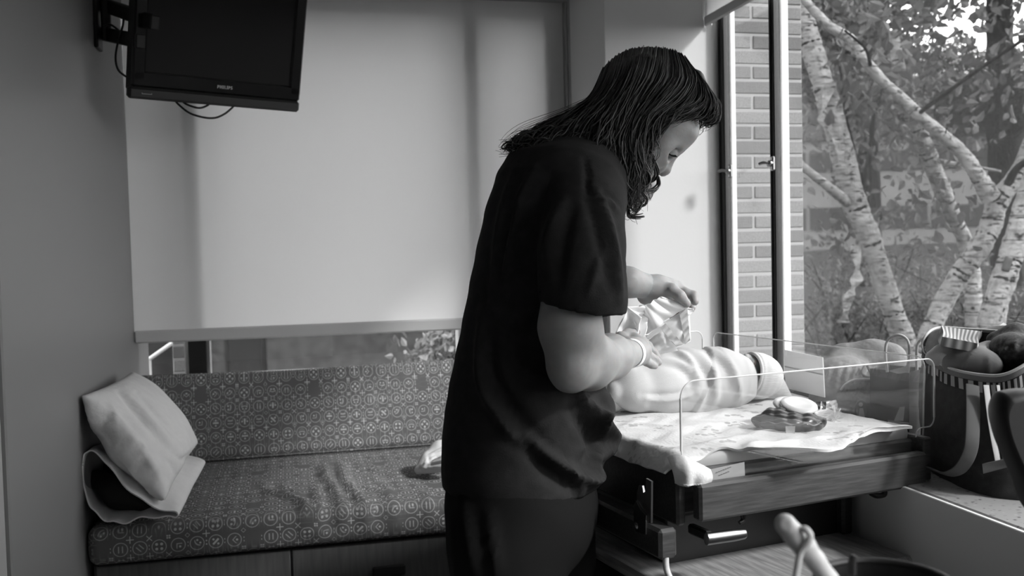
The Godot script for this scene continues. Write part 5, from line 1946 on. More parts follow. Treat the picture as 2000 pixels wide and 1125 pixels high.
	for q in roots:
		h.bone(Vector3(0.6823, 1.0851, -1.8197), q, 0.018, 0.0115, 0.014)
	h.chain([roots[0], Vector3(0.7318, 1.0959, -1.8856), Vector3(0.7448, 1.087, -1.8924), Vector3(0.75, 1.0803, -1.8909)], [0.0112, 0.0098, 0.009, 0.008], 0.005)
	h.chain([roots[1], Vector3(0.7344, 1.0842, -1.8691), Vector3(0.7476, 1.0747, -1.8707), Vector3(0.7547, 1.0647, -1.8686)], [0.0112, 0.0098, 0.009, 0.008], 0.005)
	h.chain([roots[2], Vector3(0.7296, 1.0702, -1.849), Vector3(0.7428, 1.0618, -1.8507), Vector3(0.7518, 1.0545, -1.8534)], [0.0108, 0.0095, 0.0088, 0.0078], 0.005)
	h.chain([roots[3], Vector3(0.7203, 1.0586, -1.8405), Vector3(0.7314, 1.0524, -1.8427), Vector3(0.7405, 1.0484, -1.8456)], [0.0098, 0.0086, 0.0078, 0.007], 0.005)
	h.chain([Vector3(0.6666, 1.0965, -1.8188), Vector3(0.6705, 1.1086, -1.8595), Vector3(0.6958, 1.1141, -1.8846), Vector3(0.7211, 1.1162, -1.8993)], [0.017, 0.0125, 0.0108, 0.0088], 0.01)
	nets(m, h, Vector3(0.7005, 1.0832, -1.841) - Vector3(0.1, 0.07, 0.11), Vector3(0.7005, 1.0832, -1.841) + Vector3(0.1, 0.08, 0.11), 0.0025)
	# left hand: thumb and first finger pinch the diaper's corner, the others fold in behind
	h = Sdf.new()
	h.chain([Vector3(0.7474, 1.2148, -1.9229), Vector3(0.777, 1.2082, -1.9259), Vector3(0.8048, 1.2038, -1.9295)], [0.0265, 0.0265, 0.025], 0.014)
	h.bone(Vector3(0.7642, 1.1908, -1.9488), Vector3(0.8007, 1.187, -1.9554), 0.02, 0.02, 0.02)
	var lr := [Vector3(0.8289, 1.2098, -1.9292), Vector3(0.8389, 1.2021, -1.947), Vector3(0.8401, 1.1923, -1.9618), Vector3(0.8368, 1.1802, -1.9775)]
	for q in lr:
		h.bone(Vector3(0.7863, 1.2076, -1.934), q, 0.02, 0.0115, 0.016)
	h.chain([lr[0], Vector3(0.8441, 1.1963, -1.9147), Vector3(0.8582, 1.1906, -1.906), Vector3(0.8558, 1.1777, -1.8958)], [0.0112, 0.0098, 0.0098, 0.0088], 0.005)
	h.chain([lr[1], Vector3(0.856, 1.1823, -1.9422), Vector3(0.8669, 1.172, -1.934), Vector3(0.8603, 1.1628, -1.9198)], [0.0112, 0.0098, 0.009, 0.008], 0.005)
	h.chain([lr[2], Vector3(0.8568, 1.1684, -1.9671), Vector3(0.8589, 1.1549, -1.9609), Vector3(0.8457, 1.1489, -1.9535)], [0.0108, 0.0095, 0.009, 0.008], 0.005)
	h.chain([lr[3], Vector3(0.8467, 1.1563, -1.9844), Vector3(0.8466, 1.145, -1.9788), Vector3(0.8316, 1.1417, -1.9668)], [0.0098, 0.0086, 0.008, 0.007], 0.005)
	h.chain([Vector3(0.7818, 1.2051, -1.9144), Vector3(0.8019, 1.2052, -1.8942), Vector3(0.8146, 1.192, -1.8804), Vector3(0.8301, 1.1749, -1.8811)], [0.018, 0.0125, 0.0108, 0.0092], 0.01)
	nets(m, h, Vector3(0.8095, 1.1877, -1.9328) - Vector3(0.11, 0.08, 0.11), Vector3(0.8095, 1.1877, -1.9328) + Vector3(0.11, 0.08, 0.11), 0.0025)
	for c in [[Vector3(0.7966, 1.2119, -1.8649), Vector3(0.8006, 1.2063, -1.8637), Vector3(0.7962, 1.201, -1.8645)], [Vector3(0.7842, 1.222, -1.8683), Vector3(0.7817, 1.2111, -1.8684), Vector3(0.7857, 1.2023, -1.8671)], [Vector3(0.7758, 1.2265, -1.8704), Vector3(0.7776, 1.2156, -1.8695), Vector3(0.7816, 1.2068, -1.8682)]]:
		crease(m, c, 0.004, -0.0015, PICTURE_BACK)
	crease(m, [Vector3(0.4887, 1.1064, -1.5733), Vector3(0.4986, 1.0864, -1.5701), Vector3(0.5144, 1.0704, -1.5965)], 0.012, -0.003, PICTURE_BACK)
	join(m, head)
	part("body", m, M.skin, who)
	# plastic band on the right wrist
	m = Mb.new()
	var a := (Vector3(0.6825, 1.0824, -1.8144) - Vector3(0.6101, 1.0876, -1.7289)).normalized()
	var c0 := Vector3(0.6739, 1.0827, -1.8062)
	var side := PICTURE_UP - a * a.dot(PICTURE_UP)
	side = side.normalized()
	var ring := PackedVector3Array()
	for i in 5:
		for k in 40:
			var t := TAU * k / 40.0
			var rr := [0.0285, 0.0302, 0.0304, 0.0302, 0.0285][i] as float
			ring.append(c0 + a * ((i - 2) * 0.0035) + side * (cos(t) * rr) + a.cross(side) * (sin(t) * rr))
	m.grid(ring, 5, 40, false, true, true)
	part("wristband", m, M.band, who, "white hospital wristband")


func join(m: Mb, other: Mb) -> void:
	var s := m.v.size()
	m.v.append_array(other.v)
	m.n.append_array(other.n)
	m.t.append_array(other.t)
	for i in other.ix:
		m.ix.append(i + s)


func drop_inside(m: Mb, lo: Vector3, hi: Vector3) -> void:  # takes out the faces that lie wholly in a box
	var box := AABB(lo, hi - lo)
	var keep := PackedInt32Array()
	for k in range(0, m.ix.size(), 3):
		if not (box.has_point(m.v[m.ix[k]]) and box.has_point(m.v[m.ix[k + 1]]) and box.has_point(m.v[m.ix[k + 2]])):
			keep.append_array([m.ix[k], m.ix[k + 1], m.ix[k + 2]])
	m.ix = keep


func man_clothes(who: Node3D) -> void:
	# the t-shirt
	shirt_l = PackedVector3Array([Vector3(0.5135, 1.5216, -1.8111), Vector3(0.4684, 1.5085, -1.8212), Vector3(0.4281, 1.487, -1.8298), Vector3(0.4049, 1.4458, -1.8335), Vector3(0.3797, 1.37, -1.8363), Vector3(0.3602, 1.289, -1.8375), Vector3(0.3463, 1.2282, -1.8382), Vector3(0.3288, 1.1471, -1.839), Vector3(0.314, 1.0863, -1.8399), Vector3(0.3001, 1.0256, -1.8406), Vector3(0.2906, 0.9749, -1.8408), Vector3(0.284, 0.9241, -1.8402), Vector3(0.281, 0.863, -1.8383), Vector3(0.2822, 0.8375, -1.837)])
	shirt_r = PackedVector3Array([Vector3(0.6077, 1.5194, -1.7887), Vector3(0.629, 1.5046, -1.7831), Vector3(0.6442, 1.4818, -1.7785), Vector3(0.6498, 1.4399, -1.7755), Vector3(0.6443, 1.3637, -1.7735), Vector3(0.6328, 1.2824, -1.7729), Vector3(0.6229, 1.2216, -1.7726), Vector3(0.6094, 1.1404, -1.7724), Vector3(0.6034, 1.0794, -1.7713), Vector3(0.6025, 1.0183, -1.7689), Vector3(0.6078, 0.9672, -1.7655), Vector3(0.6042, 0.9164, -1.7643), Vector3(0.5923, 0.8555, -1.7645), Vector3(0.5875, 0.8302, -1.7646)])
	shirt_b = PackedFloat32Array([0.06, 0.1, 0.14, 0.17, 0.18, 0.175, 0.17, 0.165, 0.16, 0.16, 0.165, 0.17, 0.18, 0.18])
	var m := Mb.new()
	var f := Sdf.new()
	f.extra = torso_field
	f.bone(Vector3(0.5376, 1.4079, -1.6926), Vector3(0.5635, 1.4391, -1.7238), 0.085, 0.06, 0.06)  # right shoulder
	f.bone(Vector3(0.5901, 1.4355, -1.7174), Vector3(0.6151, 1.4433, -1.7529), 0.05, 0.045, 0.03)
	f.bone(Vector3(0.5844, 1.4208, -1.8929), Vector3(0.6104, 1.4475, -1.8674), 0.085, 0.06, 0.06)  # left shoulder
	f.chain([Vector3(0.5279, 1.3794, -1.6577), Vector3(0.5125, 1.304, -1.6171), Vector3(0.5073, 1.2309, -1.5998), Vector3(0.5067, 1.2038, -1.5937)], [0.079, 0.077, 0.0765, 0.078], 0.012)  # right sleeve
	f.chain([Vector3(0.6029, 1.3919, -1.9182), Vector3(0.6261, 1.2604, -1.9278), Vector3(0.6265, 1.2054, -1.9254)], [0.078, 0.075, 0.076], 0.02)  # left sleeve
	# the cuffs are cut across
	var down := (Vector3(0.5067, 1.2038, -1.5937) - Vector3(0.5279, 1.3794, -1.6577)).normalized()
	var cut := (down + PICTURE_RIGHT * -0.12).normalized()
	f.blob(Vector3(0.504, 1.2021, -1.5942) + cut * 0.1, Basis(cut, cut.cross(PICTURE_BACK).normalized(), PICTURE_BACK), Vector3(0.1, 0.16, 0.11), 0.004, true)
	f.blob(Vector3(0.6236, 1.1834, -1.9251) + cut * 0.09, Basis(cut, cut.cross(PICTURE_BACK).normalized(), PICTURE_BACK), Vector3(0.09, 0.11, 0.11), 0.004, true)
	f.blob(Vector3(0.543, 0.9938, -1.6894), Basis(), Vector3(0.001, 0.001, 0.001), 0.001)
	nets(m, f, Vector3(0.4467, 0.8336, -1.798) - Vector3(0.24, 0.02, 0.3), Vector3(Vector3(0.6884, 1.4827, -1.7476).x, Vector3(0.582, 1.5306, -1.7747).y, Vector3(0.4453, 1.4562, -1.4954).z), 0.0065)
	for c in [
		# drapes on the back
		[[Vector3(0.4064, 1.4455, -1.6584), Vector3(0.3812, 1.3628, -1.6608), Vector3(0.3665, 1.2705, -1.6604), Vector3(0.3566, 1.1596, -1.6581)], 0.016, 0.0128],
		[[Vector3(0.4379, 1.4448, -1.6509), Vector3(0.4088, 1.3806, -1.6551), Vector3(0.3878, 1.2885, -1.6562), Vector3(0.3758, 1.1962, -1.6551)], 0.014, 0.0128],
		[[Vector3(0.4645, 1.4302, -1.644), Vector3(0.4353, 1.3615, -1.648), Vector3(0.4188, 1.2693, -1.648)], 0.014, -0.0112],
		[[Vector3(0.3953, 1.381, -1.6583), Vector3(0.3731, 1.3074, -1.6604), Vector3(0.3539, 1.2153, -1.6611)], 0.014, -0.0096],
		[[Vector3(0.3398, 1.1971, -1.6637), Vector3(0.3308, 1.1139, -1.6623), Vector3(0.335, 1.049, -1.6586), Vector3(0.369, 0.9834, -1.6478), Vector3(0.4168, 0.9267, -1.6341)], 0.014, 0.0144],
		[[Vector3(0.3476, 1.1598, -1.6602), Vector3(0.3494, 1.0765, -1.6563), Vector3(0.3921, 1.0013, -1.6431), Vector3(0.4441, 0.9353, -1.628)], 0.02, -0.0128],
		# the pulled front below the elbow
		[[Vector3(0.4089, 0.9639, -1.6375), Vector3(0.4482, 0.9213, -1.6265), Vector3(0.4967, 0.8877, -1.6136), Vector3(0.5281, 0.8823, -1.606)], 0.014, 0.0208],
		[[Vector3(0.3906, 0.9551, -1.6415), Vector3(0.4385, 0.903, -1.628), Vector3(0.4869, 0.8648, -1.615)], 0.02, -0.016],
		[[Vector3(0.5014, 1.0358, -1.6187), Vector3(0.5316, 0.9934, -1.6098), Vector3(0.569, 0.939, -1.6501), Vector3(0.5356, 0.9192, -1.6057)], 0.014, 0.0288],
		[[Vector3(0.4915, 1.0082, -1.6199), Vector3(0.5172, 0.9659, -1.612), Vector3(0.5297, 0.9332, -1.6077), Vector3(0.5064, 0.9106, -1.6123)], 0.018, -0.0224],
		[[Vector3(0.536, 0.9331, -1.6062), Vector3(0.5227, 0.9102, -1.6084), Vector3(0.5281, 0.8823, -1.606), Vector3(0.4959, 0.8646, -1.6128)], 0.012, 0.0192],
		[[Vector3(0.5582, 1.0365, -1.6567), Vector3(0.5672, 0.9982, -1.653), Vector3(0.5564, 0.9507, -1.6536)], 0.01, 0.016],
		[[Vector3(0.4878, 0.8925, -1.6159), Vector3(0.4979, 0.8691, -1.6125), Vector3(0.4954, 0.8488, -1.6123)], 0.012, 0.008],
		# the sleeve
		[[Vector3(0.5128, 1.399, -1.5284), Vector3(0.5321, 1.3375, -1.5213), Vector3(0.5426, 1.2675, -1.5159), Vector3(0.5465, 1.2064, -1.5124)], 0.01, 0.0096],
		[[Vector3(0.4956, 1.3907, -1.5321), Vector3(0.5129, 1.3205, -1.5251), Vector3(0.5287, 1.233, -1.5177)], 0.011, -0.008],
		[[Vector3(0.4572, 1.3829, -1.5409), Vector3(0.4343, 1.3311, -1.5441), Vector3(0.4207, 1.253, -1.5441)], 0.014, 0.0112],
		[[Vector3(0.4738, 1.3738, -1.5366), Vector3(0.4546, 1.3045, -1.5382), Vector3(0.4439, 1.235, -1.5378)], 0.014, -0.008],
		[[Vector3(0.5225, 1.3029, -1.5221), Vector3(0.5038, 1.251, -1.5243), Vector3(0.4944, 1.2207, -1.5253)], 0.01, 0.0064],
		# seams: the armhole and the shoulder
		[[Vector3(0.4952, 1.4561, -1.535), Vector3(0.4984, 1.4255, -1.5329), Vector3(0.5, 1.3949, -1.5313), Vector3(0.5336, 1.3854, -1.5229), Vector3(0.5533, 1.3631, -1.5174)], 0.006, -0.008],
		[[Vector3(0.4999, 1.3923, -1.5312), Vector3(0.5292, 1.3811, -1.5238), Vector3(0.5498, 1.3615, -1.5181)], 0.006, 0.0064]]:
		crease(m, c[0], c[1], c[2], PICTURE_BACK)
	again(m)
	var sh := part("t_shirt", m, M.shirt, who, "loose dark t-shirt")
	m = Mb.new()
	for k in 2:
		var e: Vector3 = Vector3(0.4273, 1.2245, -1.5979)
		var w: Vector3 = Vector3(0.5746, 1.191, -1.5668)
		tube(m, spline([e, e.lerp(w, 0.3) + PICTURE_BACK * 0.05 - PICTURE_UP * 0.004, e.lerp(w, 0.6) + PICTURE_BACK * 0.055 - PICTURE_UP * 0.01, w], 20), [0.0022], 6)
	part("cuff_hem", m, M.shirt, sh)
	# trousers and shoes
	m = Mb.new()
	f = Sdf.new()
	var hip := Vector3(0.4312, 0.7958, -1.7898)
	f.blob(hip, Basis(flat_right, Vector3.UP, flat_back), Vector3(0.152, 0.16, 0.18), 0.03)
	for s in [-1.0, 1.0]:
		var top: Vector3 = hip + flat_back * 0.085 * s + Vector3(0, -0.06, 0) + flat_right * (-0.035 if s > 0 else 0.045)
		var knee: Vector3 = top + Vector3(0, -0.36, 0) + flat_right * 0.02
		var foot: Vector3 = Vector3(top.x, 0.09, top.z) - flat_right * 0.01 + flat_back * 0.02 * s
		f.chain([top, knee, foot], [0.108, 0.086, 0.072], 0.03)
	nets(m, f, Vector3(hip.x - 0.26, 0.03, hip.z - 0.3), Vector3(hip.x + 0.26, hip.y + 0.13, hip.z + 0.3), 0.011)
	for c in [[Vector3(0.2885, 0.8649, -1.6618), Vector3(0.2997, 0.7905, -1.6561), Vector3(0.3061, 0.7117, -1.6512)], [Vector3(0.3369, 0.8267, -1.6488), Vector3(0.3438, 0.7617, -1.6444), Vector3(0.351, 0.706, -1.6404)], [Vector3(0.2738, 0.8282, -1.6638), Vector3(0.2786, 0.754, -1.6595), Vector3(0.2829, 0.6891, -1.6558)]]:
		crease(m, c, 0.014, 0.009, PICTURE_BACK)
	again(m)
	part("trousers", m, M.trousers, who)
	for s in [-1.0, 1.0]:
		m = Mb.new()
		f = Sdf.new()
		var at0: Vector3 = Vector3(hip.x, 0.045, hip.z) + flat_back * 0.105 * s
		f.chain([at0 - flat_right * 0.09, at0, at0 + flat_right * 0.14 - Vector3(0, 0.01, 0)], [0.042, 0.045, 0.034], 0.03)
		nets(m, f, at0 - Vector3(0.25, 0.044, 0.25), at0 + Vector3(0.25, 0.1, 0.25), 0.01)
		part("shoe", m, M.black, who)


func man_hair(who: Node3D) -> void:
	var m := Mb.new()
	var f := Sdf.new()
	var hb := head_axes()
	f.blob(Vector3(0.701, 1.5834, -1.7694), hb, Vector3(0.097, 0.09, 0.077), 0.02)
	f.chain([Vector3(0.6762, 1.6006, -1.7657), Vector3(0.6271, 1.5598, -1.7653), Vector3(0.5818, 1.5236, -1.7745), Vector3(0.525, 1.5029, -1.7973), Vector3(0.4682, 1.5003, -1.8209)], [0.06, 0.049, 0.036, 0.02, 0.006], 0.03)
	f.chain([Vector3(0.6383, 1.5373, -1.7103), Vector3(0.63, 1.4776, -1.6994), Vector3(0.6359, 1.4291, -1.7011), Vector3(0.6401, 1.3853, -1.7035)], [0.028, 0.024, 0.018, 0.008], 0.02)
	f.chain([Vector3(0.6144, 1.5379, -1.7159), Vector3(0.5822, 1.4777, -1.7005), Vector3(0.5721, 1.4586, -1.702)], [0.04, 0.03, 0.014], 0.02)
	f.chain([Vector3(0.7874, 1.6233, -1.7404), Vector3(0.8074, 1.5806, -1.7236), Vector3(0.8145, 1.5583, -1.7209)], [0.026, 0.018, 0.013], 0.02)
	f.bone(Vector3(0.6658, 1.4795, -1.7168), Vector3(0.6662, 1.4354, -1.72), 0.016, 0.016, 0.01)
	# keep the face clear
	f.blob(Vector3(0.7656, 1.4932, -1.7503), hb, Vector3(0.055, 0.074, 0.1), 0.012, true)
	nets(m, f, Vector3(0.6315, 1.5445, -1.7636) - Vector3(0.25, 0.19, 0.16), Vector3(0.6315, 1.5445, -1.7636) + Vector3(0.25, 0.17, 0.16), 0.006)
	var hair := part("hair", m, M.hair_dark, who, "long wavy dark hair")
	# locks over it, combed from the parting to the near and the far side
	var guides := [
		[[Vector3(0.8017, 1.5773, -1.7351), Vector3(0.8174, 1.5864, -1.7215), Vector3(0.8274, 1.5693, -1.7132), Vector3(0.8248, 1.5492, -1.713), Vector3(0.812, 1.5422, -1.7209), Vector3(0.8067, 1.5552, -1.7278)], 0.003],
		[[Vector3(0.7859, 1.6385, -1.7414), Vector3(0.7969, 1.6125, -1.7068), Vector3(0.8143, 1.5812, -1.7014), Vector3(0.8185, 1.5539, -1.7044), Vector3(0.8057, 1.543, -1.7121), Vector3(0.8027, 1.5565, -1.7237)], 0.003],
		[[Vector3(0.7834, 1.6721, -1.7639), Vector3(0.776, 1.6193, -1.6915), Vector3(0.7685, 1.5824, -1.6763), Vector3(0.7381, 1.564, -1.6724), Vector3(0.6959, 1.5518, -1.6716), Vector3(0.6678, 1.5276, -1.672)], 0.004],
		[[Vector3(0.7717, 1.6826, -1.7671), Vector3(0.7555, 1.6179, -1.686), Vector3(0.7231, 1.5765, -1.6734), Vector3(0.6787, 1.5498, -1.6725), Vector3(0.6553, 1.5113, -1.6722), Vector3(0.6516, 1.4655, -1.6753), Vector3(0.6647, 1.4325, -1.6842), Vector3(0.6543, 1.4068, -1.6907)], 0.007],
		[[Vector3(0.758, 1.6923, -1.781), Vector3(0.7181, 1.6169, -1.6845), Vector3(0.6799, 1.576, -1.6743), Vector3(0.6437, 1.5323, -1.6728), Vector3(0.6326, 1.4797, -1.6732), Vector3(0.6403, 1.4323, -1.6797), Vector3(0.6311, 1.3896, -1.6903), Vector3(0.6434, 1.3622, -1.6914)], 0.009],
		[[Vector3(0.7361, 1.6969, -1.7864), Vector3(0.683, 1.6197, -1.6877), Vector3(0.6428, 1.5668, -1.6796), Vector3(0.6158, 1.5134, -1.6755), Vector3(0.6085, 1.4607, -1.675), Vector3(0.6211, 1.4178, -1.6785), Vector3(0.6196, 1.3798, -1.6875)], 0.009],
		[[Vector3(0.7081, 1.6986, -1.7931), Vector3(0.6519, 1.6224, -1.6952), Vector3(0.6145, 1.5626, -1.6861), Vector3(0.5851, 1.509, -1.6805), Vector3(0.572, 1.4708, -1.6799), Vector3(0.5808, 1.4425, -1.6839)], 0.009],
		[[Vector3(0.6819, 1.6951, -1.7991), Vector3(0.6279, 1.6191, -1.7059), Vector3(0.5896, 1.5629, -1.7023), Vector3(0.5535, 1.5146, -1.7036), Vector3(0.5275, 1.4857, -1.7034), Vector3(0.508, 1.4611, -1.707)], 0.009],
		[[Vector3(0.6545, 1.6834, -1.8051), Vector3(0.6073, 1.6116, -1.7207), Vector3(0.5644, 1.5621, -1.7185), Vector3(0.5203, 1.5212, -1.7272), Vector3(0.4848, 1.4923, -1.7292), Vector3(0.4606, 1.4763, -1.7343)], 0.01],
		[[Vector3(0.6369, 1.6674, -1.8086), Vector3(0.5894, 1.6008, -1.7451), Vector3(0.5495, 1.5601, -1.7528), Vector3(0.5002, 1.5276, -1.7631), Vector3(0.4561, 1.5098, -1.7727), Vector3(0.4267, 1.4937, -1.779)], 0.011],
		[[Vector3(0.6319, 1.6592, -1.8197), Vector3(0.6005, 1.6041, -1.794), Vector3(0.5576, 1.5674, -1.8026), Vector3(0.5072, 1.5401, -1.8134), Vector3(0.4589, 1.5209, -1.8239), Vector3(0.4265, 1.5013, -1.8308)], 0.012],
		[[Vector3(0.6549, 1.6647, -1.8351), Vector3(0.625, 1.6169, -1.8504), Vector3(0.5856, 1.5741, -1.8682), Vector3(0.5331, 1.5405, -1.8792), Vector3(0.4886, 1.515, -1.8784), Vector3(0.4549, 1.4958, -1.8752)], 0.012],
		[[Vector3(0.6933, 1.6888, -1.8065), Vector3(0.6926, 1.6439, -1.8665), Vector3(0.6678, 1.5766, -1.8798), Vector3(0.6396, 1.5129, -1.8838), Vector3(0.6248, 1.4747, -1.8754)], 0.01],
		[[Vector3(0.7597, 1.683, -1.7803), Vector3(0.7841, 1.6408, -1.8396), Vector3(0.7517, 1.5853, -1.8603), Vector3(0.7163, 1.5158, -1.8606), Vector3(0.7118, 1.4504, -1.8435), Vector3(0.6947, 1.3965, -1.8247)], 0.009],
		[[Vector3(0.79, 1.6627, -1.762), Vector3(0.8266, 1.6263, -1.7826), Vector3(0.8411, 1.5827, -1.7671), Vector3(0.8336, 1.5528, -1.7522), Vector3(0.8151, 1.5477, -1.7461)], 0.004]]
	var r := RandomNumberGenerator.new()
	r.seed = 99
	for tone in 2:
		m = Mb.new()
		for g in guides.size() - 1:
			var a := spline(guides[g][0], 22)
			var b := spline(guides[g + 1][0], 22)
			for k in (110 if g in [3, 4, 5, 6, 7, 8, 9] else 76):
				var t := r.randf()
				var wave: float = lerpf(guides[g][1], guides[g + 1][1], t)
				var ph := r.randf() * TAU
				var ph2 := r.randf() * TAU
				var out := r.randf_range(-0.005, 0.007)
				var jit := Vector3(r.randfn(), r.randfn(), r.randfn()) * 0.004
				var stop := r.randi_range(15, 22)
				var turns := r.randf_range(2.0, 3.6)
				var p := PackedVector3Array()
				for i in stop:
					var s := i / 21.0
					var q := a[i].lerp(b[i], t) + PICTURE_BACK * out * (1.0 if g < 11 else -1.0) + jit * (0.4 + s)
					var w := wave * 1.5 * pow(s, 1.4)
					q += (PICTURE_RIGHT * sin(ph + s * turns * TAU) + PICTURE_BACK * sin(ph2 + s * turns * TAU) * 0.7 + PICTURE_UP * cos(ph + s * turns * TAU) * 0.6) * w
					var e := hb.inverse() * (q - Vector3(0.701, 1.5834, -1.7694)) / Vector3(0.1, 0.095, 0.081)
					if e.length() < 1.0 and e.length() > 0.05:  # combed over the skull, not through it
						q = Vector3(0.701, 1.5834, -1.7694) + hb * (e.normalized() * Vector3(0.1, 0.095, 0.081)) + PICTURE_BACK * maxf(out, 0.0) * 0.5
					p.append(q)
				var w0 := r.randf_range(0.0007, 0.0019)
				tube(m, p, [w0 * 0.8, w0, w0, w0 * 0.8, 0.0003], 3, false)
		if tone == 0:
			# loose curls by the cheek and the beard line, and fly-away strands
			for q in [
				[Vector3(0.6666, 1.4908, -1.6862), Vector3(0.6791, 1.4667, -1.6874), Vector3(0.6953, 1.4407, -1.703), Vector3(0.6948, 1.4285, -1.7232), Vector3(0.6772, 1.425, -1.7272), Vector3(0.6621, 1.4305, -1.7207)],
				[Vector3(0.6626, 1.486, -1.6869), Vector3(0.6712, 1.4586, -1.6838), Vector3(0.6648, 1.4358, -1.6895), Vector3(0.6512, 1.4264, -1.6923), Vector3(0.6544, 1.4088, -1.6908), Vector3(0.6671, 1.3945, -1.6975), Vector3(0.6591, 1.3819, -1.6988), Vector3(0.6438, 1.3833, -1.7025), Vector3(0.6328, 1.3921, -1.7003)],
				[Vector3(0.7038, 1.4353, -1.7214), Vector3(0.7042, 1.4184, -1.7206), Vector3(0.6904, 1.408, -1.7131), Vector3(0.6731, 1.4058, -1.7068)],
				[Vector3(0.6611, 1.3848, -1.6985), Vector3(0.6549, 1.3722, -1.6994), Vector3(0.6452, 1.3666, -1.7015), Vector3(0.6417, 1.3764, -1.7027)],
				[Vector3(0.6326, 1.3801, -1.6947), Vector3(0.6339, 1.3605, -1.6936), Vector3(0.647, 1.3563, -1.6903), Vector3(0.6584, 1.357, -1.6877)],
				[Vector3(0.446, 1.5137, -1.8061), Vector3(0.4292, 1.5091, -1.8099), Vector3(0.421, 1.4992, -1.8114), Vector3(0.4256, 1.491, -1.81)],
				[Vector3(0.4739, 1.5261, -1.8001), Vector3(0.4522, 1.5246, -1.8051), Vector3(0.442, 1.5108, -1.8069), Vector3(0.4535, 1.5035, -1.8039)],
				[Vector3(0.6455, 1.4466, -1.6791), Vector3(0.6613, 1.4405, -1.6751), Vector3(0.6683, 1.4252, -1.6779), Vector3(0.6584, 1.4119, -1.6797), Vector3(0.6416, 1.4162, -1.6838), Vector3(0.6373, 1.4027, -1.6843)]]:
				for k in 7:
					var sp := spline(q, 20)
					var off := Vector3(r.randfn(), r.randfn(), r.randfn()) * 0.0032
					for i in 20:
						sp[i] += off * (0.3 + i / 16.0)
					tube(m, sp, [0.0016, 0.0018, 0.0014, 0.0006], 4, false)
			# untidy waves over the back and the shoulder
			for k in 150:
				var g: Array = guides[r.randi_range(4, 11)][0]
				var sp := spline(g, 40)
				var off := Vector3(r.randfn(), r.randfn(), r.randfn()) * 0.012
				var ph := r.randf() * TAU
				var turns := r.randf_range(3.0, 5.5)
				var amp := r.randf_range(0.004, 0.011)
				var p := PackedVector3Array()
				for i in range(r.randi_range(12, 20), r.randi_range(34, 40)):
					var s := i / 39.0
					var e := sp[i] + off * s + PICTURE_BACK * 0.006
					p.append(e + (PICTURE_UP * sin(ph + s * turns * TAU) + PICTURE_RIGHT * cos(ph + s * turns * TAU) * 0.7 + PICTURE_BACK * cos(ph * 2.0 + s * turns * TAU) * 0.6) * amp * s)
				tube(m, p, [0.0008, 0.0013, 0.0012, 0.0004], 3, false)
			for k in 130:
				var g: Array = guides[r.randi_range(4, 12)][0]
				var sp := spline(g, 18)
				var off := (PICTURE_UP * r.randf_range(0.2, 1.0) + PICTURE_RIGHT * -r.randf_range(0.0, 0.7)) * r.randf_range(0.004, 0.028)
				var p := PackedVector3Array()
				for i in range(3, 18):
					p.append(sp[i] + off * sin(PI * (i - 3) / 18.0) + PICTURE_BACK * 0.003 * sin(i * 1.1 + k))
				tube(m, p, [0.0005, 0.0006, 0.0003], 3, false)
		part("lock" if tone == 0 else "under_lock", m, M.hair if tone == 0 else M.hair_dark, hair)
	# beard stubble and brow
	m = Mb.new()
	for k in 150:
		var t := r.randf()
		var q := Vector3(0.6564, 1.4781, -1.7035).lerp(Vector3(0.6823, 1.4099, -1.7408), t) + Vector3(r.randfn(), r.randfn(), r.randfn()) * 0.008
		var e := q + PICTURE_UP * -r.randf_range(0.008, 0.02) + PICTURE_RIGHT * r.randf_range(-0.006, 0.008)
		tube(m, PackedVector3Array([q, q.lerp(e, 0.5) + PICTURE_RIGHT * 0.003, e]), [0.0009, 0.0009, 0.0003], 3, false)
	part("beard", m, M.hair_dark, who)
	m = Mb.new()
	for k in 60:
		var t := r.randf()
		var q := Vector3(0.7622, 1.4981, -1.7226).lerp(Vector3(0.7259, 1.4919, -1.7031), t) + Vector3(r.randfn(), r.randfn(), r.randfn()) * 0.0014
		tube(m, PackedVector3Array([q, q + (PICTURE_RIGHT * -0.006 + PICTURE_UP * 0.004)]), [0.0006, 0.0002], 3, false)
	part("eyebrow", m, M.hair_dark, who)
	m = Mb.new()
	for k in 26:
		var t := k / 25.0
		var q := Vector3(0.7224, 1.4826, -1.7179).lerp(Vector3(0.7385, 1.4765, -1.7159), t) + PICTURE_UP * -0.0022 * sin(PI * t)
		tube(m, PackedVector3Array([q, q + (PICTURE_UP * -0.0045 + PICTURE_RIGHT * (0.002 + 0.002 * t) + PICTURE_BACK * 0.003)]), [0.0007, 0.0002], 3, false)
	part("eyelashes", m, M.black, who)


# ---------------------------------------------------------------- what he holds
func patch(m: Mb, c: Array, nu: int, nv: int, th: float, fold: float, freq: float, ph: float, bulge: float) -> void:  # a cloth panel between four corners
	var n: Vector3 = (c[1] - c[0]).cross(c[3] - c[0]).normalized()
	var p := PackedVector3Array()
	for i in nu:
		for j in nv:
			var u := i / (nu - 1.0)
			var v := j / (nv - 1.0)
			var q: Vector3 = c[0].lerp(c[1], u).lerp(c[3].lerp(c[2], u), v)
			p.append(q + n * (bulge * sin(PI * u) * sin(PI * v) + fold * sin(freq * v + ph + 2.0 * u) * (0.3 + 0.7 * v) + fold * 0.4 * sin(freq * 2.3 * v - u * 3.0)))
	sheet(m, p, nu, nv, th)


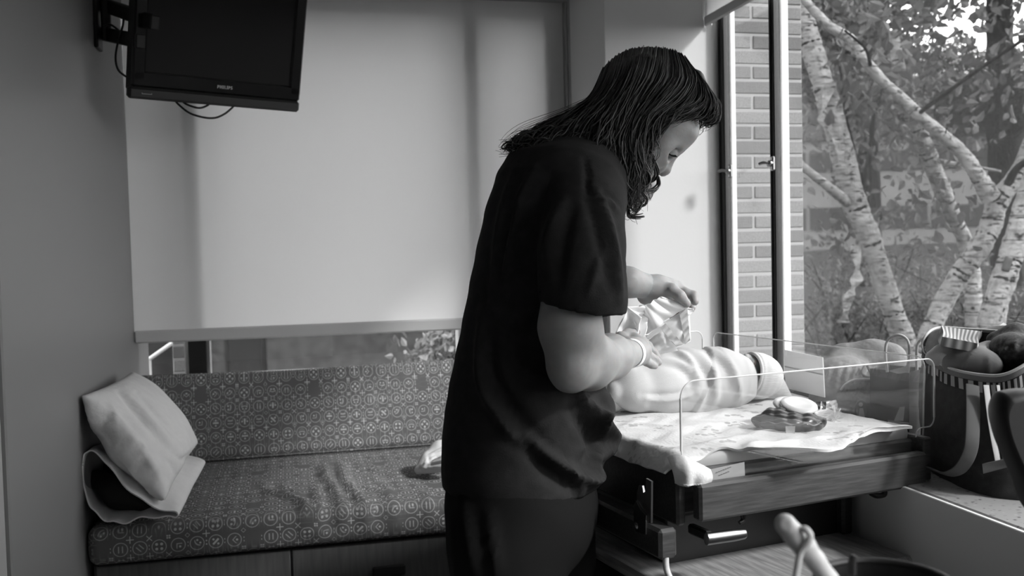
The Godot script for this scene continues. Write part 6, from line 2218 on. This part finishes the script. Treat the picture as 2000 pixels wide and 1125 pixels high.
func diaper() -> void:
	var d := base("diaper", "open white disposable diaper held up by a corner above the baby", "diaper")
	var m := Mb.new()
	patch(m, [Vector3(0.8353, 1.1712, -1.8849), Vector3(0.776, 1.1908, -1.8894), Vector3(0.7303, 1.1699, -1.8993), Vector3(0.7524, 1.1096, -1.9225)], 24, 30, 0.003, 0.006, 9.0, 0.5, 0.01)
	part("front_flap", m, M.diaper, d)
	m = Mb.new()
	patch(m, [Vector3(0.8435, 1.1657, -1.8982), Vector3(0.7882, 1.1337, -1.9099), Vector3(0.8105, 1.0812, -1.8973), Vector3(0.8422, 1.0916, -1.8902)], 24, 30, 0.002, 0.002, 7.0, 1.5, 0.008)
	patch(m, [Vector3(0.7921, 1.1265, -1.9138), Vector3(0.7579, 1.0996, -1.931), Vector3(0.7617, 1.0625, -1.9183), Vector3(0.8186, 1.0723, -1.9053)], 24, 30, 0.002, 0.003, 7.0, 0.5, 0.008)
	part("inner_layer", m, M.diaper, d)
	m = Mb.new()
	patch(m, [Vector3(0.835, 1.1665, -1.8899), Vector3(0.8175, 1.1581, -1.8937), Vector3(0.8261, 1.0874, -1.8835), Vector3(0.8371, 1.096, -1.8813)], 6, 24, 0.0025, 0.002, 14.0, 0.0, 0.0)
	part("side_tape", m, M.pale, d, "crinkled grey side strip")
	m = Mb.new()
	patch(m, [Vector3(0.7886, 1.1321, -1.8994), Vector3(0.7753, 1.1236, -1.9022), Vector3(0.8066, 1.0834, -1.888), Vector3(0.8218, 1.0875, -1.8846)], 6, 24, 0.0025, 0.002, 12.0, 1.0, 0.0)
	part("leg_elastic", m, M.pale, d)
	m = Mb.new()
	patch(m, [Vector3(0.7735, 1.1262, -1.8976), Vector3(0.7449, 1.107, -1.9036), Vector3(0.7467, 1.097, -1.9027), Vector3(0.7775, 1.1173, -1.8963)], 20, 5, 0.003, 0.002, 5.0, 0.3, 0.0)
	part("waist_band", m, M.pale, d)
	m = Mb.new()
	patch(m, [Vector3(0.6977, 1.1718, -1.8866), Vector3(0.7368, 1.1719, -1.8979), Vector3(0.7459, 1.138, -1.9046), Vector3(0.7304, 1.1038, -1.8966)], 24, 26, 0.003, 0.008, 8.0, 2.0, 0.012)
	patch(m, [Vector3(0.6977, 1.1718, -1.8866), Vector3(0.7245, 1.1493, -1.8793), Vector3(0.7205, 1.1093, -1.8888), Vector3(0.6625, 1.1059, -1.8818)], 24, 26, 0.003, 0.006, 6.0, 3.0, 0.022)
	part("rear_flap", m, M.diaper, d)
	m = Mb.new()
	patch(m, [Vector3(0.8348, 1.164, -1.895), Vector3(0.85, 1.1636, -1.8914), Vector3(0.8519, 1.1569, -1.8907), Vector3(0.8387, 1.1484, -1.8934)], 8, 8, 0.002, 0.002, 5.0, 0.0, 0.003)
	part("fastening_tab", m, M.diaper, d)


# ---------------------------------------------------------------- on the bassinet
func tray_things() -> void:
	# a crumpled dark foil packet of wipes
	var w := base("wipes_packet", "crumpled dark foil packet of wipes lying open on the printed blanket", "packet")
	var m := Mb.new()
	var f := Sdf.new()
	f.blob(Vector3(0.9996, 0.9263, -1.7587), Basis(PICTURE_RIGHT, PICTURE_UP, PICTURE_BACK), Vector3(0.066, 0.021, 0.046), 0.01)
	f.bone(Vector3(0.9608, 0.9306, -1.7732), Vector3(0.9318, 0.9345, -1.7802), 0.016, 0.003, 0.02)
	f.bone(Vector3(1.0435, 0.924, -1.7431), Vector3(1.0771, 0.9278, -1.7456), 0.016, 0.004, 0.02)
	f.bone(Vector3(0.9765, 0.9392, -1.7801), Vector3(1.0496, 0.9357, -1.773), 0.014, 0.014, 0.02)
	nets(m, f, Vector3(0.9996, 0.9263, -1.7587) - Vector3(0.1, 0.05, 0.1), Vector3(0.9996, 0.9263, -1.7587) + Vector3(0.1, 0.05, 0.1), 0.0035)
	for k in m.v.size():
		var q := m.v[k] - Vector3(0.9996, 0.9263, -1.7587)
		m.v[k] += m.n[k] * (0.003 * absf(sin(q.x * 95.0 + q.z * 60.0)) + 0.0025 * absf(sin(q.x * 60.0 - q.z * 120.0 + q.y * 90.0)) - 0.003)
	again(m)
	part("foil_pouch", m, M.foil, w)
	m = Mb.new()
	tube(m, spline([Vector3(0.9273, 0.9344, -1.7761), Vector3(0.9268, 0.9333, -1.7402), Vector3(0.9362, 0.9369, -1.7278), Vector3(0.9492, 0.9335, -1.7184), Vector3(0.9625, 0.9367, -1.7134), Vector3(0.9774, 0.9325, -1.7076), Vector3(0.9916, 0.9332, -1.7043), Vector3(1.0084, 0.935, -1.7055), Vector3(1.0271, 0.9285, -1.706), Vector3(1.0524, 0.9316, -1.7207)], 60), [0.0015, 0.004, 0.004, 0.004, 0.002], 8, true, 0.3, Vector3(0.2, 0.1, 1))
	part("sealed_rim", m, M.foil, w)
	m = Mb.new()
	patch(m, [Vector3(0.9668, 0.9302, -1.7131), Vector3(0.9855, 0.9299, -1.7077), Vector3(0.9849, 0.9119, -1.7091), Vector3(0.9683, 0.9121, -1.7141)], 6, 8, 0.001, 0.0, 3.0, 0.0, 0.002)
	part("label", m, M.pale, w)
	# round white pads on top of it
	for k in 2:
		m = Mb.new()
		var c: Vector3 = [Vector3(1.0302, 0.9546, -1.7989), Vector3(1.0372, 0.9568, -1.7819)][k]
		var xf := Transform3D(Basis(Vector3(1, 0, 0), Vector3(0.05, 1, 0.3).normalized(), Vector3(0, -0.3, 1).normalized()), c)
		lathe(m, [Vector2(0, 0.005), Vector2(0.024, 0.005), Vector2(0.03, 0.007), Vector2(0.0375, 0.004), Vector2(0.039, 0.0), Vector2(0.0375, -0.002), Vector2(0, -0.003)], 40, xf)
		single("round_pad", m, M.white_plastic, ["round white pad half hidden under the other pad on the foil packet", "round white pad on top, resting on the dark foil packet"][k], "pad", "round pads on the foil packet")
	# clear crinkled bag
	var bg := base("plastic_bag", "crinkled clear plastic bag with dark print behind the white pads", "bag")
	m = Mb.new()
	patch(m, [Vector3(1.071, 0.9462, -1.8506), Vector3(1.1778, 0.9464, -1.8665), Vector3(1.1633, 0.9272, -1.828), Vector3(1.098, 0.9044, -1.7602)], 20, 20, 0.0015, 0.007, 9.0, 0.7, 0.016)
	part("film", m, M.plastic_film, bg)
	m = Mb.new()
	for q in [[1598, 786], [1607, 788], [1614, 787]]:
		pass
	patch(m, [Vector3(1.1192, 0.9491, -1.8496), Vector3(1.1291, 0.95, -1.8473), Vector3(1.1236, 0.9329, -1.8428), Vector3(1.1148, 0.9331, -1.8449)], 4, 6, 0.001, 0.001, 5.0, 0.0, 0.002)
	patch(m, [Vector3(1.1351, 0.9491, -1.851), Vector3(1.1439, 0.9489, -1.8489), Vector3(1.1395, 0.9328, -1.8442), Vector3(1.1318, 0.9319, -1.8459)], 4, 6, 0.001, 0.001, 5.0, 1.0, 0.002)
	part("print", m, M.dark_frame, bg)
	m = Mb.new()
	patch(m, [Vector3(1.16, 0.9473, -1.8605), Vector3(1.1778, 0.9453, -1.8665), Vector3(1.1586, 0.9256, -1.8188), Vector3(1.1373, 0.9184, -1.8029)], 6, 14, 0.002, 0.004, 9.0, 0.4, 0.006)
	part("sealed_end", m, M.plastic_film, bg)


# ---------------------------------------------------------------- on the window ledge
func ledge_things() -> void:
	# grey nylon bag lying on the ledge
	var b := base("holdall", "soft grey gathered bag lying on the window ledge behind the white card", "bag")
	var m := Mb.new()
	var f := Sdf.new()
	f.blob(Vector3(1.3817, 0.9315, -2.1468), Basis(PICTURE_RIGHT, PICTURE_UP, PICTURE_BACK), Vector3(0.09, 0.075, 0.08), 0.03)
	f.chain([Vector3(1.3618, 0.9441, -2.2343), Vector3(1.4291, 0.9738, -2.2197), Vector3(1.4905, 0.9909, -2.1853), Vector3(1.5241, 0.9923, -2.1569)], [0.045, 0.05, 0.045, 0.04], 0.03)
	f.chain([Vector3(1.3442, 0.8757, -2.1122), Vector3(1.3895, 0.8796, -2.0708)], [0.05, 0.05], 0.03)
	f.bone(Vector3(1.3287, 0.8827, -2.1573), Vector3(1.3326, 0.869, -2.0941), 0.04, 0.04, 0.02)
	nets(m, f, Vector3(1.4003, 0.9323, -2.1527) - Vector3(0.24, 0.17, 0.2), Vector3(1.4003, 0.9323, -2.1527) + Vector3(0.24, 0.16, 0.2), 0.007)
	for k in 11:
		var x := 1650.0 + k * 5.5
		crease(m, [at_px(x, 745 - k * 0.8, 2.3), at_px(x - 3, 760, 2.3), at_px(x - 6, 775, 2.3)], 0.007, 0.005 * (1 if k % 2 else -1), PICTURE_BACK)
	for k in 12:
		crease(m, [at_px(1612.0 + k * 9, 718 - k, 2.3), at_px(1610.0 + k * 8.6, 733, 2.3), at_px(1607.0 + k * 8, 750, 2.3)], 0.009, 0.006 * (1 if k % 2 else -1), PICTURE_BACK)
	crease(m, [Vector3(1.3004, 0.9338, -2.0427), Vector3(1.3256, 0.9583, -2.0378), Vector3(1.3686, 0.966, -2.028), Vector3(1.3929, 0.9629, -2.0221)], 0.009, 0.008, PICTURE_BACK)
	crease(m, [Vector3(1.2817, 0.9217, -2.0466), Vector3(1.3133, 0.9548, -2.0406), Vector3(1.363, 0.9824, -2.03), Vector3(1.3938, 0.9905, -2.0231)], 0.016, -0.014, PICTURE_BACK)
	again(m)
	part("body", m, M.nylon, b)
	m = Mb.new()
	tube(m, spline([Vector3(1.3228, 0.932, -2.0733), Vector3(1.3328, 0.9477, -2.0665), Vector3(1.3525, 0.9581, -2.0572), Vector3(1.3806, 0.9619, -2.0353)], 20), [0.003], 8)
	part("piping", m, M.pale, b)
	m = Mb.new()
	tube(m, spline([Vector3(1.3991, 0.9908, -2.0835), Vector3(1.385, 0.9719, -2.0758), Vector3(1.3917, 0.9621, -2.0686), Vector3(1.4072, 0.9624, -2.0701), Vector3(1.404, 0.9882, -2.0822)], 24), [0.0035], 8)
	part("strap_loop", m, M.mid, b)
	# oval tag with a small white figure
	var t := base("tag", "oval grey tag with a small white figure leaning on the grey bag", "tag")
	m = Mb.new()
	var xf := Transform3D(Basis(PICTURE_RIGHT, PICTURE_BACK, -PICTURE_UP).scaled(Vector3.ONE), Vector3(1.315, 0.8995, -1.9761))
	var prof := [Vector2(0, 0.003), Vector2(0.0145, 0.003), Vector2(0.0165, 0.002), Vector2(0.017, 0.0), Vector2(0.0165, -0.002), Vector2(0, -0.003)]
	lathe(m, prof, 36, Transform3D(Basis(PICTURE_RIGHT * 0.9, PICTURE_BACK, -PICTURE_UP * 1.45), Vector3(1.315, 0.8995, -1.9761)))
	part("plate", m, M.mid, t)
	m = Mb.new()
	lathe(m, [Vector2(0, 0.0006), Vector2(0.005, 0.0006), Vector2(0.0052, 0)], 20, Transform3D(Basis(PICTURE_RIGHT, PICTURE_BACK, -PICTURE_UP), Vector3(1.3122, 0.9123, -1.9737)))
	extrude(m, outline([Vector2(-0.004, 0.006), Vector2(0.004, 0.006), Vector2(0.0085, -0.014), Vector2(0.006, -0.019), Vector2(-0.004, -0.019), Vector2(-0.006, -0.012)]), 0.0012, Transform3D(Basis(PICTURE_RIGHT, PICTURE_UP, PICTURE_BACK), Vector3(1.3129, 0.8977, -1.973)))
	part("figure", m, M.white_plastic, t)
	# dark paper bag with cord handles
	var k := base("paper_bag", "dark paper carrier bag with pale cord handles beside the tote bag", "bag")
	m = Mb.new()
	var q := [Vector3(1.3742, 0.9884, -2.0276), Vector3(1.4028, 0.9927, -1.9182), Vector3(1.4001, 0.8705, -1.9137), Vector3(1.3697, 0.8482, -2.0228)]
	q[2] = Vector3(q[2].x, 0.801, q[2].z)
	q[3] = Vector3(q[3].x, 0.801, q[3].z)
	var back := PICTURE_RIGHT * 0.06 + Vector3(0.03, 0, -0.06)
	m.face([q[0], q[1], q[2], q[3]], PICTURE_BACK)
	m.face([q[0] + back, q[1] + back, q[2] + back, q[3] + back], -PICTURE_BACK)
	m.face([q[0], q[0] + back, q[3] + back, q[3]], -PICTURE_RIGHT)
	m.face([q[1], q[1] + back, q[2] + back, q[2]], PICTURE_RIGHT)
	m.face([q[3], q[2], q[2] + back, q[3] + back], Vector3.DOWN)
	part("body", m, M.kraft, k)
	m = Mb.new()
	patch(m, [Vector3(1.3686, 0.9934, -1.9469), Vector3(1.4021, 1.0071, -1.9189), Vector3(1.3953, 0.9929, -1.9097), Vector3(1.3794, 0.9884, -1.9235)], 8, 5, 0.001, 0.001, 4.0, 0.0, 0.003)
	part("folded_top", m, M.pale, k)
	for hnd in [[Vector3(1.3815, 0.9864, -1.9692), Vector3(1.3813, 1.0311, -1.9763), Vector3(1.3882, 1.0616, -1.9759), Vector3(1.4, 1.0765, -1.9532), Vector3(1.4145, 1.0649, -1.939), Vector3(1.4118, 1.0345, -1.9281), Vector3(1.3972, 0.991, -1.9143)], [Vector3(1.4666, 0.9775, -1.9745), Vector3(1.467, 1.0269, -1.9764), Vector3(1.4714, 1.0516, -1.9764), Vector3(1.4808, 1.0634, -1.9644), Vector3(1.4909, 1.0628, -1.9517), Vector3(1.5026, 1.0414, -1.9378), Vector3(1.4988, 0.9878, -1.9261)]]:
		m = Mb.new()
		tube(m, spline(hnd, 36), [0.0033], 8)
		part("cord_handle", m, M.pale, k)
	m = Mb.new()
	patch(m, [Vector3(1.3729, 0.9123, -1.9116), Vector3(1.3814, 0.9141, -1.9045), Vector3(1.3737, 0.8818, -1.8998), Vector3(1.3622, 0.8795, -1.9179)], 5, 5, 0.001, 0.0, 1.0, 0.0, 0.001)
	patch(m, [Vector3(1.3514, 0.8812, -1.9256), Vector3(1.3831, 0.8778, -1.8923), Vector3(1.3826, 0.8635, -1.8918), Vector3(1.3509, 0.8645, -1.9251)], 5, 5, 0.001, 0.0, 1.0, 0.0, 0.001)
	part("paper_slip", m, M.pale, k)
	tote()


func mid_at(y: float) -> Vector3:  # the tote's upright axis
	var c := Vector3(1.3927, 0.9437, -1.6717)
	return Vector3(c.x, y, c.z)


func tote() -> void:
	var t := base("tote_bag", "large dark canvas tote with a striped lining turned over its rim", "bag")
	# the open rim, seen from above
	var rim := closed([Vector3(1.3949, 1.0549, -1.8507), Vector3(1.3923, 1.0328, -1.8195), Vector3(1.3677, 1.0227, -1.7221), Vector3(1.348, 1.0246, -1.6034), Vector3(1.3584, 1.0335, -1.5601), Vector3(1.3955, 1.0598, -1.5422), Vector3(1.4566, 1.0793, -1.5697), Vector3(1.5269, 1.0919, -1.6873), Vector3(1.5311, 1.089, -1.7891), Vector3(1.505, 1.0901, -1.8467), Vector3(1.4661, 1.0922, -1.8868), Vector3(1.4126, 1.0827, -1.8579)], 72)
	var foot := closed([Vector3(1.391, 0.7976, -1.8511), Vector3(1.3292, 0.7978, -1.7423), Vector3(1.3123, 0.7901, -1.6431), Vector3(1.3093, 0.7927, -1.5514), Vector3(1.3374, 0.7956, -1.5037), Vector3(1.3773, 0.8041, -1.4844), Vector3(1.4522, 0.8193, -1.5393), Vector3(1.5394, 0.8192, -1.673), Vector3(1.5389, 0.8108, -1.7756), Vector3(1.5074, 0.8101, -1.8344), Vector3(1.4639, 0.807, -1.8651), Vector3(1.4069, 0.8067, -1.858)], 72)
	var m := Mb.new()
	var p := PackedVector3Array()
	for i in 24:
		var v := i / 23.0
		for k in 72:
			var q := rim[k].lerp(foot[k], v)
			var o := q - mid_at(q.y)
			o = o.normalized()
			p.append(q + o * (0.014 * sin(PI * v) + 0.004 * sin(k * 0.8 + v * 5.0) * sin(PI * v) + 0.003 * sin(v * 22.0 + k * 0.3) * v))
	sheet(m, p, 24, 72, 0.003)
	var seam := PackedVector3Array()
	for i in 24:
		seam.append(p[i * 72 + 71])
		seam.append(p[i * 72])
	sheet(m, seam, 24, 2, 0.003)
	for q in [[Vector3(1.2201, 0.8711, -1.6066), Vector3(1.264, 0.8569, -1.5956), Vector3(1.297, 0.8603, -1.5365), Vector3(1.3548, 0.8658, -1.5231)], [Vector3(1.227, 0.9338, -1.6076), Vector3(1.266, 0.9177, -1.5977), Vector3(1.2959, 0.9271, -1.591)], [Vector3(1.2359, 0.9032, -1.6042), Vector3(1.2773, 0.963, -1.5969), Vector3(1.2931, 0.993, -1.5945)], [Vector3(1.2234, 0.8224, -1.6037), Vector3(1.2822, 0.8088, -1.5893), Vector3(1.3243, 0.8143, -1.5282)]]:
		crease(m, q, 0.01, 0.008, PICTURE_BACK)
	again(m)
	part("body", m, M.canvas, t)
	m = Mb.new()
	var floor_ := []
	for k in range(0, 72, 4):
		floor_.append(foot[k])
	m.face(floor_, Vector3.DOWN)
	part("bottom", m, M.canvas, t)
	# smooth band at the rim and the striped cuff beneath it
	m = Mb.new()
	p = PackedVector3Array()
	for i in 5:
		for k in 73:
			var q := rim[k % 72].lerp(foot[k % 72], i * 0.012 - 0.004)
			var o := (q - mid_at(q.y)).normalized()
			p.append(q + o * 0.008)
	sheet(m, p, 5, 73, 0.003)
	part("rim_band", m, M.mid, t)
	m = Mb.new()
	var edge := PackedVector3Array()
	for k in 73:
		edge.append(p[k] + Vector3.UP * 0.002)
	tube(m, edge, [0.0032], 8, false)
	part("rim_piping", m, M.pale, t)
	m = Mb.new()
	p = PackedVector3Array()
	for i in 6:
		for k in 73:
			var q := rim[k % 72].lerp(foot[k % 72], 0.045 + i * 0.018)
			var o := (q - mid_at(q.y)).normalized()
			p.append(q + o * (0.011 + 0.002 * sin(k * 1.3)))
	var s0 := m.v.size()
	m.grid(p, 6, 73)
	for i in range(s0, m.v.size()):
		m.t[i] = Vector2(float((i - s0) % 73) / 72.0 * 26.0, 0.5)
	m.grid(p, 6, 73, false, false, true)
	for i in range(s0 + 6 * 73, m.v.size()):
		m.t[i] = Vector2(float((i - s0) % 73) / 72.0 * 26.0, 0.5)
	part("striped_cuff", m, M.stripe, t, "striped cuff below the rim")
	# webbing straps on the front
	var webs := [
		[M.canvas_strap, "", 0.0135, [Vector3(1.3074, 1.0109, -1.5918), Vector3(1.2858, 0.9677, -1.5643), Vector3(1.2692, 0.9221, -1.5457), Vector3(1.2644, 0.8926, -1.5456), Vector3(1.26, 0.8659, -1.5558), Vector3(1.2577, 0.8455, -1.576), Vector3(1.263, 0.831, -1.6153), Vector3(1.2748, 0.8283, -1.6741)]],
		[M.pale, "pale striped webbing strap", 0.006, [Vector3(1.3126, 1.0149, -1.5599), Vector3(1.3017, 0.942, -1.5337), Vector3(1.3047, 0.8752, -1.5199)]],
		[M.canvas, "", 0.005, [Vector3(1.3237, 1.0149, -1.5552), Vector3(1.3127, 0.9421, -1.5291), Vector3(1.3157, 0.8783, -1.5154)]],
		[M.pale, "", 0.0032, [Vector3(1.3319, 1.015, -1.5512), Vector3(1.3218, 0.9422, -1.5249), Vector3(1.3238, 0.8825, -1.5116)]]]
	for q in webs:
		m = Mb.new()
		tube(m, spline(q[3], 40), [q[2]], 12, true, 0.16, PICTURE_RIGHT)
		part("strap", m, q[0], t, q[1])
	m = Mb.new()
	patch(m, [Vector3(1.2785, 0.8689, -1.531), Vector3(1.3194, 0.884, -1.5014), Vector3(1.3208, 0.8684, -1.5004), Vector3(1.2799, 0.8502, -1.5299)], 6, 8, 0.003, 0.0, 5.0, 0.0, 0.002)
	part("patch", m, M.canvas_strap, t)
	# what is in it
	m = Mb.new()
	patch(m, [Vector3(1.41, 1.0987, -1.8181), Vector3(1.48, 1.0862, -1.7805), Vector3(1.4037, 1.0696, -1.6949), Vector3(1.3442, 1.0832, -1.7302)], 30, 10, 0.02, 0.001, 4.0, 0.0, 0.01)
	for i in m.v.size():
		m.t[i] = Vector2(m.t[i].x * 4.5, 0.5)
	var st := single("folded_cloth", m, faint_stripe(), "folded pale cloth with soft stripes at the back of the tote bag", "cloth")
	m = Mb.new()
	var f := Sdf.new()
	f.blob(Vector3(1.4175, 1.0313, -1.7209), Basis(PICTURE_RIGHT, PICTURE_UP, PICTURE_BACK), Vector3(0.055, 0.038, 0.06), 0.02)
	f.bone(Vector3(1.3972, 1.0294, -1.7462), Vector3(1.4791, 1.0497, -1.7483), 0.028, 0.028, 0.02)
	nets(m, f, Vector3(1.4297, 1.0364, -1.7388) - Vector3(0.1, 0.07, 0.1), Vector3(1.4297, 1.0364, -1.7388) + Vector3(0.1, 0.07, 0.1), 0.005)
	for q in [[Vector3(1.3476, 1.0187, -1.6752), Vector3(1.3609, 1.0471, -1.6732), Vector3(1.3792, 1.0679, -1.6698), Vector3(1.4054, 1.0768, -1.664)], [Vector3(1.3951, 1.0144, -1.6638), Vector3(1.4, 1.0387, -1.6637), Vector3(1.4026, 1.0567, -1.6638)], [Vector3(1.4033, 1.0142, -1.6619), Vector3(1.4062, 1.0385, -1.6622), Vector3(1.4087, 1.0534, -1.6622)]]:
		crease(m, q, 0.005, 0.005, PICTURE_BACK)
	again(m)
	single("garment", m, M.mid, "bundled grey garment with raised seams in the tote bag", "garment")
	m = Mb.new()
	f = Sdf.new()
	f.chain([Vector3(1.3725, 1.0389, -1.7936), Vector3(1.398, 1.0473, -1.7879), Vector3(1.3888, 1.0363, -1.7485)], [0.017, 0.021, 0.018], 0.02)
	nets(m, f, Vector3(1.381, 1.0431, -1.7712) - Vector3(0.09, 0.06, 0.09), Vector3(1.381, 1.0431, -1.7712) + Vector3(0.09, 0.06, 0.09), 0.005)
	crease(m, [Vector3(1.3349, 1.0584, -1.7313), Vector3(1.3538, 1.0536, -1.7266), Vector3(1.3659, 1.0337, -1.7229)], 0.006, 0.005, PICTURE_BACK)
	again(m)
	single("garment", m, M.pale, "small pale garment tucked in the tote bag's left corner", "garment")
	m = Mb.new()
	f = Sdf.new()
	f.blob(Vector3(1.5014, 1.0533, -1.702), Basis(PICTURE_RIGHT, PICTURE_UP, PICTURE_BACK), Vector3(0.05, 0.045, 0.06), 0.02)
	f.chain([Vector3(1.5087, 1.0751, -1.7629), Vector3(1.5379, 1.0874, -1.736), Vector3(1.5601, 1.072, -1.7095)], [0.02, 0.024, 0.02], 0.02)
	nets(m, f, Vector3(1.5167, 1.0619, -1.7194) - Vector3(0.11, 0.08, 0.11), Vector3(1.5167, 1.0619, -1.7194) + Vector3(0.11, 0.08, 0.11), 0.005)
	for k in 6:
		crease(m, [at_px(1940.0 + k * 12, 700 - k * 5, 1.5), at_px(1955.0 + k * 10, 680 - k * 3, 1.5), at_px(1975.0 + k * 9, 668, 1.5)], 0.007, 0.006 * (1 if k % 2 else -1), PICTURE_BACK)
	again(m)
	single("camera_strap", m, floral(), "bunched dark patterned strap at the right side of the tote bag", "strap")
	# a second bag behind it, and the dark chair back at the edge
	m = Mb.new()
	tube(m, spline([Vector3(1.4389, 1.0428, -1.7266), Vector3(1.475, 1.0693, -1.7809), Vector3(1.5319, 1.0856, -1.8299), Vector3(1.5923, 1.0919, -1.8364), Vector3(1.6226, 1.0811, -1.8083), Vector3(1.6408, 1.0731, -1.7831)], 30), [0.008], 10, true, 0.4)
	single("bag_strap", m, M.canvas_strap, "dark strap arching over the tote bag's right side", "strap")
	m = Mb.new()
	patch(m, [Vector3(1.552, 1.0835, -1.8456), Vector3(1.604, 1.102, -1.8547), Vector3(1.6415, 1.082, -1.845), Vector3(1.6491, 1.0753, -1.8223)], 12, 10, 0.01, 0.002, 3.0, 0.0, 0.008)
	single("folded_paper", m, M.pale, "pale peaked paper sticking up behind the tote bag", "paper")
	var ch := base("chair", "dark padded chair back at the right edge before the tote bag", "chair")
	m = Mb.new()
	var poly := []
	for q in [[1947, 770], [1962, 762], [1995, 758], [2060, 760], [2110, 800], [2120, 1000], [2050, 1010], [2010, 1000], [1985, 935], [1962, 885], [1947, 845], [1938, 800]]:
		poly.append(at_px(q[0], q[1], 1.28))
	var loop := closed(poly, 60)
	var cen := Vector3.ZERO
	for q in loop:
		cen += q / 60.0
	p = PackedVector3Array()
	for i in 13:
		var a := lerpf(-PI / 2, PI / 2, i / 12.0)
		for k in 60:
			var dirv := (loop[k] - cen)
			p.append(cen + dirv * (1.0 - 0.2 * (1.0 - cos(a))) + PICTURE_BACK * (0.025 * sin(a)))
	m.grid(p, 13, 60, false, true, true)
	var fa := []
	var fb := []
	for k in range(0, 60, 2):
		fa.append(p[k])
		fb.append(p[12 * 60 + k])
	m.face(fa, -PICTURE_BACK)
	m.face(fb, PICTURE_BACK)
	part("backrest", m, M.black, ch)
	m = Mb.new()
	for s in [0.0, 0.3]:
		var a: Vector3 = at_px(2030, 985, 1.28) + PICTURE_RIGHT * s
		tube(m, PackedVector3Array([a, Vector3(a.x, 0.42, a.z), Vector3(a.x, 0.01, a.z)]), [0.012], 10)
	part("frame", m, M.dark_metal, ch)


func faint_stripe() -> StandardMaterial3D:
	var s := grey(0.86, 0.85)
	s.albedo_texture = pixels(64, func(x: int, _y: int) -> float: return 0.62 + 0.2 * sin(x * TAU / 32.0))
	return s


func floral() -> StandardMaterial3D:
	return wrapped(grey(0.5, 0.7), noise_tex(0.05, 0.08, 0.8, 95, 3, 256, FastNoiseLite.TYPE_CELLULAR), Vector3(9, 9, 9))


# ---------------------------------------------------------------- close to the viewer
func near_things() -> void:
	var b := base("silicone_strap", "soft pale silicone strap end standing up close to the viewer", "strap")
	var m := Mb.new()
	var f := Sdf.new()
	f.chain([Vector3(0.434, 1.043, -0.7711), Vector3(0.4419, 1.0325, -0.7688), Vector3(0.4498, 1.0229, -0.7665), Vector3(0.4605, 1.0089, -0.7655), Vector3(0.4734, 0.9897, -0.7647), Vector3(0.49, 0.9601, -0.7647)], [0.0098, 0.0098, 0.0102, 0.0088, 0.009, 0.009], 0.004)
	f.bone(Vector3(0.428, 1.0466, -0.7603), Vector3(0.4288, 1.0456, -0.7601), 0.0042, 0.0042, 0.004, true)
	nets(m, f, Vector3(0.4584, 1.0068, -0.7638) - Vector3(0.05, 0.06, 0.05), Vector3(0.4584, 1.0068, -0.7638) + Vector3(0.05, 0.06, 0.05), 0.002)
	part("strap", m, M.silicone, b)
	m = Mb.new()
	tube(m, spline([Vector3(0.4354, 0.9921, -0.7584), Vector3(0.4386, 1.0082, -0.7583), Vector3(0.4417, 1.0207, -0.7581), Vector3(0.4472, 1.0295, -0.7551), Vector3(0.4492, 1.0364, -0.7549), Vector3(0.446, 1.0414, -0.7579), Vector3(0.444, 1.0386, -0.7634)], 30), [0.0034], 10, true, 0.8)
	part("loop", m, M.silicone, b)
	var w := base("basket", "dark round basket rim with a short upright peg close to the viewer", "basket")
	var c := Vector3(0.5441, 0.9475, -0.7822)
	m = Mb.new()
	var ring := PackedVector3Array()
	for k in 49:
		var a := TAU * k / 48.0
		ring.append(c + Vector3(cos(a) * 0.062, 0.026, sin(a) * 0.062))
	tube(m, ring, [0.0042], 10, false)
	part("rim", m, M.black, w)
	m = Mb.new()
	lathe(m, [Vector2(0, -0.1), Vector2(0.048, -0.1), Vector2(0.054, -0.06), Vector2(0.0605, 0.026), Vector2(0.0585, 0.026), Vector2(0.052, -0.06), Vector2(0.046, -0.096), Vector2(0, -0.097)], 48, Transform3D(Basis(), c))
	part("bowl", m, M.dark_metal, w)
	m = Mb.new()
	tube(m, spline([Vector3(0.4975, 0.9921, -0.7642), Vector3(0.4979, 1.0026, -0.7646), Vector3(0.5, 1.0101, -0.7644)], 8), [0.004, 0.004, 0.003], 8)
	part("peg", m, M.black, w)
	# a low table carries both
	var t := base("side_table", "small dark table below the frame that carries the basket", "table")
	m = Mb.new()
	cbox(m, Vector3(c.x - 0.25, c.y - 0.125, c.z - 0.12), Vector3(c.x + 0.25, c.y - 0.1, c.z + 0.25), 0.006)
	part("top", m, M.laminate, t)
	for q in [Vector2(-0.22, -0.09), Vector2(0.22, -0.09), Vector2(-0.22, 0.22), Vector2(0.22, 0.22)]:
		m = Mb.new()
		cbox(m, Vector3(c.x + q.x - 0.015, 0, c.z + q.y - 0.015), Vector3(c.x + q.x + 0.015, c.y - 0.125, c.z + q.y + 0.015), 0.003)
		part("leg", m, M.dark_metal, t)
